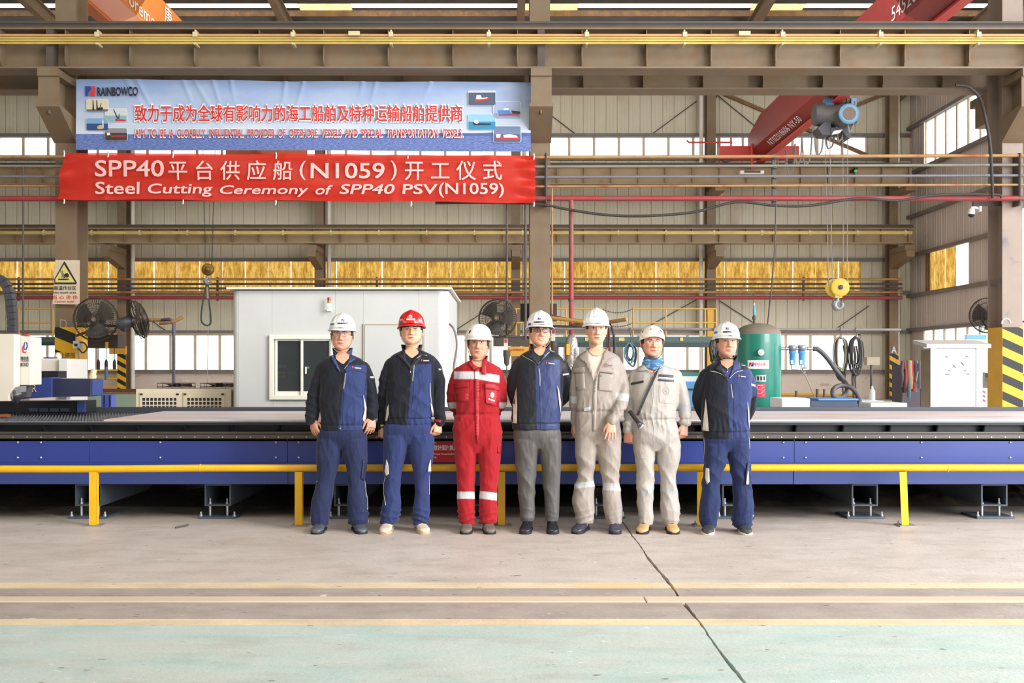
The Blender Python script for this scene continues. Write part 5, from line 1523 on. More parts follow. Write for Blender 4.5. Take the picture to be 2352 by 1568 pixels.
tag(MB().tube(cat_rom([W(178, 797, 17.1), W(182, 825, 17.0), W(190, 850, 17.0), W(197, 865, 16.9)], 5), .01, 6).build('power_cord', mat('grey_cord', '#8a8278', .6), None, W(185, 830, 17)), 'thin grey cord running down the yellow column foot', 'cord')

# hot work sign
DS = 17.2
t = thing('warning_sign', 'tall rusty hot work warning sign with yellow triangle on the left near column', 'sign', W(152, 648, DS))
m = MB(); m.add([W(127, 597, DS), W(183.5, 597.5, DS), W(183, 699, DS), W(121, 698, DS)] + [W(127, 597, DS + .004), W(183.5, 597.5, DS + .004), W(183, 699, DS + .004), W(121, 698, DS + .004)], [(3, 2, 1, 0), (4, 5, 6, 7), (0, 1, 5, 4), (1, 2, 6, 5), (2, 3, 7, 6), (3, 0, 4, 7)])
m.build('plate', mat('faded_sign_white', '#d8c8b0', .5, col2='#c4a888', scale=4, col3='#a4704c', scale3=5, ramp3=(.66, .75)), t)
def flat(pts, mm, name, off, D=DS, par=None):
    vs = [(WX(x, D), D - off, WZ(y, D)) for x, y in pts]
    return MB().add(vs, [tuple(range(len(vs)))]).build(name, mm, par or t)
flat([(147.5, 600), (150, 602), (177, 649), (175, 653), (125, 653), (125, 641)], mat('sign_black', '#2e2a2a', .5), 'triangle_border', .004)
flat([(147.5, 607), (172.5, 648.5), (127.5, 648.5), (127.5, 641)], mat('sign_yellow', '#d8c878', .5), 'triangle', .006)
MK = mat('sign_black', '#2e2a2a', .5)
flat([(134, 640), (158, 640), (158, 643), (134, 643)], MK, 'symbol', .008)
flat([(145, 639), (149, 635), (146, 632), (150, 628), (156, 627), (159, 631), (158, 636), (154, 638), (151, 636), (148, 639.5)], MK, 'symbol', .008)
for dx in (0, 3.2): MB().tube([(WX(142 + dx + 2 * math.sin(q * 5), DS), DS - .008, WZ(637 - q * 16, DS)) for q in np.linspace(0, 1, 8)], .005, 4).build('symbol', MK, t)
text_on(t, 'lettering', '高温作业区', (WX(150, DS), DS - .007, WZ(661.3, DS)), 51 / FPX * DS, 9.5 / FPX * DS, MK, .01)
text_on(t, 'lettering', 'Hot work area', (WX(149, DS), DS - .007, WZ(671.5, DS)), 53 / FPX * DS, 5.5 / FPX * DS, MK, .005)
text_on(t, 'lettering', '当 心 烫 伤', (WX(150, DS), DS - .007, WZ(682.5, DS)), 57 / FPX * DS, 9 / FPX * DS, M_tred, .005)
text_on(t, 'lettering', 'Caution scald', (WX(148, DS), DS - .007, WZ(692, DS)), 44 / FPX * DS, 5 / FPX * DS, M_tred, .005)

# ================================================================== CUTTING MACHINE HEAD AT THE LEFT
t = thing('laser_gantry', 'beige and blue laser cutting gantry at the left picture edge, standing over the table', 'machine', (WX(60, 10), 10.2, .87))
M_hb = mat('head_beige', '#d8d0c2', .4, col2='#cec4b2', scale=2)
def PX(pts, D0, D1, name, mm, par=t, ref=None, bevel=0):
    return MB().prism([(WX(x, ref or D0), WZ(y, ref or D0)) for x, y in pts], 'y', D0, D1).build(name, mm, par, bevel=bevel)
PX([(-60, 767), (33, 767), (32, 890), (21, 905), (20, 921), (-60, 921)], 9.58, 9.70, 'head_cover', M_hb, bevel=.004)
PX([(33, 769), (69.5, 774), (69.5, 884), (45, 884), (20, 890)], 9.71, 9.95, 'head_side_cover', M_hb, bevel=.004)
PX([(55, 766), (63, 766), (63, 771), (55, 771)], 9.75, 9.8, 'lamp', M_red)
m = MB(); cN = W(38, 905, 9.65)
m.lathe([(.012, -.09), (.03, -.06), (.05, -.03), (.055, .03), (.04, .07)], (cN[0], 9.65, cN[2]), n=18); m.build('nozzle', mat('nozzle_chrome', '#8c8e94', .2, .9), t)
PX([(24, 893), (47, 886), (47, 900), (26, 912)], 9.6, 9.72, 'nozzle_bracket', M_bolt)
PX([(40, 885), (66, 885), (60, 912), (36, 918)], 9.8, 9.9, 'nozzle_body', M_mo)
PX([(48, 916), (50, 870), (119, 866), (119, 912)], 10.2, 10.4, 'beam_cover', M_tb2, bevel=.004)
PX([(119, 869), (209, 870), (208, 910), (119, 911)], 10.22, 10.42, 'beam', mat('beam_navy', '#2a2d48', .4), bevel=.004)
PX([(209, 870), (213, 873), (212, 908), (209, 910)], 10.23, 10.5, 'beam_end', M_tb2)
text_on(t, 'lettering', 'LASER', (WX(59, 10.19), 10.19, WZ(891.5, 10.19)), 50 / FPX * 10.2, 17 / FPX * 10.2, M_cream, -.004)
PX([(-60, 922), (195, 920), (195, 948), (-60, 948)], 10.5, 10.8, 'carriage', M_dk, bevel=.006)
PX([(177, 921), (194.5, 921), (194.5, 947), (177, 947)], 10.48, 10.5, 'carriage_end', M_tb2)
for k in range(4):
    PX([(66 + 24 * k, 937), (86 + 24 * k, 937), (86 + 24 * k, 945), (66 + 24 * k, 945)], 10.485, 10.5, 'vent', mat('vent_teal', '#30424c', .4))
PX([(66, 852), (134, 852), (134, 868), (66, 868)], 10.6, 10.8, 'motor_cover', M_dk)
PX([(133, 911), (153, 911), (152, 918), (133, 918)], 10.45, 10.55, 'white_block', M_white)
m = MB(); c1 = W(213, 856, 10.6); m.tube([W(216, 848, 10.6), W(213, 862, 10.6)], .03, 16); m.tube([W(214, 860, 10.6), W(211, 872, 10.6)], .038, 16); m.build('sensor_camera', M_cream, t)
# emblem and writing on the cover
DE = 9.708
MB().tube([(WX(x, DE), DE, WZ(y, DE)) for x, y in ((57, 786), (55, 796), (56, 802), (60, 802), (63, 795), (62, 788), (60, 786))], .005, 6).build('emblem', M_lb, t)
MB().tube([(WX(x, DE), DE, WZ(y, DE)) for x, y in ((53, 794), (52, 801), (54, 808), (58, 810), (61, 806))], [.003, .006, .008, .006, .002], 6).build('emblem', M_lr, t)
text_on(t, 'lettering', '博恩德', (WX(57, DE), DE - .003, WZ(823.5, DE)), 18 / FPX * DE, 10.5 / FPX * DE, M_tdk, .01)
text_on(t, 'lettering', 'BOND', (WX(57, DE), DE - .003, WZ(837, DE)), 17.5 / FPX * DE, 8.5 / FPX * DE, M_tdk, .01)
MB().box(WX(51, DE), WX(66, DE), DE - .004, DE - .002, WZ(831, DE), WZ(830.3, DE)).build('lettering', M_tdk, t)
# energy chain
t = thing('cable_chain', 'black segmented cable chain arching over the cutting head', 'cable chain', W(20, 700, 10.1))
cp = cat_rom([W(-60, 632, 10.1), W(-10, 636, 10.1), W(12, 650, 10.1), W(22, 675, 10.1), W(27, 710, 10.1), W(29, 740, 10.1), W(29.5, 768, 10.1)], 5)
L_ = []
acc = 0; P0 = cp[0]; step = .062
dense = []
for a, b in zip(cp[:-1], cp[1:]):
    for k in range(8): dense.append(a.lerp(b, k / 8))
last = dense[0]
for p in dense:
    if (p - last).length >= step:
        MB().bar(last, last + (p - last) * .93, .075, .085, up=(0, 1, 0)).build('link', mat('chain_black', '#3c3a40', .5), t)
        last = p
# cabinet behind the beam
t = thing('machine_cabinet', 'beige electrical cabinet behind the blue gantry beam at left', 'cabinet', W(110, 860, 11.4))
MB().box(WX(66, 11.5), WX(136, 11.5), 11.5, 12.0, 0, WZ(823, 11.5)).build('body', M_hb, t, bevel=.01)
MB().box(WX(135, 11.45), WX(155, 11.45), 11.45, 12.0, 0.5, WZ(824, 11.45)).build('door', mat('cab_white', '#d8d4cc', .4), t, bevel=.004)
MB().box(WX(66, 11.45), WX(81, 11.45), 11.44, 11.5, WZ(847, 11.45), WZ(833, 11.45)).build('blue_sticker', M_tb2, t)
MB().box(WX(66, 11.45), WX(81, 11.45), 11.44, 11.5, WZ(853, 11.45), WZ(847, 11.45)).build('white_sticker', M_white, t)
tag(MB().box(WX(104, 11.6), WX(126, 11.6), 11.55, 11.9, WZ(823, 11.6), WZ(820, 11.6)).build('clipboard', M_tb, None, W(115, 822, 11.6)), 'dark flat clipboard on top of the beige cabinet', 'board')
hd = MB().lathe([(.038, 0), (.04, .03), (.028, .06), (.0, .075)], W(133, 824, 11.7), n=14).build('hard_hat', mat('hat_pinkish', '#d8bca8', .5), None, W(131, 824, 11.7)); tag(hd, 'pale helmet lying on the beige cabinet by the striped column', 'helmet')

# ================================================================== BACKGROUND ODDS AND ENDS
M_gb = mat('beam_green', '#49605a', .5, col2='#3e5450', scale=1.5)
def ibeam(label, x0, x1, yt, yb, D, mm, tabs=()):
    t = thing('green_beam', label, 'beam', (WX((x0 + x1) / 2, D), D, WZ(yb, D)), kind='thing')
    h = WZ(yt, D) - WZ(yb, D)
    for a in ((x0 + 12, x1 - 22) if x1 - x0 > 200 else (x0 + 8,)): MB().box(WX(a, D), WX(a + 9, D), D - .06, D + .06, 0, WZ(yb, D)).build('post', mm, t)
    MB().box(WX(x0, D), WX(x1, D), D - .15, D + .15, WZ(yb, D), WZ(yb, D) + h * .38).build('lower_flange', mat('beam_green_dark', '#2c3f40', .5), t)
    MB().box(WX(x0, D), WX(x1, D), D - .12, D + .12, WZ(yb, D) + h * .4, WZ(yt, D)).build('web', mm, t)
    for a, b in tabs: MB().box(WX(a, D), WX(b, D), D - .14, D - .12, WZ(yt, D) - h * .42, WZ(yt, D) - h * .1).build('yellow_label', mat('label_yellow', '#d8c070', .5), t)
ibeam('green gantry beam low in the distance behind the men at right', 1262, 1660, 773, 797, 26, M_gb, ((1343, 1350), (1420, 1433), (1560, 1567)))
ibeam('short green gantry beam low behind the left near column', 69, 200, 774, 793, 26, M_gb, ((76, 82),))
tag(MB().box(WX(1133, 20), WX(1216, 20), 20, 20.2, WZ(795, 20), WZ(771, 20)).box(WX(1205, 20), WX(1213, 20), 20.05, 20.15, 0, WZ(790, 20)).build('cross_beam', M_steel_d, None, W(1175, 783, 20)), 'dark steel cross beam between the red and dark blue clad men', 'beam', kind='thing')
tag(MB().box(WX(1210, 20), WX(1262, 20), 20.3, 20.5, WZ(797, 20), WZ(773, 20)).box(WX(1228, 20), WX(1236, 20), 20.35, 20.45, 0, WZ(790, 20)).build('cross_beam', M_yellow, None, W(1235, 783, 20)), 'yellow cross beam behind the helmet of the man in grey trousers', 'beam', kind='thing')
t = thing('hanging_sign', 'orange yellow sign with red writing between the red and navy clad men', 'sign', W(1190, 803, 19.5))
MB().box(WX(1165, 19.5), WX(1215, 19.5), 19.5, 19.52, WZ(818, 19.5), WZ(796, 19.5)).build('plate', mat('sign_orange', '#dba63c', .5), t)
MB().tube([(WX(1190, 19.5), 19.54, 0), (WX(1190, 19.5), 19.54, WZ(797, 19.5))], .02, 6).build('pole', M_mo, t)
text_on(t, 'lettering', '当心吊物安全', (WX(1185, 19.5), 19.49, WZ(803, 19.5)), 38 / FPX * 19.5, 5.5 / FPX * 19.5, M_tred, .01)
# yellow walkway railing on the gantry
M_ry = mat('thin_yellow_rail', '#c8a050', .5)
t = thing('walkway_railing', 'thin yellow walkway railing above the green beam at right', 'railing', W(1550, 740, 26))
for a, b, y in ((1454, 1645, 709), (1454, 1645, 741), (1180, 1382, 709), (1180, 1382, 741)): MB().tube([W(a, y, 26), W(b, y, 26)], .02, 6).build('rail', M_ry, t)
for x in (1185, 1300, 1382, 1454, 1529, 1620, 1645): MB().tube([W(x, 709, 26), W(x, 774, 26)], .022, 6).build('post', M_ry, t)
for y0, y1 in ((709, 718), (741, 750)):
    m = MB()
    for k in range(26):
        a = k / 26; b = (k + .9) / 26
        m.bar(W(1382 + 72 * a, y0 + (y1 - y0) * 4 * a * (1 - a), 26), W(1382 + 72 * b, y0 + (y1 - y0) * 4 * b * (1 - b), 26), .02, .035 if k % 2 else .012)
    m.build('chain', M_steel_d, t)
t = thing('walkway_railing', 'thin orange walkway railing left of the hot work sign', 'railing', W(80, 740, 26))
for y in (709, 741): MB().tube([W(41, y, 26), W(124, y, 26)], .02, 6).build('rail', M_ry, t)
for x in (43, 121): MB().tube([W(x, 709, 26), W(x, 774, 26)], .025, 6).build('post', M_ry, t)
# swing arms with welding cables
def arm(label, pts, r, mm, extra=()):
    t = thing('boom_arm', label, 'boom', pts[0])
    MB().tube(pts, r, 12).build('tube', mm, t)
    for e, rr, mx in extra: MB().tube(cat_rom(e, 5), rr, 8).build('cable', mx, t)
    return t
arm('rusty boom pipe with cables behind the tall man in beige', [W(1318, 745, 17.05), W(1384, 742, 16.4), W(1440, 733, 16.0)], .03, M_pipe_y, [([W(1392, 742, 16.4), W(1398, 760, 16.4), W(1400, 800, 16.4), W(1401, 830, 16.4)], .02, mat('red_black_cable', '#6a2c34', .5)), ([W(1400, 742, 16.4), W(1409, 765, 16.3), W(1411, 800, 16.4), W(1410, 830, 16.4)], .02, M_cab), ([W(1388, 742, 16.4), W(1394, 765, 16.3), W(1396, 830, 16.4)], .016, M_cab)])
arm('yellow boom arm with red cables right of the middle column', [W(1266, 730, 17.0), W(1343, 739, 16.6)], .03, M_ry, [([W(1266, 722, 17), W(1290, 729, 16.9), W(1320, 733, 16.8), W(1345, 736, 16.6)], .012, M_pipe_r), ([W(1266, 725, 17), W(1295, 734, 16.9), W(1320, 737, 16.8)], .012, mat('cable_blue_grey', '#5c6478', .5))])
arm('dark angle iron arm right of the middle column', [W(1262, 748, 17.2), W(1345, 751, 17.0)], .02, M_steel_d)
arm('rusty boom pipe with a hanging cable right of the turned fan', [W(275, 731, 16.8), W(330, 734, 16.6), W(386, 735, 16.5)], .028, M_pipe_y, [([W(372, 735, 16.5), W(390, 733, 16.4), W(397, 742, 16.4), W(399, 760, 16.4), W(399, 885, 16.4)], .026, mat('violet_grey_hose', '#5f5668', .4)), ([W(368, 742, 16.5), W(395, 739, 16.4), W(421, 728, 16.4)], .03, M_pipe_y)])
# signal towers and plugs between the men
for px, y0, y1, lab in ((1162, 778, 835, 'red and white signal lamp over a coupling, right of the man in red'), (1270.5, 757, 812, 'red and white signal lamp right of the man in grey trousers')):
    t = thing('hanging_coupling', lab, 'coupling', W(px, y0, 17.0))
    MB().box(WX(px - 4.5, 17.0), WX(px + 4.5, 17.0), 16.95, 17.05, WZ(y0 + 26, 17.0), WZ(y0, 17.0)).build('tag_plate', M_hb, t)
    MB().box(WX(px - 3, 17.0), WX(px + 3.5, 17.0), 16.94, 16.95, WZ(y0 + 9, 17.0), WZ(y0 + 1, 17.0)).build('red_field', M_red, t)
    MB().lathe([(.02, -.26), (.045, -.22), (.05, -.12), (.06, -.1), (.06, 0)], W(px + 2, y0 + 26, 17.0), n=12).build('coupling', M_steel_d, t)
    MB().tube([W(px + 2, y0 + 60, 17.0), W(px + 2, y0 + 95, 17.0)], .012, 6).build('hook', M_steel_d, t)
tag(MB().box(WX(1330, 16.9), WX(1432, 16.9), 16.9, 16.95, WZ(870, 16.9), WZ(797, 16.9)).box(WX(1334, 16.9), WX(1340, 16.9), 16.91, 16.94, 0, WZ(870, 16.9)).box(WX(1422, 16.9), WX(1428, 16.9), 16.91, 16.94, 0, WZ(870, 16.9)).build('equipment_board', mat('scuffed_grey_board', '#a89a90', .5, col2='#7d6a5c', scale=9), None, W(1380, 830, 16.9)), 'scuffed grey board behind the shoulders of the tall beige clad man', 'board')
# blue compressor and green stand between the right two men
t = thing('blue_compressor', 'light blue boxed compressor between the two rightmost men', 'machine', (WX(1590, 15.6), 15.6, 0))
MB().box(WX(1560, 15.6), WX(1622, 15.6), 15.6, 16.1, 0, WZ(876, 15.6)).build('casing', mat('compressor_blue', '#4f9cd8', .4, col2='#4488c0', scale=3), t, bevel=.01)
MB().box(WX(1560, 15.58), WX(1622, 15.58), 15.55, 16.1, WZ(895, 15.6), WZ(892, 15.6)).build('panel_gap', M_dk, t)
MB().box(WX(1540, 16.3), WX(1630, 16.3), 16.3, 16.5, WZ(863, 16.3), WZ(855, 16.3)).build('top_rail', mat('teal_rail', '#3c8a78', .4), t)
MB().box(WX(1556, 15.7), WX(1626, 15.7), 15.7, 16.0, WZ(876, 15.6), WZ(864, 15.6)).build('white_lid', M_white, t)
# right: dark blue bin, white slabs, posts, yellow pipe
t = thing('blue_skip', 'dark blue steel box with bright blue rim behind the table at right', 'box', (WX(1914, 14), 14, 0))
MB().box(WX(1862, 14), WX(1969, 14), 14, 14.5, 0, WZ(919, 14)).build('body', mat('skip_navy', '#2b3450', .4), t, bevel=.01)
MB().box(WX(1879, 14), WX(1970, 14), 13.97, 14.55, WZ(919, 14), WZ(915, 14)).build('rim', mat('skip_rim_blue', '#4f86d0', .4), t)
for a, b, y, D, lab in ((1796, 1861, 915, 13.4, 'white flat crate beside the green tank foot'), (1975, 2032, 920, 15.2, 'white slab lying behind the table, right of the blue box'), (2000, 2084, 925, 14.2, 'longer white slab lying low behind the table at right')):
    tag(MB().box(WX(a, D), WX(b, D), D, D + .6, 0, WZ(y, D)).build('white_crate', mat('bright_white', '#f2f2f0', .5), None, (WX((a + b) / 2, D), D, 0), bevel=.01), lab, 'crate')
tag(MB().tube([W(1795, 906, 42.42), W(1970, 908, 42.42)], .05, 8).build('yellow_pipe', M_yellow, None, W(1880, 907, 42.42)), 'thin yellow pipe low behind the hoses at right', 'pipe')
for k, (px, y, w) in enumerate(((1829, 897, 3), (1877, 893, 3), (1893, 893, 2.5), (1912, 893, 2))):
    tag(MB().tube([W(px, y, 22), (WX(px, 22), 22, 0)], w / FPX * 22, 10).build('stub_post', M_steel_d, None, (WX(px, 22), 22, 0)), '%s of four short grey stub posts beyond the table at right' % ['leftmost', 'second from left', 'third from left', 'rightmost'][k], 'post', 'stub posts at right')
t = thing('pole_box', 'beige box on a pole left of the far letter A column', 'box', (WX(2000, 22), 22, 0))
MB().box(WX(1988, 22), WX(2017, 22), 21.9, 22.1, WZ(838, 22), WZ(820, 22)).build('box', mat('pole_box_beige', '#b0a48c', .5), t)
MB().tube([(WX(2001, 22), 22, 0), W(2001, 838, 22)], .025, 8).build('pole', M_mo, t)
tag(MB().lathe([(.045, 0), (.045, .14), (.015, .18), (.015, .21)], (WX(2003, 15.5), 15.5, WZ(920, 15.2)), n=14).build('white_bottle', M_white, None, (WX(2003, 15.5), 15.5, WZ(920, 15.2))), 'tall white bottle shaped cap beside the pole foot', 'bottle')
# clothes rack with red and dark hangings
rk = thing('hanging_gear', 'rack hung with dark and red gear left of the stainless cabinet', 'rack', (WX(2095, 20), 20, 0))
rr = random.Random(4)
MB().tube([W(2072, 830, 20), W(2116, 830, 20)], .02, 8).build('rack_bar', M_steel_d, rk)
for x in (2072, 2116): MB().tube([(WX(x, 20), 20, 0), W(x, 830, 20)], .02, 8).build('rack_post', M_steel_d, rk)
cl = [mat('gear_' + n_, c_, .7) for n_, c_ in (('slate', '#5a5058'), ('red', '#b8343a'), ('dark', '#3c3438'), ('teal', '#52706c'), ('tan', '#a88c6c'))]
for k in range(12):
    x = 2074 + k * 3.6; ln = rr.uniform(50, 90)
    MB().tube(cat_rom([W(x, 829, 19.95), W(x + rr.uniform(-3, 3), 850, 19.9), W(x + rr.uniform(-5, 5), 829 + ln * .7, 19.9), W(x + rr.uniform(-4, 4), min(829 + ln, 912), 19.95)], 4), rr.uniform(.03, .06), 7).build('strap', cl[k % 5], rk)
tag(MB().box(WX(2070, 21), WX(2120, 21), 21, 21.5, 0, WZ(838, 21)).build('dark_locker', mat('dark_locker', '#4c4450', .6), None, (WX(2095, 21), 21, 0)), 'dark locker behind the hanging gear', 'locker')
# stainless cabinet with a sloping cover
DW = 14.0
t = thing('steel_cabinet', 'pale stainless cabinet with sloping cover in front of the right column', 'cabinet', (WX(2196, DW), DW, 0))
M_ss = mat('brushed_stainless', '#a4a7ae', .4, .3, col2='#989ba2', scale=3)
a, b = WX(2137, DW), WX(2256, DW); zt_ = WZ(799, DW)
MB().box(a, b, DW, DW + .32, 0, zt_).build('body', M_ss, t)
m = MB(); m.box(a, a + .085, DW - .012, DW, 0, zt_); m.box(b - .085, b, DW - .012, DW, 0, zt_); m.build('corner_post', mat('bright_white', '#f2f2f0', .5), t)
MB().box(a - .003, a, DW + .01, DW + .31, 0, zt_ - .02).build('side_board', mat('weathered_plywood', '#8c7c60', .7, col2='#6e6048', scale=5), t)
m = MB(); x0_, x1_ = WX(2128, DW - .05), WX(2276, DW - .05)
m.prism([(DW - .06, zt_), (DW - .06, zt_ + .055), (DW + .42, zt_ + .12), (DW + .42, zt_ + .07)], 'x', x0_, x1_)
m.build('cover', mat('cover_grey', '#c0b8b0', .5), t)
for (xa, ya, xb, yb) in ((2171, 859, 2181, 859), (2220, 858.5, 2226, 858.5), (2188, 837, 2195, 844), (2207, 831, 2214, 839), (2178, 850, 2183, 852), (2214, 852, 2219, 849), (2171, 819, 2178, 819.5), (2218, 818, 2224, 819)):
    MB().bar((WX(xa, DW), DW - .003, WZ(ya, DW)), (WX(xb, DW), DW - .003, WZ(yb, DW)), .004, .012).build('slot', mat('slot_grey', '#6c6a6c', .6), t)
# notice board and striped barrier behind it
t = thing('notice_board', 'white notice board with blue header behind the stainless cabinet', 'board', W(2240, 800, 24))
MB().box(WX(2218, 24), WX(2266, 24), 24, 24.05, WZ(855, 24), WZ(768, 24)).build('panel', M_white, t)
MB().box(WX(2219, 24), WX(2265, 24), 23.98, 24, WZ(779, 24), WZ(769, 24)).build('header', mat('board_blue', '#6aa8e0', .5), t)
for x in (2222, 2262): MB().box(WX(x, 24) - .03, WX(x, 24) + .03, 24.05, 24.1, 0, WZ(855, 24)).build('leg', M_mo, t)
t = thing('barrier_post', 'red and white striped barrier beside the stainless cabinet', 'barrier', (WX(2262, 15), 15, 0))
MB().box(WX(2257, 15), WX(2268, 15), 15, 15.1, 0, WZ(891, 15)).build('board', M_white, t)
for k in range(3): MB().prism([(WX(2257, 15), WZ(900 + 10 * k, 15)), (WX(2263, 15), WZ(903 + 10 * k, 15)), (WX(2263, 15), WZ(899 + 10 * k, 15)), (WX(2257, 15), WZ(896 + 10 * k, 15))], 'y', 14.99, 15).build('red_stripe', M_red, t)
# dome camera
t = thing('dome_camera', 'white dome security camera on an arm by the right near column', 'camera', W(2238, 480, 17.4))
MB().tube([W(2251, 480, 17.4), W(2240, 476, 17.4), W(2230, 477, 17.4)], .022, 8).build('arm', M_white, t)
MB().box(WX(2247, 17.4), WX(2252, 17.4), 17.35, 17.5, WZ(486, 17.4), WZ(474, 17.4)).build('mount', M_white, t)
m = MB(); c_ = W(2231, 492, 17.4); m.lathe([(.055, 0), (.06, .03), (.055, .09), (.02, .11)], c_, n=18); m.build('housing', M_white, t)
MB().lathe([(.0, -.055), (.03, -.045), (.05, -.02), (.052, 0)], c_, n=18).build('dome', M_black, t)
MB().box(WX(2236, 17.5), WX(2306, 17.5), 17.5, 17.55, WZ(470, 17.4), WZ(460, 17.4)).build('bracket_plate', M_steel_d, t)
# left rear: blue bin, brown beams, green rollers, yellow posts
t = thing('blue_bin', 'bright blue square bin with dark straps behind the table at left', 'bin', (WX(244, 20), 20, 0))
MB().box(WX(232, 20), WX(256, 20), 20, 20.25, .3, WZ(906, 20)).build('body', mat('bin_blue', '#4c64c8', .4), t, bevel=.01)
for x in (239, 252): MB().box(WX(x, 20), WX(x + 2, 20), 19.98, 20, .3, WZ(907, 20)).build('strap', M_dk, t)
MB().box(WX(233, 20), WX(255, 20), 20, 20.25, 0, .3).build('stand', M_dk, t)
for k, (y0, y1) in enumerate(((893.5, 899), (899.5, 905))):
    tag(MB().box(WX(205, 23.2), WX(312, 23.2), 23.2, 23.6, WZ(y1, 23.2) + (0.0), WZ(y0, 23.2)).build('brown_beam', M_steel_r if k else mat('brown_primer', '#6e3e30', .6), None, W(260, y1, 24)), ['upper brown steel beam lying behind the left column foot', 'lower brown steel beam lying behind the left column foot'][k], 'beam', kind='thing')
tag(MB().box(WX(200, 23), WX(312, 23), 23, 24, 0, WZ(905.5, 23)).build('roller_bed', mat('faded_green_bed', '#8fb09c', .5, col2='#b0a88c', scale=4, stretch=(1, 1, 5)), None, (WX(256, 23), 23, 0)), 'pale green roller bed low behind the blue bin', 'bed')
for y in (850, 869, 889): tag(MB().tube([W(215, y, 41.45), W(270, y, 41.45)], .04, 6).build('yellow_bar', M_yellow, None, W(240, y, 41.45)), '%s of three thin yellow guard bars left of the far striped column' % {850: 'uppermost', 869: 'middle', 889: 'lowest'}[y], 'bar', 'thin yellow guard bars')
t = thing('orange_box', 'orange yellow box high on the far left striped column', 'box', W(270, 803, 41.3))
MB().box(WX(251, 41.3), WX(288, 41.3), 41.28, 41.48, WZ(813, 41.3), WZ(795, 41.3)).build('casing', mat('box_orange', '#d8962c', .5), t)
tag(MB().box(WX(1626, 41.3), WX(1640, 41.3), 41.35, 41.48, 0, WZ(709, 41.3)).build('yellow_ladder_post', M_yellow, None, W(1635, 760, 41.35)), 'yellow post on the far column left of the rightmost man', 'post')
for px in (226, 244, 263):
    m = MB(); m.tube([W(px, 797, 17.15), W(px, 846, 17.15)], .006, 5); m.lathe([(.027, -.09), (.031, 0), (.027, .045), (.011, .08)], W(px, 836, 17.15), n=8); tag(m.build('hanging_plug', M_dk, None, W(px, 836, 17.15)), '%s of three small dark plugs hanging under the brown control box' % {226: 'leftmost', 244: 'middle', 263: 'rightmost'}[px], 'plug', 'hanging plugs at left')
m = MB(); m.tube([W(244, 842, 17.15), W(244, 872, 17.15)], .03, 8); tag(m.build('coiled_hose', mat('coil_blue', '#3f6488', .5), None, W(243, 860, 17.15)), 'short blue coiled hose hanging at left', 'hose')
# bolt debris on the floor
tag(MB().tube([(WX(397, 8.55), 8.62, .01), (WX(411, 8.5), 8.75, .012)], .008, 6).build('loose_bolt', M_mo, None, (WX(400, 8.55), 8.65, 0)), 'small loose bolt lying on the floor left of the leftmost man', 'bolt')
# ================================================================== PEOPLE
from mathutils.geometry import delaunay_2d_cdt
CAMP = Vector((0, 0, CAMH))

def vcol_mat(name, rough=.7, weave=0.0, sub=0.0, sheen=0.0, coat=0.0, spec=.5, wr=0.0, wscale=9.0):
    if name in MATS: return MATS[name]
    m = bpy.data.materials.new(name); MATS[name] = m; m.use_nodes = True
    nt = m.node_tree; b = nt.nodes['Principled BSDF']
    a = nt.nodes.new('ShaderNodeAttribute'); a.attribute_name = 'Col'
    g = nt.nodes.new('ShaderNodeNewGeometry')
    n = noise_node(nt, g.outputs['Position'], 14.0, 4)
    c = mix_node(nt, rng(nt, n, .35, .7, 0, .12 if weave else .05), a.outputs['Color'], (0.02, 0.02, 0.025))
    nt.links.new(c, b.inputs['Base Color'])
    b.inputs['Roughness'].default_value = rough; b.inputs['Specular IOR Level'].default_value = spec
    b.inputs['Subsurface Weight'].default_value = sub; b.inputs['Subsurface Radius'].default_value = (.012, .005, .003); b.inputs['Subsurface Scale'].default_value = 1.0
    b.inputs['Sheen Weight'].default_value = sheen; b.inputs['Coat Weight'].default_value = coat
    if wr > 0:
        mp = nt.nodes.new('ShaderNodeMapping'); mp.inputs['Scale'].default_value = (1.0, 1.0, .45); mp.inputs['Rotation'].default_value = (.2, .5, .3)
        nt.links.new(g.outputs['Position'], mp.inputs[0])
        h1 = noise_node(nt, mp.outputs[0], wscale, 3, .5)
        h2 = noise_node(nt, g.outputs['Position'], 420.0, 2)
        h1 = math_node(nt, 'ABSOLUTE', math_node(nt, 'SUBTRACT', math_node(nt, 'MULTIPLY', h1, 2.0), 1.0))
        h = math_node(nt, 'ADD', math_node(nt, 'MULTIPLY', h1, -1.0), math_node(nt, 'MULTIPLY', h2, .02))
        bp = nt.nodes.new('ShaderNodeBump'); bp.inputs['Strength'].default_value = wr; bp.inputs['Distance'].default_value = .05
        nt.links.new(h, bp.inputs['Height']); nt.links.new(bp.outputs[0], b.inputs['Normal'])
    return m
M_skin = vcol_mat('skin', .48, sub=.12)
M_cloth = vcol_mat('work_cloth', .78, weave=1, sheen=.12, spec=.28, wr=.36, wscale=8)
M_cloth_sh = vcol_mat('satin_work_cloth', .55, weave=1, spec=.4, sheen=.1, wr=.34, wscale=6.5)

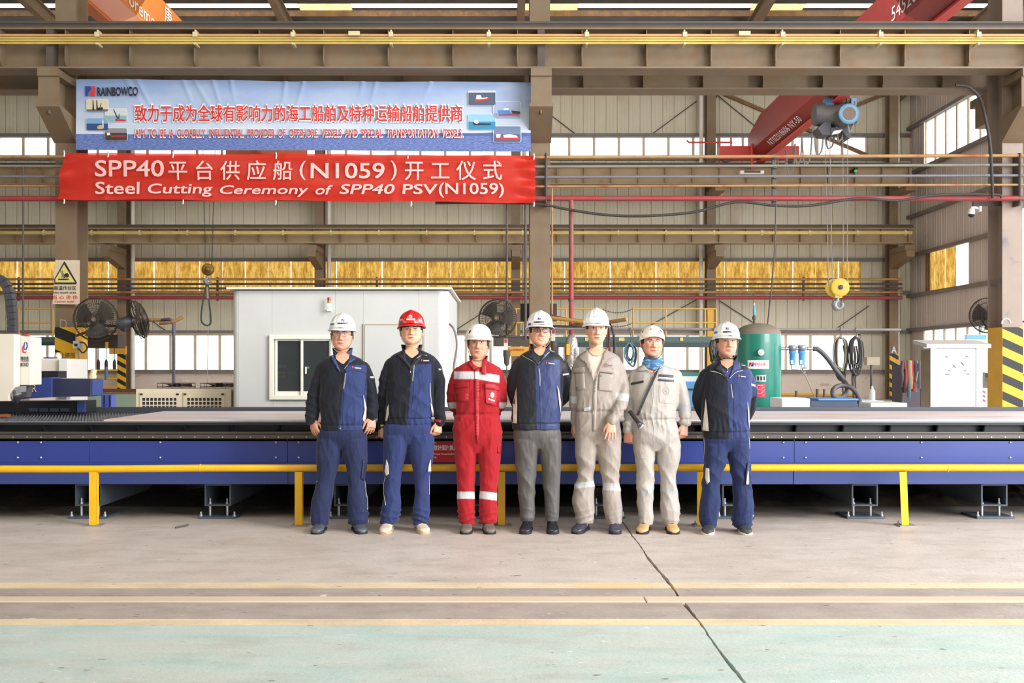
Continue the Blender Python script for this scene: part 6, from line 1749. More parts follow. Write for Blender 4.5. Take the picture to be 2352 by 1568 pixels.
def ring_loft(m, rings, n=40, p=2.3):
    """rings: (cx, cy, z, a, b) horizontal super-ellipses, or with front/back depths (a, bf, bb)"""
    vs = []
    for r in rings:
        cx, cy, z, a = r[:4]; bf = r[4]; bb = r[5] if len(r) > 5 else bf
        for j in range(n):
            t = 2 * PI * j / n
            c, s = math.cos(t), math.sin(t)
            x = a * math.copysign(abs(c) ** (2 / p), c)
            y = (bb if s > 0 else bf) * math.copysign(abs(s) ** (2 / p), s)
            vs.append((cx + x, cy + y, z))
    k = len(rings)
    fs = [(i * n + j, i * n + (j + 1) % n, (i + 1) * n + (j + 1) % n, (i + 1) * n + j) for i in range(k - 1) for j in range(n)]
    fs.append(tuple(reversed(range(n)))); fs.append(tuple((k - 1) * n + j for j in range(n)))
    if rings[0][2] > rings[-1][2]:
        fs = [f[::-1] for f in fs]
    m.add(vs, fs)

def interp_rows(rows, step):
    """smoothly densify rows of numbers along the first key"""
    A = np.array(rows, float)
    key = A[:, 0]
    n = max(2, int(abs(key[-1] - key[0]) / step))
    out = []
    P = np.vstack([2 * A[0] - A[1], A, 2 * A[-1] - A[-2]])
    for i in range(n + 1):
        t = key[0] + (key[-1] - key[0]) * i / n
        k = 0
        while k < len(key) - 2 and (key[k + 1] - t) * (key[-1] - key[0]) < 0: k += 1
        u = (t - key[k]) / (key[k + 1] - key[k])
        a, b, c, d = P[k], P[k + 1], P[k + 2], P[k + 3]
        v = 0.5 * ((2 * b) + (c - a) * u + (2 * a - 5 * b + 4 * c - d) * u * u + (3 * b - a - 3 * c + d) * u ** 3)
        v[0] = t
        out.append(v)
    return out

def path_tube(m, pts, n=20, sub=5, flat=1.0, caps=True):
    """pts: (Vector, radius); smooth tapering limb with round ends"""
    P = [Vector((*p[0], p[1])) for p in pts] if False else pts
    pos = cat_rom([p for p, r in P], sub)
    rr = [r for p, r in P]
    rads = []
    k = len(P) - 1
    for i in range(len(pos)):
        t = i / (len(pos) - 1) * k; a = min(int(t), k - 1); u = t - a
        u = u * u * (3 - 2 * u)
        rads.append(rr[a] * (1 - u) + rr[a + 1] * u)
    d0 = (pos[0] - pos[1]).normalized(); d1 = (pos[-1] - pos[-2]).normalized()
    pos = [pos[0] + d0 * rads[0] * .9, pos[0] + d0 * rads[0] * .6] + pos + [pos[-1] + d1 * rads[-1] * .6, pos[-1] + d1 * rads[-1] * .9]
    rads = [rads[0] * .35, rads[0] * .8] + rads + [rads[-1] * .8, rads[-1] * .35]
    if not caps:
        pos = pos[:-2]; rads = rads[:-2]
    m.tube(pos, rads, n)

def remesh(m, voxel, smooth=2, fac=.5):
    me = m.mesh('tmp')
    o = bpy.data.objects.new('tmp', me); COL.objects.link(o)
    md = o.modifiers.new('r', 'REMESH'); md.mode = 'VOXEL'; md.voxel_size = voxel; md.use_smooth_shade = True
    if smooth:
        s = o.modifiers.new('s', 'SMOOTH'); s.iterations = smooth; s.factor = fac
    dg = bpy.context.evaluated_depsgraph_get()
    out = bpy.data.meshes.new_from_object(o.evaluated_get(dg))
    bpy.data.objects.remove(o); bpy.data.meshes.remove(me)
    return out

def get_co(me):
    a = np.zeros(len(me.vertices) * 3); me.vertices.foreach_get('co', a); return a.reshape(-1, 3)
def get_no(me):
    a = np.zeros(len(me.vertices) * 3); me.vertices.foreach_get('normal', a); return a.reshape(-1, 3)
def set_co(me, a):
    me.vertices.foreach_set('co', a.reshape(-1)); me.update()
def set_col(me, C):
    at = me.color_attributes.new('Col', 'FLOAT_COLOR', 'POINT')
    full = np.ones((len(C), 4)); full[:, :3] = C
    at.data.foreach_set('color', full.reshape(-1))
def smooth_all(me):
    me.polygons.foreach_set('use_smooth', [True] * len(me.polygons))

def ridge(P, d, f, s, warp=1.0):
    """soft creases running across direction d"""
    d = np.array(d, float); d /= np.linalg.norm(d)
    e = np.array([d[1] + .3, d[2] - .2, d[0] + .1])
    f = f * 1.25
    t = P @ d * f + warp * (1.3 * np.sin(P @ e * f * .33 + s) + .8 * np.sin(P @ np.array([e[2], e[0], e[1]]) * f * .55 + 2.1 * s))
    return (1 - np.abs(np.sin(t))) ** 1.25 * (.55 + .45 * np.sin(P @ e * f * .21 + 3.3 * s)) - .25
def gate(v, a, b, s):
    return 1 / (1 + np.exp(-(v - a) / s)) * (1 / (1 + np.exp((v - b) / s)))

class Person:
    def __init__(s, label, cx, D, skin='#c8957a'):
        s.D = D; s.cx = cx
        s.root = thing('person', label, 'person', (WX(cx, D), D, 0), 'workers standing in a row')
        s.bvhs = {}
        s.skin = np.minimum(np.array(lin(skin)) * 1.12, .9)
    def P(s, px, py, y=0.0):
        return Vector(W(px, py, s.D + y))
    def R(s, r): return r / FPX * s.D
    def bvh(s, o):
        if o.name not in s.bvhs:
            dg = None
            me = o.data; base = ORG[s.root.name]
            vs = [v.co + base for v in me.vertices]
            s.bvhs[o.name] = BVHTree.FromPolygons(vs, [tuple(p.vertices) for p in me.polygons])
        return s.bvhs[o.name]
    def hit(s, targets, px, py):
        d = (Vector(W(px, py, s.D)) - CAMP).normalized()
        best = None
        for o in targets:
            r = s.bvh(o).ray_cast(CAMP, d)
            if r[0] is not None and (best is None or r[3] < best[1]): best = (r[0], r[3], o)
        s.last = best[2] if best else None
        return (best[0], d) if best else (None, d)
    def patch(s, name, poly, material, targets, off=.003, parent=None, step=4.0, thick=0.0):
        """a thin piece lying on the surface, outlined in photo pixels"""
        xs = [p[0] for p in poly]; ys = [p[1] for p in poly]
        pts = []
        n = len(poly)
        for i in range(n):
            a = poly[i]; b = poly[(i + 1) % n]; L = math.hypot(b[0] - a[0], b[1] - a[1]); k = max(1, int(L / step))
            for q in range(k): pts.append((a[0] + (b[0] - a[0]) * q / k, a[1] + (b[1] - a[1]) * q / k))
        nb = len(pts)
        x = min(xs) + step * .5
        while x < max(xs):
            y = min(ys) + step * .5
            while y < max(ys):
                if inside(poly, x, y): pts.append((x, y))
                y += step
            x += step
        edges = [(i, (i + 1) % nb) for i in range(nb)]
        r = delaunay_2d_cdt([Vector(p) for p in pts], edges, [], 1, 1e-4)
        vs, fs = r[0], r[2]
        co = []
        for v in vs:
            h, d = s.hit(targets, v[0], v[1])
            co.append(h - d * (off if s.last is not getattr(s, 'body', None) or len(targets) < 2 else .0018) if h is not None else None)
        fs = [f for f in fs if all(co[k] is not None for k in f)]
        if not fs: return None
        co = [c if c is not None else Vector((0, 0, 0)) for c in co]
        keep = sorted({k for f in fs for k in f}); mp_ = {k: q for q, k in enumerate(keep)}
        co = [co[k] for k in keep]; fs = [[mp_[k] for k in f] for f in fs]
        m = MB(); m.add(co, [tuple(f)[::-1] for f in fs], 0, True)
        o = m.build(name, material, parent or s.root)
        if thick:
            sd = o.modifiers.new('thickness', 'SOLIDIFY'); sd.thickness = thick; sd.offset = 1
        return o
    def line(s, name, pts, w, material, targets, off=.003, parent=None):
        """piping or zip: thin tube laid on the cloth along photo points"""
        P_ = cat_rom([Vector((a, b, 0)) for a, b in pts], 5)
        co = []
        for v in P_:
            h, d = s.hit(targets, v.x, v.y)
            if h is not None: co.append(h - d * off)
        if len(co) < 2: return
        return MB().tube(co, w, 5).build(name, material, parent or s.root)
    def words(s, name, body, cx, cy, w, h, material, targets, off=.004, bold=.02, rot=0, parent=None, italic=0):
        co, fs = text_geo(body, w, h, bold, italic)
        out = []
        for x, y, z in co:
            px = cx + x * math.cos(rot) + y * math.sin(rot); py = cy - y * math.cos(rot) + x * math.sin(rot)
            hh, d = s.hit(targets, px, py)
            out.append(hh - d * (off + float(z)) if hh is not None else Vector(W(px, py, s.D - .1)))
        return MB().add(out, fs).build(name, material, parent or s.root)
def inside(poly, x, y):
    c = False; j = len(poly) - 1
    for i in range(len(poly)):
        xi, yi = poly[i]; xj, yj = poly[j]
        if (yi > y) != (yj > y) and x < (xj - xi) * (y - yi) / (yj - yi) + xi: c = not c
        j = i
    return c

# ---------------- head model (metres, chin at 0, face towards -y)
HW = [(-.004, .006), (0, .022), (.01, .038), (.028, .060), (.056, .073), (.09, .081), (.135, .085), (.17, .084), (.20, .073), (.225, .050), (.236, .028), (.241, .006)]
HF = [(-.004, .060), (0, .070), (.01, .080), (.028, .084), (.056, .088), (.09, .091), (.135, .087), (.165, .091), (.20, .080), (.225, .055), (.241, .008)]
HBk = [(-.004, -.02), (0, .00), (.02, .03), (.05, .05), (.09, .082), (.135, .102), (.17, .106), (.20, .094), (.225, .06), (.241, .008)]
def ip(T, z): return float(np.interp(z, [t[0] for t in T], [t[1] for t in T]))
def head_geo(m, X, wide=1.0, long=1.0, jaw=1.0, smile=0.0):
    """X: 4x4 placing matrix"""
    nz, n = 74, 80
    vs = []
    for i in range(nz + 1):
        z = -.004 + .245 * i / nz
        w = ip(HW, z) * wide * (1 + (jaw - 1) * max(0, 1 - z / .09)); f = ip(HF, z); b = ip(HBk, z)
        cy = (b - f) / 2; hb = (b + f) / 2
        for j in range(n):
            t = 2 * PI * j / n; c, s_ = math.cos(t), math.sin(t)
            x = w * math.copysign(abs(c) ** .86, c); y = cy + hb * math.copysign(abs(s_) ** .92, s_)
            if s_ < -.05:
                ax = abs(x)
                g = lambda x0, z0, sx, sz: math.exp(-((ax - x0) / sx) ** 2 - ((z - z0) / sz) ** 2)
                d = 0
                if .078 < z < .150:
                    hgt = .025 * min(1, (.150 - z) / .055) * (1 if z > .088 else (z - .078) / .010)
                    d += hgt * math.exp(-(ax / (.0075 + .006 * max(0, (.135 - z) / .05))) ** 2)
                d += .011 * g(.0145, .090, .0065, .0075)
                d -= .012 * g(.031, .138, .017, .009)
                d += .0045 * g(.030, .154, .026, .006)
                d += .005 * g(.042, .104, .018, .018)
                d += .0065 * g(0, .0625, .022, .0045) + .0075 * g(0, .0500, .018, .0050)
                d -= .003 * g(0, .0565, .021, .0018)
                d -= .003 * g(.030 + .002 * smile, .070, .005, .014) * (1 + smile)
                d += .006 * g(0, .014, .018, .012) - .004 * g(0, .036, .018, .006)
                d += .004 * g(.031, .137, .009, .0055)
                y -= d
            vs.append(X @ Vector((x, y, z * long)))
    fs = [(i * n + j, i * n + (j + 1) % n, (i + 1) * n + (j + 1) % n, (i + 1) * n + j) for i in range(nz) for j in range(n)]
    fs.append(tuple(reversed(range(n)))); fs.append(tuple(nz * n + j for j in range(n)))
    m.add(vs, fs)
    for sg in (-1, 1):   # ears
        m2 = []
        pts = []
        for q in range(9):
            a = q / 8 * 2 * PI
            pts.append(X @ Vector((sg * (.083 * wide + .008 + .004 * math.cos(a)), .012 + .011 * math.sin(a), (.118 + .030 * math.cos(a)) * long)))
        m.tube(pts[:-1], .0065, 8, closed=True)
        m.tube([X @ Vector((sg * .076 * wide, .010, .100 * long)), X @ Vector((sg * (.086 * wide), .012, .118 * long)), X @ Vector((sg * .076 * wide, .010, .138 * long))], [.008, .011, .008], 8)

def hand_geo(m, wrist, direc, back, size=1.0, curl=.35, side=1, spread=.09, thumb=.6):
    """direc: from wrist to knuckles; back: normal of the back of the hand; side: +1 thumb on the (direc x back) side"""
    d = Vector(direc).normalized(); b = (Vector(back) - d * Vector(back).dot(d)).normalized(); u = d.cross(b) * side
    S = size
    w = Vector(wrist)
    # palm
    rings = [(0, .026, .019), (.02, .030, .017), (.05, .039, .015), (.078, .042, .013), (.090, .040, .010)]
    vs = []; n = 20
    for t, a, h in rings:
        for j in range(n):
            q = 2 * PI * j / n; c, s_ = math.cos(q), math.sin(q)
            vs.append(w + d * t * S + u * (a * S * math.copysign(abs(c) ** .8, c)) + b * (h * S * math.copysign(abs(s_) ** .8, s_)))
    fs = [(i * n + j, i * n + (j + 1) % n, (i + 1) * n + (j + 1) % n, (i + 1) * n + j) for i in range(len(rings) - 1) for j in range(n)]
    fs += [tuple(reversed(range(n))), tuple((len(rings) - 1) * n + j for j in range(n))]
    m.add(vs, fs)
    # fingers: index .. little (index on the thumb side)
    for k, (off, ln) in enumerate(((.031, .072), (.0105, .080), (-.0105, .074), (-.030, .058))):
        base = w + d * (.078 * S) + u * off * S
        fd = (d + u * spread * (1.5 - k)).normalized()
        c0 = curl * (1 + .12 * k)
        pts = [base - d * .02 * S, base]
        cur = fd; ang = 0
        for seg_, frac in ((.46, .9), (.30, 1.0), (.24, .8)):
            ang = c0 * frac
            cur = (cur * math.cos(ang) - b * math.sin(ang)).normalized()
            pts.append(pts[-1] + cur * ln * seg_ * S)
            cur = cur
        r = .0086 * S * (1 if k < 3 else .88)
        path_tube(m, [(p, q) for p, q in zip(pts, (r, r * 1.02, r * 1.0, r * .93, r * .82))], 12, 3)
    # thumb
    base = w + d * .020 * S + u * .026 * S
    td = (d * .75 + u * thumb - b * .35).normalized()
    p1 = base + td * .042 * S; td2 = (d * .95 + u * thumb * .25 - b * .3).normalized(); p2 = p1 + td2 * .030 * S; p3 = p2 + (td2 - b * .1).normalized() * .024 * S
    path_tube(m, [(base - d * .01, .013 * S), (base, .014 * S), (p1, .0115 * S), (p2, .0105 * S), (p3, .0085 * S)], 12, 3)

def shoe(p, name, ankle, toe_dir, length, width, cu, cs, kind='work'):
    """ankle: point above the heel on the floor (x, y); toe_dir 2-D"""
    d = Vector((toe_dir[0], toe_dir[1], 0)).normalized(); u = Vector((0, 0, 1)).cross(d)
    base = Vector((ankle[0], ankle[1], 0)) - d * .07
    t = bpy.data.objects.new(name, None); COL.objects.link(t); t.parent = p.root; ORG[t.name] = ORG[p.root.name]
    #      t     half-w   height  lateral
    st = [(0.0, .022, .060), (.02, .032, .085), (.10, .036, .098), (.22, .037, .102), (.36, .038, .098), (.50, .042, .080), (.64, .047, .064), (.78, .049, .056), (.90, .043, .050), (.97, .030, .040), (1.0, .014, .028)]
    n = 24; m = MB(); vs = []
    A = interp_rows(st, .03)
    for t_, hw, h in A:
        c = base + d * (t_ * length)
        for j in range(n):
            q = 2 * PI * j / n; cc, s_ = math.cos(q), math.sin(q)
            z = .012 + (h - .012) * .5 + (h - .012) * .5 * math.copysign(abs(s_) ** .75, s_)
            vs.append(c + u * (hw * width / .098 * math.copysign(abs(cc) ** .8, cc)) + Vector((0, 0, z)))
    k = len(A)
    fs = [(i * n + j, i * n + (j + 1) % n, (i + 1) * n + (j + 1) % n, (i + 1) * n + j) for i in range(k - 1) for j in range(n)]
    fs += [tuple(reversed(range(n))), tuple((k - 1) * n + j for j in range(n))]
    m.add(vs, [f[::-1] for f in fs], 0, True)
    up = m.build('shoe_upper', cu, t)
    m = MB(); prof = []
    for t_, hw, h in A:
        prof.append((t_ * length, hw * width / .098 + .003))
    L = [base + d * (a - .002) + u * b for a, b in prof] + [base + d * (a - .002) - u * b for a, b in reversed(prof)]
    poly = [(v.x, v.y) for v in L]
    m.prism(poly, 'z', .0, .022)
    m.build('sole', cs, t, bevel=.003)
    # laces / tongue
    m = MB()
    for q in (.40, .46, .52, .58):
        c = base + d * (q * length); h = ip([(a[0], a[2]) for a in st], q)
        m.tube([c + u * .022 + Vector((0, 0, h - .006)), c + Vector((0, 0, h + .004)), c - u * .022 + Vector((0, 0, h - .006))], .0028, 5)
    m.build('laces', cs if kind == 'sneaker' else M_cab, t)
    return t

SHELL = {}
def helmet(p, X, colr, kind='brim', emblem=True, mats_=None, text='RAINBOWCO', stickers=None, wide=1.0, tall=1.0):
    """X: head placing matrix"""
    t = bpy.data.objects.new('safety_helmet', None); COL.objects.link(t); t.parent = p.root; ORG[t.name] = ORG[p.root.name]
    z0 = .178 if kind != 'climb' else .165
    H = (.124 if kind != 'climb' else .112) * tall; A = .107 * wide; B = .132
    n = 96; rows = 26; vs = []
    for i in range(rows + 1):
        v = i / rows; a = v * PI / 2
        rr = math.cos(a) ** .80 if v < 1 else 0; zz = math.sin(a) ** 1.05
        for j in range(n):
            th = 2 * PI * j / n; c, s_ = math.cos(th), math.sin(th)
            x, y = A * rr * c, .010 + B * rr * s_
            z = z0 + H * zz
            if kind == 'brim':
                # raised crown ridge and side flutes
                k = math.exp(-(x / .020) ** 2) * (.35 + .65 * math.sin(a)) * .010 * (1 if y < .06 else .5)
                fl = .0022 * (math.cos(th * 14) if abs(c) > .35 else 0) * math.sin(a) * math.cos(a) * 2
                z += k; x *= 1 + fl / .1; y *= 1 + fl / .1
            elif kind == 'climb':
                z += .004 * math.cos(x / .018) * math.sin(a)
                low = max(0, -s_) ** 2
                if v < .3: z += (.3 - v) / .3 * .006 * (max(0, -s_) ** 3)     # front edge lifts over the brow
                if v < .4: z -= (.4 - v) / .4 * .020 * abs(c) ** 2
            if kind == 'round':
                if v < .3: z -= (.3 - v) / .3 * .012 * abs(c) ** 2; z += 0
            vs.append((x, y, z))
    fs = [(i * n + j, i * n + (j + 1) % n, (i + 1) * n + (j + 1) % n, (i + 1) * n + j) for i in range(rows) for j in range(n)]
    m = MB(); m.add([X @ Vector(v) for v in vs], fs, 0, True)
    # brim
    if kind != 'climb':
        wv = []
        prof = [(0, 0), (.010, -.006), (.016, -.012), (.016, -.016)]
        for (o_, dz) in prof:
            for j in range(n):
                th = 2 * PI * j / n; c, s_ = math.cos(th), math.sin(th)
                front = max(0, -s_) ** 3
                o2 = o_ * (.75 + (1.6 if kind == 'brim' else 1.0) * front)
                sidez = (-.012 * abs(c) ** 2 if kind == 'round' else -.006 * abs(c) ** 3)
                wv.append(X @ Vector(((A + o2) * c, .010 + (B + o2) * s_, z0 + dz * (1 + .5 * front) + sidez * (1 if o_ or kind == 'round' else 0))))
        base = len(m.v)
        m.add(wv, [(i * n + j, (i + 1) * n + j, (i + 1) * n + (j + 1) % n, i * n + (j + 1) % n) for i in range(3) for j in range(n)], 0, True)
    sh = m.build('shell', colr, t)
    sh.modifiers.new('thickness', 'SOLIDIFY').thickness = .003
    # inner headband
    bd = []
    for z in ((z0 - .022, z0 + .03) if kind != 'climb' else (z0 + .012, z0 + .05)):
        for j in range(40):
            th = 2 * PI * j / 40
            bd.append(X @ Vector((.088 * wide * math.cos(th), .008 + .104 * math.sin(th), z)))
    MB().add(bd, [(j, (j + 1) % 40, 40 + (j + 1) % 40, 40 + j) for j in range(40)], 0, True).build('headband', M_black, t)
    return t, sh

def strap(p, t, X, wide, mm, r=.0028, long=1.0, loose=0.0):
    """chin strap down both cheeks and under the chin"""
    pts = []
    for x, y, z in ((.086, .0, .175), (.088, -.012, .13), (.083, -.03, .07), (.064, -.055, .022), (.034, -.080 - loose, -.012), (0, -.088 - loose, -.017)):
        pts.append((x * wide, y, z * long))
    full = [(-a, b, c) for a, b, c in pts[:-1]] + pts[::-1]
    MB().tube([v for v in cat_rom([X @ Vector(q) for q in full], 5)], r, 6).build('chin_strap', mm, t)
    MB().lathe([(.006, -.02), (.006, .02)], tuple(X @ Vector((.089 * wide, -.008, .115))), n=8).build('buckle', M_black, t)

def face(p, body, X, wide=1.0, glasses=None, smile=0.0, brow=M_tdk, eye_open=1.0, long=1.0):
    """eyes, brows, nostrils and lip line laid on the face; head frame coordinates"""
    bv = p.bvh(body)
    Xi = X.inverted()
    o_dir = (X.to_3x3() @ Vector((0, 1, 0))).normalized()
    def on(x, z, off):
        o = X @ Vector((x, -.3, z * long))
        r = bv.ray_cast(o, o_dir)
        return (r[0] - o_dir * off) if r[0] is not None else X @ Vector((x, -.09, z * long))
    def blob(name, pts, mm, off, parent=None, seg=1):
        vs = [on(x, z, off) for x, z in pts]; c = on(sum(a for a, b in pts) / len(pts), sum(b for a, b in pts) / len(pts), off + .0006)
        n = len(vs)
        return MB().add(vs + [c], [(i, (i + 1) % n, n) for i in range(n)], 0, True).build(name, mm, parent or p.root)
    for sg in (-1, 1):
        cx, cz = sg * .0315 * wide, .1365
        W_, H_ = .0158, .0056 * eye_open
        pts = [(cx + W_ * math.cos(a), cz + (H_ * (1.1 if math.sin(a) > 0 else .8)) * math.sin(a) + sg * .0 + .0012 * math.cos(a) * sg) for a in np.linspace(0, 2 * PI, 15)[:-1]]
        e = blob('eye', pts, M_eyew, .0012)
        blob('iris', [(cx + .0064 * math.cos(a), cz + .0004 + min(.0062, H_) * math.sin(a)) for a in np.linspace(0, 2 * PI, 11)[:-1]], M_iris, .0022, e)
        lid = [on(cx + W_ * 1.08 * math.cos(a), cz + H_ * 1.25 * math.sin(a) + .0004, .0016) for a in np.linspace(.05 * PI, .95 * PI, 9)]
        MB().tube(lid, .0017, 5).build('eyelash', M_iris, e)
        bx = [(cx + sg * t - sg * 0, .1535 + .004 * math.sin((t + .017) / .040 * PI) - .0015 * (t > .012)) for t in np.linspace(-.017, .023, 8)]
        up = [(x, z + .0036 - .0016 * i / 7) for i, (x, z) in enumerate(bx)]; dn = [(x, z - .0026 + .0012 * i / 7) for i, (x, z) in enumerate(bx)]
        vs = [on(x, z, .0016) for x, z in up] + [on(x, z, .0016) for x, z in dn]
        MB().add(vs, [(i, i + 1, i + 9, i + 8) for i in range(7)], 0, True).build('eyebrow', M_brow, p.root)
        blob('nostril', [(sg * .0085 + .0034 * math.cos(a), .0838 + .0015 * math.sin(a)) for a in np.linspace(0, 2 * PI, 9)[:-1]], M_nost, .0010)
    mw = .0265 + .004 * smile
    ln = [on(x, .0560 + .0035 * smile * (abs(x) / mw) ** 2 - .0006 * math.cos(x / mw * 4), .0010) for x in np.linspace(-mw, mw, 13)]
    MB().tube(ln, [.0006] + [.0014] * 11 + [.0006], 5).build('mouth_line', M_mouth, p.root)
    if smile > 1:
        vs = [(x, .0562 + .003 * (abs(x) / .016) ** 2) for x in np.linspace(-.015, .015, 9)]; lo = [(x, z - .0042 * (1 - (x / .017) ** 2)) for x, z in vs]
        q = [on(x, z, .0020) for x, z in vs] + [on(x, z, .0020) for x, z in lo]
        MB().add(q, [(i, i + 1, i + 10, i + 9) for i in range(8)], 0, True).build('teeth', M_teeth, p.root)
    if glasses:
        g = bpy.data.objects.new('glasses', None); COL.objects.link(g); g.parent = p.root; ORG[g.name] = ORG[p.root.name]
        tint, fr, r, rimless = glasses
        def G(x, y, z): return X @ Vector((x, y, z * long))
        for sg in (-1, 1):
            ring = []
            for a in np.linspace(0, 2 * PI, 25)[:-1]:
                c, s_ = math.cos(a), math.sin(a)
                ring.append(G(sg * .034 * wide + .026 * math.copysign(abs(c) ** .7, c), -.108 + .012 * (abs(sg * .034 * wide + .026 * c) / .06) ** 2, .132 + .0165 * math.copysign(abs(s_) ** .75, s_)))
            if not rimless: MB().tube(ring, r, 6, closed=True).build('rim', fr, g)
            else: MB().tube(ring[1:12], r * .7, 5).build('rim', fr, g)
            MB().add(ring, [tuple(range(24))]).build('lens', tint, g)
            MB().tube([G(sg * .059 * wide, -.098, .138), G(sg * .078 * wide, -.07, .138), G(sg * .088 * wide, .0, .132)], r, 6).build('temple', fr, g)
        MB().tube([G(-.009, -.109, .136), G(0, -.112, .139), G(.009, -.109, .136)], r, 6).build('bridge', fr, g)
M_eyew = mat('eye_white', '#e6dcd6', .25); M_iris = mat('iris_dark', '#1e1512', .5); M_brow = mat('eyebrow_black', '#241c1a', .9); M_nost = mat('nostril_shade', '#5a2e26', .9)  # nostril hollows are flat dark patches, their shade put in the colour
M_mouth = mat('lip_line', '#7a3c38', .6); M_teeth = mat('teeth', '#eee8e0', .3); M_hair = mat('black_hair', '#17130f', .55, bump=.5, bscale=300)
M_strap = mat('grey_strap', '#9a9490', .6); M_strapd = mat('dark_strap', '#4a4240', .6)
M_hw = mat('helmet_white', '#ece9e4', .22, coat=.5); M_hc = mat('helmet_cream', '#e9e2d0', .22, coat=.5); M_hr = mat('helmet_red', '#c81e1a', .2, coat=.6)

def hair(p, X, wide, low=.115, long=1.0):
    vs = []; n = 40; zs = np.linspace(low, .205, 8)
    a0, a1 = math.radians(-32), math.radians(212)
    for z in zs:
        w = ip(HW, z) * wide + .004; b = ip(HBk, z) + .005; f = ip(HF, z)
        for j in range(n + 1):
            t = a0 + (a1 - a0) * j / n
            c, s_ = math.cos(t), math.sin(t)
            cy = (b - f) / 2; hb = (b + f) / 2
            vs.append(X @ Vector((w * math.copysign(abs(c) ** .86, c), cy + hb * math.copysign(abs(s_) ** .92, s_), z * long)))
    fs = [(i * (n + 1) + j, i * (n + 1) + j + 1, (i + 1) * (n + 1) + j + 1, (i + 1) * (n + 1) + j) for i in range(len(zs) - 1) for j in range(n)]
    o = MB().add(vs, fs, 0, True).build('hair', M_hair, p.root)
    o.modifiers.new('t', 'SOLIDIFY').thickness = .006

def collar(p, X0, mm, rx, ry, h_back, h_front, gap, flare=.012, name='collar', tilt=.0, tip=.0, lean=0.0):
    """stand collar: a band round the neck open at the front. X0 centre at its base"""
    n = 44; rows = 5; vs = []
    for i in range(rows + 1):
        v = i / rows
        for j in range(n + 1):
            t = -PI / 2 + gap + (2 * PI - 2 * gap) * j / n
            c, s_ = math.cos(t), math.sin(t)
            h_back_ = h_back + .018; h_front_ = h_front + .010
            fr = max(0, -s_) ** 1.5
            h = h_back_ * (1 - fr) + h_front_ * fr
            drop = -.030 * fr - tip * (max(0, -s_) ** 8)
            ff = flare * v * (1 + 1.2 * fr)
            vs.append((X0[0] + (rx + ff) * c, X0[1] + (ry + ff) * s_ - tilt * v, X0[2] + drop + h * v + .004 * noise.noise(Vector((c * 3, s_ * 3, v)))))
    fs = [(i * (n + 1) + j, i * (n + 1) + j + 1, (i + 1) * (n + 1) + j + 1, (i + 1) * (n + 1) + j) for i in range(rows) for j in range(n)]
    o = MB().add(vs, fs, 0, True).build(name, mm, p.root)
    sd = o.modifiers.new('t', 'SOLIDIFY'); sd.thickness = .005
    return o

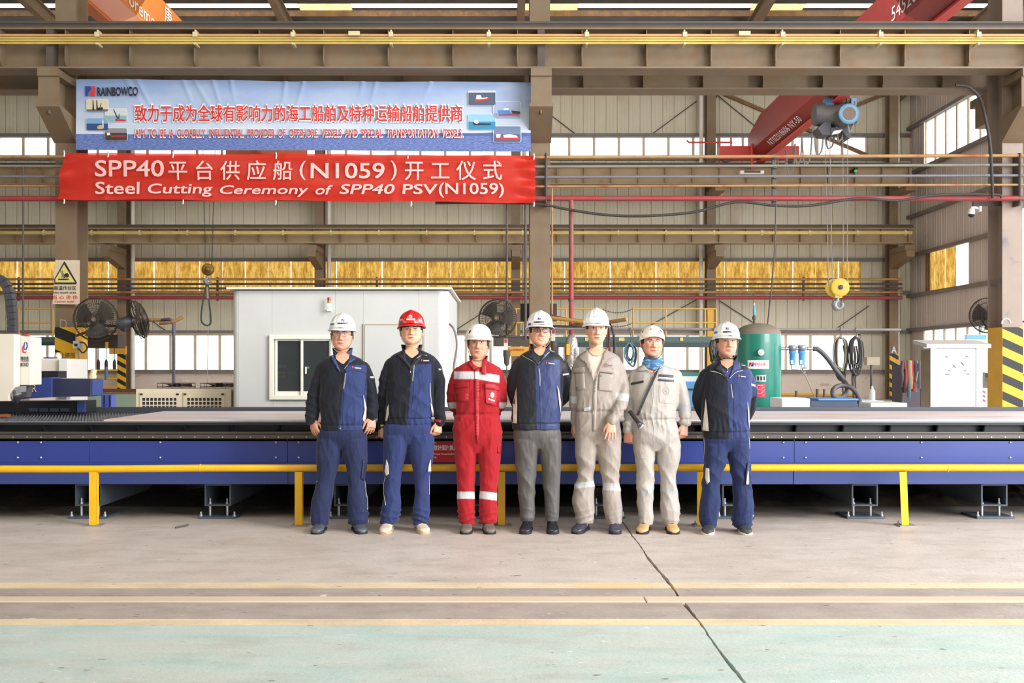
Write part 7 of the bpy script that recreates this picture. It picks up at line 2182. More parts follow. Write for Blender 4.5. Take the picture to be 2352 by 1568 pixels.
def person(label, cx, D, skin, torso, hips, legL, legR, armL, armR, chin, hw, headc, roll=0.0, yaw=0.0, pitch=-.06, jaw=1.0, longf=1.0, smile=0.0,
           handL=None, handR=None, top_hem=None, colour=None, leg_colour=None, suit=False, seed=1, shoes=None, shoe_mats=None, shoe_kind='work', belly=.0, sat=False):
    p = Person(label, cx, D, skin)
    P, R = p.P, p.R
    rs = np.random.RandomState(seed)
    # ---- skin body
    t0_ = torso[0]; mid_ = (t0_[1] + t0_[2]) / 2; torso = [(t0_[0] - 5, mid_ - 11, mid_ + 11, .038), (t0_[0], mid_ - 16, mid_ + 16, .052)] + list(torso[1:])
    m = MB()
    hc = P(headc, chin, 0)
    wide = hw
    piv = Vector((hc.x, hc.y - .0, hc.z))
    X = Matrix.Translation(piv) @ Matrix.Rotation(yaw, 4, 'Z') @ Matrix.Rotation(roll, 4, 'Y') @ Matrix.Rotation(pitch, 4, 'X') @ Matrix.Translation(Vector((0, .01, 0)))
    head_geo(m, X, wide, longf, jaw, smile)
    nb = P(mid_, t0_[0] + 8, .02)
    path_tube(m, [(nb + Vector((0, .02, -.10)), .075), (nb + Vector((0, .015, -.03)), .064), (X @ Vector((0, .025, -.01)), .056), (X @ Vector((0, .02, .08)), .058)], 28, 5)
    hips = hips[:-2] + [hips[-2][:3] + (.070,)]
    hipz = P(0, hips[-1][0])[2] + .06
    xc = P((torso[0][1] + torso[0][2]) / 2, 0)[0]
    path_tube(m, [(nb + Vector((0, .02, -.10)), .075), (Vector((xc, D, (nb.z + hipz) / 2)), .085), (Vector((xc, D, hipz + .03)), .085)], 20, 5)
    for rows in (legL, legR):
        pts = []
        for k_, r in enumerate((rows[0], rows[len(rows) // 2], rows[-1])):
            pts.append((P((r[1] + r[2]) / 2, r[0] - (14 if k_ == 0 else 0), .01), .042 if k_ < 2 else .030))
        path_tube(m, pts, 14, 5)
    wr = []
    for arm, hd, sg in ((armL, handL, -1), (armR, handR, 1)):
        pts = [(P(a[0], a[1], a[2]), min(R(a[3]) * .55, .045)) for a in arm]
        pts[-1] = (pts[-1][0], .027)
        e = pts[-1][0]
        if hd:
            wp = P(*hd['w']); 
            pts.append((wp, .025))
        path_tube(m, [(nb + Vector((0, .02, -.06)), .04)] + pts, 14, 4)
        if hd:
            hand_geo(m, wp, P(*hd['t']) - wp, hd.get('b', (0, -1, 0)), hd.get('s', 1.0), hd.get('curl', .35), hd.get('side', 1), hd.get('spread', .09), hd.get('thumb', .6))
        else:
            dr = (pts[-1][0] - pts[-2][0]).normalized()
            hand_geo(m, e, dr + Vector((0, 0, -.2)), (0, 1, 0), .95, .7, sg, .03, .4)
    me = remesh(m, .0038, 1, .4)
    smooth_all(me)
    co = get_co(me); Xi = np.array(X.inverted())
    loc = co @ Xi[:3, :3].T + Xi[:3, 3]
    C = np.tile(p.skin, (len(co), 1))
    def gz(x0, z0, sx, sz): return np.exp(-((np.abs(loc[:, 0]) - x0) / sx) ** 2 - ((loc[:, 2] / longf - z0) / sz) ** 2) * (loc[:, 1] < 0) * (loc[:, 1] > -.14)
    lips = np.clip(gz(0, .0562, .022, .0080) * 1.8 - .35, 0, 1)[:, None]
    C = C * (1 - lips * .75) + np.array(lin('#a8544e')) * lips * .75
    chk = (gz(.045, .095, .022, .02) * .35 + gz(0, .09, .016, .014) * .3)[:, None]
    C = C * (1 - chk) + np.array(lin('#c87c66')) * chk
    hz = (1 / (1 + np.exp((loc[:, 2] + .03) / .01)))[:, None] * .12
    C = C * (1 - hz)
    # darker hands
    set_col(me, C)
    body = link_mesh('body', me, M_skin, p.root)
    # ---- trousers / coverall
    def legs_geo(m):
        for rows in (legL, legR):
            rings = []
            for r in interp_rows(rows, 7):
                py, xl, xr = r[:3]; dp = r[3] if len(r) > 3 else 0
                c = P((xl + xr) / 2, py, dp); a = R((xr - xl) / 2)
                rings.append((c.x, c.y, c.z, a, min(max(a * 1.02, .068), .105)))
            ring_loft(m, rings, 40, 2.2)
    def rows_geo(m, rows, cyo=0.0):
        rings = []
        for r in interp_rows(rows, 5):
            c = P((r[1] + r[2]) / 2, r[0], cyo); a = R((r[2] - r[1]) / 2)
            if not suit and rows is hips and r[0] < torso[-1][0] - 1: a -= .012; r[3] -= .014
            rings.append((c.x, c.y, c.z, a, r[3] + belly * gate(np.array([r[0]]), torso[-1][0] - 60, torso[-1][0] + 40, 8)[0], r[3] * .92))
        ring_loft(m, rings, 56, 2.5)
    def arms_geo(m):
        for arm in (armL, armR):
            pts = [(P(a[0], a[1], a[2]), R(a[3])) for a in arm]
            path_tube(m, pts, 24, 6, caps=True)
    def folds(me, mode):
        co = get_co(me); no = get_no(me)
        z = co[:, 2]
        f = np.zeros(len(co))
        sd = seed * 1.37
        zh = P(0, hips[-1][0])[2]
        if mode in ('legs', 'suit'):
            g1 = gate(z, -.1, .17, .025)
            f += .011 * g1 * ridge(co, (.25 * (-1) ** seed, .15, 1), 46, sd, .8)
            g2 = gate(z, .30, .62, .04)
            f += .007 * g2 * ridge(co, (.9, .1, .8), 22, sd + 1, 1.0) + .006 * gate(z, .15, .55, .05) * ridge(co, (-.8, .2, .9), 17, sd + 5, 1.2)
            g3 = gate(z, .62, zh + .05, .03)
            f += .006 * g3 * ridge(co, (1, .2, .35 * math.cos(sd)), 30, sd + 2, .6)
            f += .0035 * gate(z, .1, zh, .1) * ridge(co, (1, 0, .15), 34, sd + 7, .8)
        if mode in ('top', 'suit'):
            zt = P(0, t0_[0])[2]
            f += .007 * gate(z, zh + .02, zt - .30, .05) * ridge(co, (.55, .2, .9), 17, sd + 3, 1.2)
            f += .005 * gate(z, zh + .02, zt - .06, .05) * ridge(co, (-.8, .1, .55), 21, sd + 4, 1.0)
            # sleeves: tighter creases around the elbows and cuffs
            ax = np.abs(co[:, 0] - xc)
            sl = 1 / (1 + np.exp(-(ax - R(51)) / .012))
            f += .006 * sl * gate(z, zt - .62, zt - .16, .04) * ridge(co, (.35, .2, 1), 34, sd + 6, .9)
            if mode == 'suit':
                f += -.008 * np.exp(-((z - P(0, top_hem)[2]) / .012) ** 2) + .004 * gate(z, P(0, top_hem)[2] - .08, P(0, top_hem)[2] + .07, .02) * ridge(co, (1, .1, .1), 60, sd + 8, .5)
            else:
                f += -.006 * np.exp(-((z - P(0, torso[-1][0] - 14)[2]) / .006) ** 2) * (ax < R(60)) + .004 * gate(z, P(0, torso[-1][0])[2], P(0, torso[-1][0] - 45)[2], .01) * ridge(co, (1, .1, .1), 55, sd + 8, .5)
        co = co + no * (f * 1.5)[:, None]
        set_co(me, co)
        return co
    M_ = M_cloth_sh if sat else M_cloth
    if suit:
        m = MB(); rows_geo(m, torso + hips); legs_geo(m); arms_geo(m)
        me = remesh(m, .0066, 14, .5); smooth_all(me)
        co = folds(me, 'suit')
        set_col(me, colour(p, co))
        top = link_mesh('coverall', me, M_, p.root); low = top
    else:
        m = MB(); rows_geo(m, hips, .005); legs_geo(m)
        me = remesh(m, .0066, 16, .5); smooth_all(me)
        co = folds(me, 'legs'); set_col(me, leg_colour(p, co))
        low = link_mesh('trousers', me, M_, p.root)
        m = MB(); rows_geo(m, torso); arms_geo(m)
        me = remesh(m, .0066, 5, .5); smooth_all(me)
        co = folds(me, 'top'); set_col(me, colour(p, co))
        top = link_mesh('jacket', me, M_, p.root)
    # shoes
    for sh_, rows in zip(shoes, (legL, legR)):
        ax, tx = sh_
        a = P(ax, rows[-1][0], .03); tv = (WX(tx, D - .2) - a.x, -.20)
        shoe(p, 'shoe', (a.x, D + .03), tv, .285, .10, shoe_mats[0], shoe_mats[1], shoe_kind)
    p.body, p.top, p.low, p.X, p.hw, p.nb, p.longf = body, top, low, X, wide, nb, longf
    p.chin = chin; p.hcx = headc
    return p

# ---------------- colour helpers: photo pixels of each garment vertex
def pix(p, co):
    d = co[:, 1]
    return VX + co[:, 0] / d * FPX, VY - (co[:, 2] - CAMH) / d * FPX
def sel(C, w, col):
    w = np.asarray(w, float)[:, None]
    return C * (1 - w) + np.array(lin(col)) * w
def st(d, s=1.6):
    return np.clip(.5 + d / s, 0, 1)
NAVY, BLUE, BEIGE = '#11131f', '#293562', '#cfc4b4'
def jacket_colour(zipx, sideL, sideR, arms, hem, top):
    def f(p, co):
        px, py = pix(p, co)
        C = np.tile(np.array(lin(NAVY)), (len(co), 1))
        (xt, yt), (xb, yb) = zipx
        zx = xt + (xb - xt) * (py - yt) / (yb - yt)
        C = sel(C, st(px - zx) * st(arms[1] - px) * st(py - top) * (co[:, 1] < p.D - .01), BLUE)
        return C
    return f
def plain(c):
    def f(p, co): return np.tile(np.array(lin(c)), (len(co), 1))
    return f
M_piping = mat('reflective_piping', '#c9c4bc', .35, .2); M_zip = mat('grey_zip', '#77726e', .4, .4); M_blue_c = mat('jacket_blue_cloth', BLUE, .6); M_navy_c = mat('jacket_navy_cloth', NAVY, .65)
M_dnavy = mat('dark_shirt', '#1c1d28', .7); M_skinflat = mat('skin_plain', '#b98a72', .5)
M_silver = mat('reflective_tape', '#c4c6c8', .35, .25, col2='#b4b6b8', scale=8)
M_badge = mat('white_badge', '#e8e4e4', .5)

def jacket_trim(p, collar_c, vee, lapL, lapR, badge, sleeve_tag, zipper, shirt=M_navy_c, skin_v=None, piping=(), side_pipe=()):
    T = [p.top]
    # open neck: shirt then skin, then the turned-back collar
    if vee: p.patch('shirt', vee, shirt, T + [p.body], .002, step=5)
    if skin_v: p.patch('neck_skin', [(x, y - (9 if y < skin_v[0][1] + 2 else 0)) for x, y in skin_v], M_skinv(p), T + [p.body], .0035, step=4)
    for lp in (lapL, lapR):
        if lp: p.patch('lapel', lp[0], lp[1], T + [p.body], .007, step=5, thick=.003)
    p.words('badge', 'RAINBOWCO', (badge[0] + badge[2]) / 2 + 2, (badge[1] + badge[3]) / 2, badge[2] - badge[0] - 3, 2.6, M_badge, T, .004, .05, rot=badge[4])
    bx = badge[0] - 1.2; by = (badge[1] + badge[3]) / 2 - (badge[3] - badge[1]) * .5
    p.patch('emblem', [(bx - 1, by - 1.5), (bx + 2, by - 1.5), (bx + 2, by + 3), (bx - 1, by + 3)], M_lr, T, .004, step=3)
    if sleeve_tag: p.patch('sleeve_strip', sleeve_tag, M_badge, T, .004, step=4)
    p.line('chest_zip', zipper, .0028, M_zip, T, .002)
    p.line('chest_zip', [(a + 1.6, b) for a, b in zipper], .0016, M_piping, T, .002)
    for q in piping: p.line('piping', q, .0026, M_piping, T, .002)
def M_skinv(p):
    c = p.skin
    h = '#%02x%02x%02x' % tuple(int(round(255 * (12.92 * v if v < .0031308 else 1.055 * v ** (1 / 2.4) - .055))) for v in c)
    return mat('skin_plain_' + h[1:], h, .5)

def helmet_marks(p, t, sh, bx, by, mats_=(M_lb, M_lr), word='RAINBOWCO', wm=M_tdk, sw=24):
    T = [sh]
    for poly, mm in zip(logo_polys(0, 0, 1, 1), mats_):
        out = []
        for x, z in poly:
            h, d = p.hit(T, bx + x * 6.6, by - z * 5.6)
            out.append(h - d * .002 if h is not None else Vector(W(bx, by, p.D - .12)))
        MB().add(out, [tuple(range(len(out)))]).build('emblem', mm, t)
    if word: p.words('lettering', word, bx, by + 7.2, sw, 3.8, wm, T, .002, .05, parent=t)

def trouser_trim(p, lines, pockets):
    for q in lines: p.line('piping', q, .0024, M_piping, [p.low], .002)
    for k_, (poly, mm) in enumerate(pockets): p.patch('cargo_pocket', poly, mm, [p.low], .006 + .004 * k_, step=5, thick=.005)
M_beige_c = mat('beige_panel_cloth', BEIGE, .7)
M_blk_shoe = mat('black_shoe', '#26262b', .32); M_grey_shoe = mat('grey_shoe', '#4f535a', .4); M_sole_d = mat('dark_sole', '#1c1c1e', .7); M_beige_shoe = mat('beige_shoe', '#d0bfae', .6, col2='#b8a48e', scale=30); M_sole_b = mat('tan_sole', '#b49a78', .7)
M_brn_shoe = mat('dusty_brown_shoe', '#6a6058', .5); M_tan_shoe = mat('tan_shoe', '#c8a070', .5, col2='#b4885c', scale=20); M_vio_shoe = mat('violet_navy_shoe', '#3c3a4c', .4); M_olive = mat('olive_black_shoe', '#3a3a38', .6); M_sole_w = mat('pale_sole', '#c4bcac', .7)
GD = (0, -1, 0)
# ------------------------------------------------------------------ 1: leftmost man
T1 = [(812, 768, 806, .062), (820, 752, 822, .085), (830, 740, 837, .105), (845, 734, 846, .118), (880, 735, 845, .128), (930, 735, 843, .135), (965, 733, 842, .132), (988, 735, 839, .125)]
p = person('leftmost man, white helmet and glasses, navy and blue jacket, both hands showing', 785, 8.50, '#c98f78',
    T1, [(972, 736, 838, .118), (1000, 729, 843, .122), (1030, 726, 844, .118), (1048, 730, 842, .10)],
    [(1010, 728, 788), (1040, 725, 785), (1070, 727, 779), (1108, 725, 769), (1147, 716, 764), (1187, 712, 757), (1206, 714, 756)],
    [(1010, 784, 844), (1040, 787, 844), (1070, 794, 843), (1108, 798, 839), (1128, 798, 843), (1167, 798, 846), (1203, 800, 846)],
    [(743, 846, 0, 17), (732, 872, 0, 16), (723, 905, .0, 15), (718, 938, -.01, 16), (715, 962, -.03, 16.5)],
    [(834, 846, 0, 17), (845, 872, 0, 15.5), (853, 905, 0, 14.5), (856, 935, -.02, 13.5), (854, 955, -.04, 13)],
    804, 1.02, 785, roll=.02, yaw=.02, pitch=-.03, jaw=1.08, longf=.96,
    handL=dict(w=(718, 963, -.03), t=(725, 1000, -.05), b=(-.55, -.8, 0), side=-1, curl=.30, s=1.02, spread=.10),
    handR=dict(w=(855, 957, -.04), t=(852, 985, -.06), b=(.5, -.85, 0), side=1, curl=.38, s=1.0, spread=.08),
    colour=jacket_colour(((794, 850), (777, 985)), (736, 930, 728, 984, -1), (835, 905, 838, 972, 1), (0, 842), 985, 838), leg_colour=plain('#1d2547'), seed=1,
    shoes=((738, 724), (820, 832)), shoe_mats=(M_grey_shoe, M_sole_d))
t, sh = helmet(p, p.X, M_hw, 'brim', wide=1.02, tall=1.02)
helmet_marks(p, t, sh, 787.5, 735)
p.patch('sticker', [(758, 741.5), (768, 741.5), (768, 746.5), (757, 747)], mat('sticker_teal', '#3f7f9a', .4), [sh], .002, parent=t, step=3)
strap(p, t, p.X, 1.02, M_strap, long=.96)
hair(p, p.X, 1.02, .12)
face(p, p.body, p.X, 1.0, glasses=(mat('clear_lens', '#ffffff', .02, alpha=.10), mat('silver_frame', '#8a8688', .25, .8), .0014, False), eye_open=.8, long=.96)
jacket_trim(p, None, [(764, 817), (785, 845), (806, 817), (806, 826), (788, 856), (782, 852), (764, 828)], ([(761, 812), (766, 814), (779, 846), (782, 856), (775, 848), (762, 826)], M_blue_c), ([(806, 812), (812, 806), (817, 824), (798, 838), (789, 848), (800, 830)], M_blue_c),
    (811, 842, 829, 848, .12), [(850, 864), (863, 864.5), (863, 868), (851, 867.5)], [(793, 857), (791, 873), (788, 892)], shirt=M_navy_c,
    skin_v=[(768, 808), (803, 808), (802, 822), (789, 836), (784, 834), (772, 824)],
    piping=([(763, 814), (768, 828), (778, 846), (781, 855)], [(816, 823), (806, 829), (791, 846)], [(761, 815), (742, 824), (728, 837)], [(820, 817), (836, 822), (848, 834), (851, 838)]))
for q in ([(728, 984), (731, 962), (735, 945), (738, 960), (733, 985)], [(834, 905), (838, 918), (842, 935), (841, 960), (837, 970), (833, 962), (838, 940)]): p.patch('side_panel', q, M_beige_c, [p.top], .013, step=5)
collar(p, (p.nb.x, p.nb.y, p.nb.z + .005), M_blue_c, .074, .066, .055, .045, .62, .010)
p.line('placket_seam', [(788, 856), (790, 900), (788, 950), (788, 985)], .0016, M_navy_c, [p.top], .001)
p.line('pocket_seam', [(792, 853), (812, 851), (835, 855), (842, 862), (840, 880), (834, 910), (818, 908)], .0018, M_navy_c, [p.top], .001)
p.line('hem_seam', [(778, 974), (800, 976), (838, 976)], .0018, M_navy_c, [p.top], .001)
p.patch('button', [(780, 982), (783, 982), (783, 985), (780, 985)], M_bolt, [p.top], .004, step=3)
trouser_trim(p, ([(729, 1104), (724, 1110), (723, 1118)], [(837, 1104), (841, 1115), (840, 1128), (845, 1150), (844, 1170)], [(713, 1185), (714, 1205)], [(846, 1185), (846, 1200)]), [([(834, 1056), (841, 1060), (842, 1098), (835, 1104), (829, 1098), (832, 1070)], mat('trouser_blue_cloth', '#1d2547', .6))])

# ------------------------------------------------------------------ 2: man in red helmet
T2 = [(802, 927, 965, .060), (810, 910, 984, .082), (820, 896, 999, .102), (835, 889, 1005, .112), (870, 890, 1000, .120), (920, 887, 997, .120), (955, 885, 994, .118), (974, 886, 991, .112)]
p = person('man in red helmet, navy and blue jacket and beige shoes, second from left', 945, 8.50, '#d09a7c',
    T2, [(960, 888, 990, .108), (985, 881, 995, .115), (1020, 880, 997, .112), (1040, 883, 996, .10)],
    [(1000, 881, 941), (1029, 881, 938), (1068, 879, 928), (1108, 880, 921), (1147, 880, 921), (1177, 874, 921), (1202, 873, 911)],
    [(1000, 938, 998), (1029, 939, 998), (1068, 945, 994), (1108, 952, 987), (1147, 951, 988), (1177, 947, 988), (1202, 949, 985)],
    [(899, 838, 0, 17), (888, 864, 0, 15.5), (882, 900, .02, 14), (878, 940, .04, 12), (875, 978, .05, 10.5)],
    [(994, 838, 0, 17), (1005, 866, 0, 16), (1008, 905, 0, 15.5), (1009, 945, -.02, 14.5), (1010, 968, -.03, 13)],
    792, 1.04, 946, roll=-.03, yaw=.05, pitch=-.10, jaw=1.06, longf=.90,
    handL=dict(w=(875, 980, .05), t=(873, 1010, .04), b=(-.8, -.5, 0), side=-1, curl=1.0, s=.95, spread=.02, thumb=.35),
    handR=dict(w=(1008, 970, -.03), t=(1004, 998, -.05), b=(.5, -.8, 0), side=1, curl=.75, s=.95, spread=.04, thumb=.45),
    colour=jacket_colour(((947, 838), (936, 970)), (894, 925, 886, 966, -1), (988, 880, 992, 955, 1), (0, 991), 972, 836), leg_colour=plain('#26325f'), seed=2,
    shoes=((892, 882), (964, 976)), shoe_mats=(M_beige_shoe, M_sole_b), shoe_kind='sneaker')
t, sh = helmet(p, p.X @ Matrix.Translation((0, 0, -.014)), M_hr, 'brim', wide=1.03, tall=1.0)
helmet_marks(p, t, sh, 943, 726, (M_tw, M_tw), 'RAINBOWCO', M_tw, 20)
p.patch('sticker', [(918, 740), (924, 738), (923, 743), (917.5, 745)], M_lb, [sh], .002, parent=t, step=3)
p.patch('sticker', [(962, 733), (969, 734), (969, 738.5), (962, 738)], mat('sticker_lilac', '#c0b8e4', .4), [sh], .002, parent=t, step=3)
strap(p, t, p.X, 1.04, M_strap, long=.92)
hair(p, p.X, 1.03, .13, .92)
face(p, p.body, p.X, 1.03, eye_open=.75, long=.90)
jacket_trim(p, None, [(924, 805), (934, 826), (946, 838), (958, 826), (968, 805), (966, 824), (951, 846), (943, 850), (930, 834)], ([(928, 797), (924, 812), (906, 815), (920, 822), (936, 838), (943, 852), (944, 845), (931, 824)], M_navy_c), ([(966, 797), (972, 808), (980, 815), (963, 817), (950, 826), (944, 840), (958, 822)], M_navy_c),
    (969, 826, 985, 830, .02), [(1007.5, 846), (1016.5, 847), (1016.5, 850), (1008, 849.5)], [(950, 838), (948.5, 856), (946.5, 875)], shirt=M_dnavy,
    skin_v=[(928, 798), (964, 798), (961, 812), (947, 822), (942, 820), (931, 810)],
    piping=([(906, 815.5), (918, 818), (931, 830), (941, 846), (943, 856)], [(981, 815.5), (968, 816), (955, 824)], [(913, 803), (897, 810), (882, 826)], [(975, 802), (996, 809), (1010, 826)]))
for q in ([(885, 966), (888, 940), (892, 928), (893, 950), (889, 966)], [(989, 925), (993, 930), (997, 950), (995, 962), (992, 950)]): p.patch('side_panel', q, M_beige_c, [p.top], .013, step=5)
collar(p, (p.nb.x, p.nb.y, p.nb.z + .0), M_navy_c, .076, .068, .05, .03, .70, .012)
p.line('placket_seam', [(949, 840), (950, 900), (945, 940), (944, 972)], .0016, M_navy_c, [p.top], .001)
p.line('hem_seam', [(936, 958), (960, 960), (990, 958)], .0018, M_navy_c, [p.top], .001)
p.line('piping', [(988, 880), (990, 915), (996, 950)], .003, M_piping, [p.top], .002)
p.patch('wrist_band', [(996, 961), (1013, 965), (1012, 970), (995, 966)], mat('band_red', '#b81e2c', .5), [p.top], .003, step=3)
p.patch('wrist_band', [(874, 975), (883, 975), (883, 979), (874, 979)], mat('band_yellow', '#c8b02c', .5), [p.top], .003, step=3)
trouser_trim(p, ([(885, 1095), (881, 1112), (881, 1130), (886, 1160)], [(986, 1092), (987, 1120), (986, 1135)], [(871, 1190), (870, 1178), (877, 1175)]), [([(888, 1055), (892, 1068), (893, 1088), (887, 1093), (884, 1082)], M_beige_c), ([(988, 1055), (984, 1070), (982, 1084), (990, 1088), (989, 1070)], M_beige_c)])

# ------------------------------------------------------------------ 3: man in red coverall
RED_ = '#9e0f1a'
def red_col(p, co):
    px, py = pix(p, co); C = np.tile(np.array(lin(RED_)), (len(co), 1))
    top = 853 + np.where(px < 1092, 0, (px - 1092) * .16); arm = (px < 1048) | (px > 1147)
    C = sel(C, st(py - top) * st(top + 17 - py) * st(px - 1043) * st(1147 - px) * (co[:, 1] < p.D), '#c6c6c8')
    C = sel(C, arm * st(py - 924) * st(938 - py), '#c2c2c4')
    C = sel(C, (px < 1096) * st(py - 1129) * st(1145 - py), '#c6c6c8')
    q = (px - 1100) * .12; C = sel(C, (px >= 1096) * st(py - 1127 - q) * st(1144 + q - py), '#c6c6c8')
    return C
p = person('man in red coverall with silver tape and plain white helmet, hands behind his back', 1098, 8.50, '#c88e72',
    [(826, 1081, 1117, .060), (834, 1064, 1132, .082), (843, 1051, 1145, .102), (858, 1045, 1149, .115), (900, 1045, 1149, .120), (940, 1047, 1147, .116), (955, 1044, 1149, .116)],
    [(970, 1041, 1152, .118), (1000, 1040, 1154, .122), (1040, 1043, 1152, .115), (1068, 1046, 1151, .09)],
    [(1000, 1040, 1098), (1041, 1043, 1096), (1093, 1048, 1093), (1146, 1049, 1091), (1181, 1052, 1092), (1202, 1056, 1092)],
    [(1000, 1096, 1154), (1041, 1097, 1152), (1093, 1101, 1147), (1146, 1100, 1142), (1181, 1100, 1145), (1202, 1101, 1140)],
    [(1055, 858, 0, 17), (1043, 885, .02, 15), (1039, 916, .06, 14), (1048, 943, .11, 13), (1068, 962, .14, 12)],
    [(1139, 858, 0, 17), (1149, 885, .02, 15), (1151, 916, .06, 14), (1144, 943, .11, 13), (1122, 962, .14, 12)],
    824, .98, 1098, roll=.02, yaw=-.04, pitch=-.02, jaw=1.02, longf=1.0,
    colour=red_col, suit=True, top_hem=950, seed=3, shoes=((1074, 1069), (1120, 1126)), shoe_mats=(M_brn_shoe, M_sole_d))
t, sh = helmet(p, p.X, M_hw, 'round', wide=1.03, tall=.92)
p.patch('emblem', [(1097, 760), (1101, 760), (1102, 764), (1099, 767), (1096, 764)], mat('emblem_violet', '#b4a8c4', .4), [sh], .002, parent=t, step=3)
p.words('lettering', 'SAFETY', 1099, 769.5, 9, 2.2, mat('emblem_rose', '#d8a4b0', .4), [sh], .002, .03, parent=t) if False else None
p.patch('sticker', [(1077, 760), (1082, 757), (1081, 762), (1076, 767)], mat('sticker_dark', '#4a4638', .5), [sh], .002, parent=t, step=3)
strap(p, t, p.X, .98, M_strapd, loose=.0)
hair(p, p.X, .98, .11)
face(p, p.body, p.X, .98, eye_open=1.05)
M_rc = mat('red_suit_cloth', RED_, .6)
T = [p.top, p.body]
p.patch('neck_skin', [(1077, 817), (1118, 817), (1110, 842), (1101, 843), (1088, 838)], M_skinv(p), T, .0035, step=4)
collar(p, (p.nb.x, p.nb.y, p.nb.z + .0), M_rc, .072, .064, .045, .030, .55, .008)
p.patch('lapel', [(1078, 822), (1082, 828), (1090, 838), (1098, 843), (1088, 850), (1076, 836)], M_rc, T, .010, step=5, thick=.004)
p.patch('collar_tab', [(1109, 826), (1117, 822), (1117, 860), (1106, 859), (1106, 848)], M_rc, T, .012, step=5, thick=.004)
p.patch('placket', [(1090, 848), (1101, 846), (1100, 1000), (1096, 1020), (1093, 1000)], M_rc, T, .004, step=7, thick=.003)
p.patch('placket_tape', [(1091, 853), (1101, 853), (1101, 871), (1091, 870)], M_silver, T, .008, step=5)
for q in ([(1044, 886), (1076, 888), (1076, 921), (1062, 923), (1049, 921)], [(1113, 886), (1146, 892), (1144, 934), (1130, 930), (1116, 926)]): p.patch('chest_pocket', q, M_rc, T, .005, step=7, thick=.004)
for q in ([(1043, 880), (1077, 878), (1077, 888), (1046, 892)], [(1113, 880), (1147, 884), (1147, 897), (1114, 892)]): p.patch('pocket_flap', q, M_rc, T, .012, step=6, thick=.004)
p.patch('emblem', [(1127, 903), (1131, 900), (1135, 903), (1135, 910), (1131, 914), (1127, 910)], M_badge, T, .012, step=3)
p.patch('emblem', [(1122, 914), (1136, 919), (1136, 922), (1122, 917)], M_badge, T, .012, step=3)
p.patch('pocket_flap', [(1144, 1022), (1149, 1023), (1149, 1042), (1143, 1040)], M_rc, T, .006, step=5, thick=.004)

# ------------------------------------------------------------------ 4: man with safety glasses and grey trousers
T4 = [(800, 1221, 1259, .060), (808, 1206, 1275, .082), (818, 1192, 1289, .104), (832, 1185, 1297, .116), (870, 1184, 1295, .126), (915, 1180, 1292, .128), (955, 1173, 1289, .124), (986, 1176, 1287, .116)]
p = person('man in white helmet and safety glasses, navy jacket over grey trousers, hands behind back', 1239, 8.50, '#cc9478',
    T4, [(972, 1180, 1285, .108), (1000, 1179, 1289, .115), (1030, 1181, 1290, .112), (1046, 1183, 1288, .10)],
    [(1010, 1180, 1238), (1041, 1182, 1236), (1093, 1186, 1232), (1146, 1191, 1229), (1181, 1194, 1230), (1197, 1193, 1227)],
    [(1010, 1236, 1289), (1041, 1240, 1290), (1093, 1244, 1288), (1146, 1250, 1286), (1181, 1251, 1285), (1196, 1251, 1284)],
    [(1194, 838, 0, 18), (1181, 866, .02, 16), (1178, 896, .06, 15), (1186, 926, .11, 14), (1205, 950, .14, 12)],
    [(1286, 838, 0, 18), (1299, 862, .02, 17), (1303, 888, .06, 16), (1293, 912, .11, 15), (1270, 940, .14, 12)],
    796, 1.0, 1240, roll=.03, yaw=.10, pitch=-.10, jaw=1.02, longf=.93, smile=1.3,
    colour=jacket_colour(((1230, 850), (1233, 983)), (1188, 885, 1186, 970, -1), (1281, 885, 1288, 955, 1), (0, 1287), 983, 826), leg_colour=plain('#54504e'), seed=4,
    shoes=((1212, 1205), (1267, 1271)), shoe_mats=(M_blk_shoe, M_sole_d), sat=True)
t, sh = helmet(p, p.X @ Matrix.Translation((0, 0, -.006)), M_hw, 'brim', wide=1.02, tall=1.02)
helmet_marks(p, t, sh, 1238.5, 732)
p.patch('sticker', [(1213, 742.5), (1219.5, 741), (1219, 746), (1212.5, 747)], M_lb, [sh], .002, parent=t, step=3)
p.patch('sticker', [(1259, 740), (1263, 740), (1263, 743), (1261, 744.5), (1259, 743)], mat('sticker_cyan', '#6cc0e4', .4), [sh], .002, parent=t, step=3)
strap(p, t, p.X, 1.0, M_strap, long=.93)
hair(p, p.X, 1.0, .12, .93)
face(p, p.body, p.X, 1.0, glasses=(mat('smoke_lens', '#5a4a4c', .05, alpha=.42), mat('dark_frame', '#3a3436', .3), .0018, False), smile=1.3, eye_open=.9, long=.93)
jacket_trim(p, None, [(1221, 804), (1230, 816), (1240, 822), (1252, 814), (1258, 806), (1256, 820), (1240, 838), (1228, 828)], ([(1219, 800), (1222, 812), (1204, 817), (1222, 826), (1235, 840), (1238, 836), (1228, 820)], M_navy_c), ([(1256, 796), (1262, 806), (1252, 818), (1238, 836), (1246, 820)], M_blue_c),
    (1256, 832, 1273, 837, .14), [(1292.5, 858.5), (1306.5, 857), (1306.5, 860), (1293, 862)], [(1237, 846), (1239, 866), (1239, 886)], shirt=M_dnavy,
    skin_v=[(1222, 798), (1258, 798), (1254, 810), (1243, 816), (1238, 816), (1228, 808)],
    piping=([(1199, 816), (1214, 824), (1226, 831), (1232, 838)], [(1262, 808), (1252, 818), (1236, 836)], [(1203, 802), (1186, 809), (1173, 822)], [(1264, 805), (1284, 812), (1296, 828)]))
for q in ([(1171, 970), (1173, 945), (1180, 915), (1186, 890), (1188, 930), (1187, 972)], [(1280, 885), (1284, 895), (1289, 925), (1288, 950), (1285, 930)]): p.patch('side_panel', q, M_beige_c, [p.top], .013, step=5)
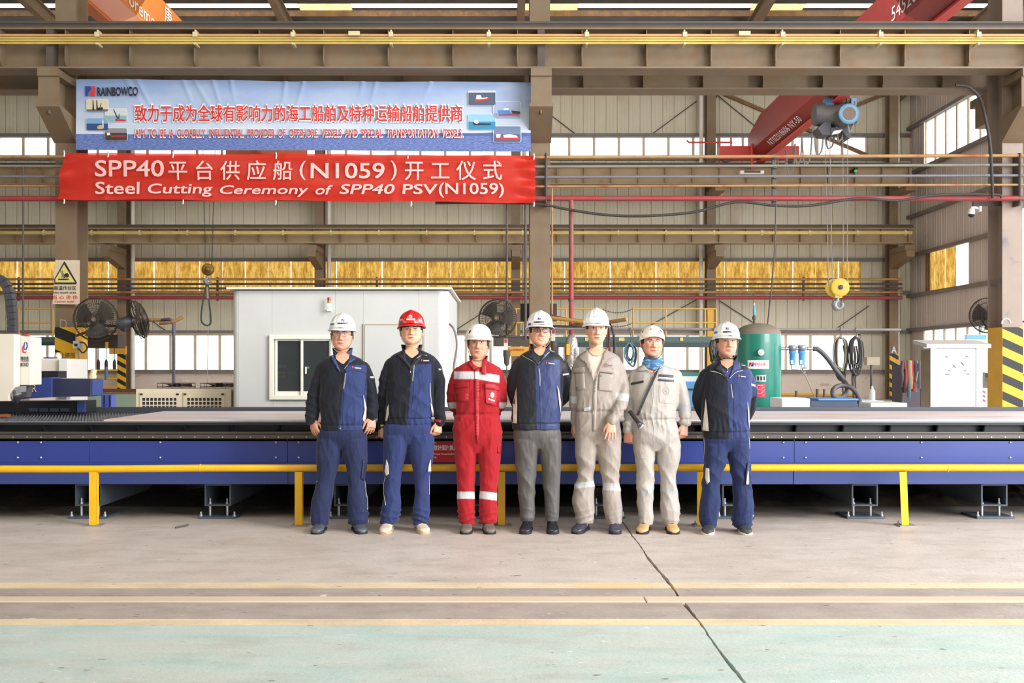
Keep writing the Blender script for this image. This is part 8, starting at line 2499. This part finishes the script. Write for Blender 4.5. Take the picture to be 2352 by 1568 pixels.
collar(p, (p.nb.x, p.nb.y, p.nb.z + .0), M_navy_c, .074, .066, .05, .035, .62, .010)
p.line('placket_seam', [(1240, 850), (1240, 900), (1241, 950), (1242, 982)], .0016, M_navy_c, [p.top], .001)
p.line('hem_seam', [(1233, 970), (1260, 971), (1287, 970)], .0018, M_navy_c, [p.top], .001)
p.line('hem_seam', [(1190, 841), (1188, 860)], .001, M_navy_c, [p.top], .001)

# ------------------------------------------------------------------ 5: tall man in beige coverall
BG = '#9a8e85'
def beige5(p, co):
    px, py = pix(p, co); C = np.tile(np.array(lin(BG)), (len(co), 1))
    tape = '#b6b6b6'
    C = sel(C, (px < 1326) * st(py - 910) * st(926 - py), tape)
    C = sel(C, (px > 1414) * st(py - 902 - (px - 1420) * .1) * st(919 + (px - 1420) * .1 - py), tape)
    C = sel(C, (px < 1372) * st(py - 1109 + (px - 1320) * .12) * st(1122 - (px - 1320) * .12 - py), tape)
    C = sel(C, (px >= 1376) * st(py - 1108 - (px - 1384) * .05) * st(1125 + (px - 1384) * .05 - py), tape)
    return C
p = person('tallest man in beige coverall open over a pale T-shirt, plain white helmet', 1373, 8.50, '#d2a084',
    [(800, 1351, 1391, .060), (809, 1336, 1407, .082), (819, 1324, 1422, .100), (836, 1319, 1429, .112), (880, 1320, 1428, .118), (920, 1322, 1424, .112), (943, 1322, 1423, .110)],
    [(965, 1321, 1424, .112), (989, 1320, 1426, .115), (1020, 1320, 1427, .112), (1050, 1324, 1426, .10)],
    [(1000, 1320, 1370), (1049, 1321, 1370), (1088, 1327, 1365), (1108, 1322, 1365), (1147, 1313, 1365), (1177, 1319, 1366), (1201, 1322, 1364)],
    [(1000, 1366, 1427), (1049, 1371, 1427), (1088, 1379, 1423), (1108, 1383, 1424), (1147, 1384, 1428), (1177, 1387, 1430), (1203, 1392, 1429)],
    [(1332, 841, 0, 17), (1322, 870, .01, 15), (1319, 908, .03, 13.5), (1320, 942, .05, 12.5), (1321, 970, .05, 11.5)],
    [(1416, 841, 0, 17), (1427, 870, 0, 16.5), (1432, 903, -.03, 15.5), (1424, 936, -.10, 15), (1404, 966, -.15, 13)],
    792, .94, 1370, roll=0, yaw=0, pitch=-.02, jaw=.95, longf=.98,
    handL=dict(w=(1319, 972, .05), t=(1316, 1000, .05), b=(-.9, -.3, 0), side=-1, curl=.35, s=.95, spread=.04),
    handR=dict(w=(1405, 968, -.16), t=(1403, 996, -.17), b=(.15, -1, 0), side=1, curl=.15, s=1.0, spread=.14, thumb=.5),
    colour=beige5, suit=True, top_hem=943, seed=5, shoes=((1340, 1322), (1412, 1414)), shoe_mats=(M_vio_shoe, M_sole_d), sat=True)
t, sh = helmet(p, p.X @ Matrix.Translation((0, 0, -.004)), M_hw, 'brim', wide=1.0, tall=1.04)
p.patch('mark', [(1364, 726), (1374, 724), (1374, 725.2), (1364, 727)], mat('mark_blue', '#6c74a8', .4), [sh], .002, parent=t, step=3)
hair(p, p.X, .95, .13)
face(p, p.body, p.X, .96, eye_open=.95)
M_bc = mat('beige_suit_cloth', BG, .55); M_bi = mat('beige_suit_lining', '#95887f', .7); M_ts = mat('pale_tshirt', '#cdbcac', .8)
T = [p.top, p.body]
p.patch('t_shirt', [(1349, 808), (1360, 818), (1372, 819), (1383, 814), (1391, 806), (1384, 830), (1372, 858), (1364, 876), (1357, 846), (1350, 822)], M_ts, T, .002, step=5)
p.patch('neck_skin', [(1350, 790), (1391, 790), (1388, 808), (1380, 815), (1372, 817), (1362, 815), (1354, 808)], M_skinv(p), T, .004, step=4)
p.patch('lapel', [(1349, 800), (1353, 826), (1360, 852), (1364, 878), (1356, 858), (1344, 832), (1327, 822), (1338, 808)], M_bi, T, .013, step=5, thick=.004)
p.patch('lapel', [(1391, 799), (1400, 806), (1412, 818), (1396, 824), (1382, 840), (1366, 878), (1374, 850), (1384, 824)], M_bi, T, .013, step=5, thick=.004)
collar(p, (p.nb.x, p.nb.y, p.nb.z - .005), M_bc, .080, .070, .022, .006, .75, .014)
p.patch('placket', [(1366, 876), (1372, 862), (1370, 945), (1369, 990), (1362, 990), (1363, 930)], M_bc, T, .006, step=7, thick=.003)
p.line('zip', [(1366, 874), (1363, 910), (1362, 950), (1363, 990)], .0022, M_silver, T, .005)
for q in ([(1317, 845), (1343, 843), (1344, 852), (1341, 856), (1316, 856)], [(1377, 843), (1409, 846), (1409, 858), (1402, 857), (1375, 853)]): p.patch('pocket_flap', q, M_bc, T, .010, step=6, thick=.004)
for q in ([(1320, 856), (1342, 856), (1345, 893), (1324, 897)], [(1377, 856), (1408, 860), (1406, 900), (1374, 895)]): p.patch('chest_pocket', q, M_bc, T, .004, step=7, thick=.003)
p.line('stitching', [(1387, 838), (1392, 835), (1398, 838), (1407, 838)], .0016, M_lr, T, .004)
p.line('stitching', [(1387, 840), (1396, 840), (1406, 840)], .0012, M_lb, T, .004)
p.patch('waist_tab', [(1340, 937), (1356, 933), (1356, 943), (1342, 944)], M_silver, T, .008, step=4, thick=.003)

# ------------------------------------------------------------------ 6: man in beige coverall, blue neck scarf, torch
BG6 = '#aaa29a'
def beige6(p, co):
    px, py = pix(p, co); C = np.tile(np.array(lin(BG6)), (len(co), 1))
    tape = '#a2a1a2'
    C = sel(C, (px > 1552) * st(py - 929) * st(946 - py), tape); C = sel(C, (px < 1452) * st(py - 948) * st(966 - py), tape)
    C = sel(C, (px < 1504) * st(py - 1129 + (px - 1462) * .30) * st(1142 - (px - 1462) * .30 - py), tape)
    C = sel(C, (px >= 1506) * st(py - 1116 - (px - 1518) * .2) * st(1130 + (px - 1518) * .2 - py), tape)
    for a, b in (((1446, 1470), (836, 860)), ((1520, 1545), (828, 856))):
        C = sel(C, (px > a[0] + (py - b[0]) * (.0)) & (px < a[1]) & (py > b[0]) & (py < b[1]) & (co[:, 1] < p.D + .05), '#a5a3a6')
    return C
p = person('man in pale coverall with blue neck scarf, glasses and a torch slung on a strap', 1504, 8.50, '#c98e76',
    [(833, 1482, 1516, .060), (841, 1468, 1536, .082), (850, 1457, 1552, .102), (862, 1452, 1559, .118), (900, 1449, 1558, .126), (950, 1453, 1553, .124), (970, 1452, 1554, .122)],
    [(990, 1452, 1559, .122), (1010, 1453, 1562, .120), (1035, 1455, 1563, .115), (1056, 1458, 1562, .10)],
    [(1010, 1454, 1507), (1049, 1457, 1504), (1088, 1462, 1503), (1128, 1462, 1502), (1167, 1464, 1500), (1190, 1466, 1503), (1205, 1466, 1499)],
    [(1010, 1504, 1563), (1049, 1508, 1563), (1088, 1514, 1554), (1128, 1517, 1556), (1167, 1516, 1562), (1190, 1518, 1561), (1205, 1525, 1557)],
    [(1461, 862, 0, 16), (1451, 890, .01, 14), (1446, 930, .02, 13), (1443, 962, .01, 12.5), (1441, 988, 0, 12)],
    [(1548, 862, 0, 18), (1561, 890, 0, 17), (1570, 925, 0, 16.5), (1574, 950, -.01, 16.5), (1574, 968, -.02, 15.5)],
    820, 1.02, 1498, roll=.02, yaw=.02, pitch=-.05, jaw=1.10, longf=.90, smile=.5,
    handL=dict(w=(1441, 990, 0), t=(1443, 1016, -.01), b=(-.6, -.75, 0), side=-1, curl=1.05, s=1.05, spread=.02, thumb=.35),
    handR=dict(w=(1573, 974, -.02), t=(1570, 1000, -.03), b=(.5, -.8, 0), side=1, curl=.7, s=1.05, spread=.04, thumb=.45),
    colour=beige6, suit=True, top_hem=962, seed=6, shoes=((1482, 1474), (1540, 1550)), shoe_mats=(M_tan_shoe, M_sole_d), sat=True, belly=.012)
t, sh = helmet(p, p.X @ Matrix.Translation((0, 0, -.008)), M_hc, 'climb', wide=.98, tall=.98)
p.patch('emblem', [(1492, 753), (1495, 751), (1498, 753), (1498, 757), (1495, 759), (1492, 757)], M_badge, [sh], .002, parent=t, step=3)
p.patch('emblem_mark', [(1493.5, 756.5), (1495, 753), (1496.8, 756.5)], M_tdk, [sh], .003, parent=t, step=3)
for q in ([(1473, 758), (1478, 752), (1479, 757), (1475, 765)], [(1515, 755), (1520, 760), (1521, 764), (1516, 760)]): p.patch('vent_slot', q, M_steel_d, [sh], .002, parent=t, step=3)
strap(p, t, p.X, 1.02, M_strapd, r=.0032, long=.92, loose=.0)
hair(p, p.X, 1.0, .12, .92)
face(p, p.body, p.X, 1.02, glasses=(mat('clear_lens', '#ffffff', .02, alpha=.10), mat('silver_frame', '#8a8688', .25, .8), .0012, True), smile=.5, eye_open=.8, long=.90)
T = [p.top, p.body]
M_b6 = mat('pale_suit_cloth', BG6, .5); M_scf = mat('blue_scarf', '#3f6f9c', .7, col2='#2b3c66', scale=14, col3='#7fb4d8', scale3=18, stretch=(1, 1, 3), ramp3=(.52, .6), ramp=(.4, .6))
m = MB(); rr_ = []
for i in range(9):
    v = i / 8
    z = p.nb.z + .078 - .088 * v
    rr_.append((p.nb.x, p.nb.y - .014 - .022 * v, z, .080 + .014 * v - .005 * math.sin(v * PI * 3), .078 + .026 * v))
ring_loft(m, rr_, 60, 2.0)
m.v = [(x + .004 * math.sin(z * 160 + x * 30), y + .006 * math.sin(z * 170 + x * 40 + 1), z - .020 * math.exp(-((x - p.nb.x) / .05) ** 2) * (y < p.nb.y)) for x, y, z in m.v]
me = m.mesh('neck_scarf'); smooth_all(me); link_mesh('neck_scarf', me, M_scf, p.root)
p.patch('neck_skin', [(1482, 838), (1518, 838), (1508, 850), (1498, 857), (1493, 853)], M_skinv(p), T, .006, step=4)
p.patch('lapel', [(1474, 828), (1482, 842), (1495, 856), (1486, 850), (1470, 852), (1456, 850), (1466, 838)], M_b6, T, .012, step=5, thick=.004)
p.patch('lapel', [(1522, 826), (1532, 838), (1514, 846), (1500, 858), (1508, 846)], M_b6, T, .012, step=5, thick=.004)
M_bk = mat('black_zip_tape', '#26242a', .5)
for q in ([(1513, 859), (1547, 861), (1547, 867), (1513, 865)], [(1512, 870), (1548, 872.5), (1548, 877), (1512, 874)], [(1449, 879), (1478, 873.5), (1479, 878), (1449, 884)]): p.patch('zip_tape', q, M_bk, T, .005, step=5)
for q in ([(1513, 865.5), (1547, 867.5), (1547, 870), (1513, 868)],): p.patch('reflective_strip', q, M_badge, T, .005, step=5)
p.line('placket_seam', [(1500, 858), (1502, 900), (1499, 950), (1504, 1000)], .0022, M_badge, T, .002)
p.line('placket_seam', [(1495, 858), (1496, 900), (1495, 950)], .0014, mat('seam_grey', '#8f867e', .7), T, .001)
p.line('emblem', [(1530 + 7 * math.cos(a), 898 + 7.5 * math.sin(a)) for a in np.linspace(0, 2 * PI, 12)], .0010, mat('faint_print', '#9a94a0', .6), T, .002)
p.words('lettering', 'LR', 1530, 898, 6, 5, mat('faint_print', '#9a94a0', .6), T, .003, 0)
p.line('pocket_seam', [(1514, 885), (1514, 915), (1518, 924), (1548, 928)], .0012, mat('seam_grey', '#8f867e', .7), T, .001)
p.line('pocket_seam', [(1458, 1054), (1484, 1053)], .0014, mat('seam_grey', '#8f867e', .7), T, .001)
# strap and torch
st_ = cat_rom([Vector((1513, 842, 0)), Vector((1502, 868, 0)), Vector((1485, 905, 0)), Vector((1472, 935, 0)), Vector((1464, 953, 0))], 6)
co = []
for v in st_:
    h, d = p.hit(T, v.x, v.y)
    if h is not None: co.append(h - d * .014)
m = MB()
for a, b in zip(co[:-1], co[1:]): m.bar(a, b + (b - a) * .2, .003, .020, up=(1, 0, .5))
lt = thing('torch', 'black torch with chrome head slung across the man with the blue scarf', 'torch', tuple(p.P(1468, 970, -.17)))
me = m.mesh('shoulder_strap'); link_mesh('shoulder_strap', me, M_bk, lt)
a_, b_ = p.P(1445, 943, -.155), p.P(1474, 980, -.20)
dv = (b_ - a_)
def along(t0): return a_ + dv * t0
m = MB(); m.tube([along(0), along(.04), along(.68), along(.76)], [.012, .016, .016, .02], 16); m.build('handle', M_black, lt)
m = MB(); m.tube([along(.76), along(.82), along(.97), along(1.0)], [.02, .029, .031, .029], 20); m.build('head', mat('torch_chrome', '#77787c', .25, .8), lt)
m = MB(); m.tube([along(1.0), along(1.004)], [.025, .025], 20); m.build('lens', mat('torch_lens', '#e8ecec', .1), lt)
for q in (.2, .35, .5): MB().tube([along(q), along(q + .03)], [.018, .018], 16).build('grip_ring', M_bk, lt)

# ------------------------------------------------------------------ 7: rightmost man
T7 = [(826, 1652, 1688, .060), (834, 1636, 1704, .082), (844, 1621, 1718, .102), (858, 1614, 1726, .115), (900, 1612, 1726, .124), (950, 1610, 1722, .126), (985, 1611, 1722, .120), (1005, 1614, 1721, .112)]
p = person('rightmost man, white helmet, navy and blue jacket, hands behind his back', 1669, 8.46, '#c48a70',
    T7, [(990, 1617, 1718, .106), (1010, 1615, 1722, .112), (1035, 1615, 1723, .112), (1054, 1617, 1722, .10)],
    [(1020, 1615, 1671), (1058, 1617, 1668), (1111, 1613, 1654), (1164, 1606, 1654), (1195, 1605, 1648), (1212, 1612, 1646)],
    [(1020, 1669, 1723), (1058, 1673, 1723), (1111, 1683, 1726), (1164, 1683, 1731), (1195, 1680, 1728), (1212, 1686, 1725)],
    [(1625, 862, 0, 18), (1610, 890, .02, 17), (1605, 920, .06, 16), (1614, 950, .10, 14), (1632, 972, .13, 12)],
    [(1711, 862, 0, 18), (1723, 890, .02, 16), (1725, 920, .06, 15), (1718, 950, .10, 13.5), (1700, 972, .13, 12)],
    820, 1.0, 1669, roll=.02, yaw=.03, pitch=-.05, jaw=.98, longf=.95, smile=.2,
    colour=jacket_colour(((1672, 880), (1675, 1002)), (1622, 915, 1626, 990, -1), (1720, 920, 1722, 985, 1), (0, 1740), 1003, 848), leg_colour=plain('#1e2a52'), seed=7,
    shoes=((1630, 1626), (1706, 1718)), shoe_mats=(M_olive, M_sole_w))
t, sh = helmet(p, p.X @ Matrix.Translation((0, 0, -.010)), M_hw, 'brim', wide=1.02, tall=.98)
helmet_marks(p, t, sh, 1670.5, 754.5, sw=20)
p.patch('sticker', [(1640, 762), (1648, 760), (1648, 765), (1640, 767)], mat('sticker_teal', '#3f7f9a', .4), [sh], .002, parent=t, step=3)
strap(p, t, p.X, 1.0, M_strapd, long=.95)
hair(p, p.X, .99, .12, .95)
face(p, p.body, p.X, 1.0, smile=.4, eye_open=.8, long=.95)
M_b7 = mat('polo_blue', '#242f60', .7)
jacket_trim(p, None, [(1650, 828), (1657, 842), (1668, 852), (1680, 842), (1688, 828), (1684, 850), (1675, 866), (1668, 872), (1656, 852)], ([(1647, 818), (1652, 832), (1642, 848), (1655, 854), (1668, 868), (1672, 872), (1670, 866), (1660, 846)], M_navy_c), ([(1688, 818), (1698, 832), (1702, 846), (1686, 852), (1674, 870), (1682, 848)], M_blue_c),
    (1698, 862, 1712, 867, .10), [(1726, 880), (1735, 884), (1735, 888), (1726, 885)], [(1678, 882), (1680, 900), (1682, 914)], shirt=M_b7,
    skin_v=[(1652, 824), (1688, 824), (1683, 838), (1672, 846), (1667, 844), (1657, 836)],
    piping=([(1632, 852), (1648, 855), (1662, 862), (1672, 872)], [(1706, 850), (1690, 855), (1676, 868)], [(1634, 836), (1618, 842), (1606, 855)], [(1703, 838), (1717, 842), (1728, 855)]))
for q in ([(1613, 988), (1616, 960), (1621, 915), (1625, 950), (1628, 990)], [(1717, 922), (1721, 945), (1722, 985), (1719, 965)]): p.patch('side_panel', q, M_beige_c, [p.top], .013, step=5)
collar(p, (p.nb.x, p.nb.y, p.nb.z + .0), M_navy_c, .074, .066, .048, .035, .62, .010)
for y in (846, 852): p.patch('button', [(1670, y), (1672, y), (1672, y + 2), (1670, y + 2)], M_badge, [p.top, p.body], .008, step=3)
p.line('placket_seam', [(1682, 880), (1686, 930), (1686, 1002)], .0016, M_navy_c, [p.top], .001)
p.line('hem_seam', [(1676, 990), (1700, 989), (1722, 988)], .0018, M_navy_c, [p.top], .001)
trouser_trim(p, ([(1617, 1005), (1618, 1030), (1616, 1058)], [(1721, 1005), (1722, 1030)]), [([(1622, 1074), (1629, 1076), (1630, 1106), (1624, 1112), (1620, 1096)], M_beige_c), ([(1717, 1062), (1724, 1066), (1725, 1108), (1714, 1112), (1712, 1090)], mat('trouser_blue_cloth', '#1d2547', .6)), ([(1717, 1080), (1719, 1082), (1719, 1112), (1713, 1112), (1715, 1096)], M_beige_c)])
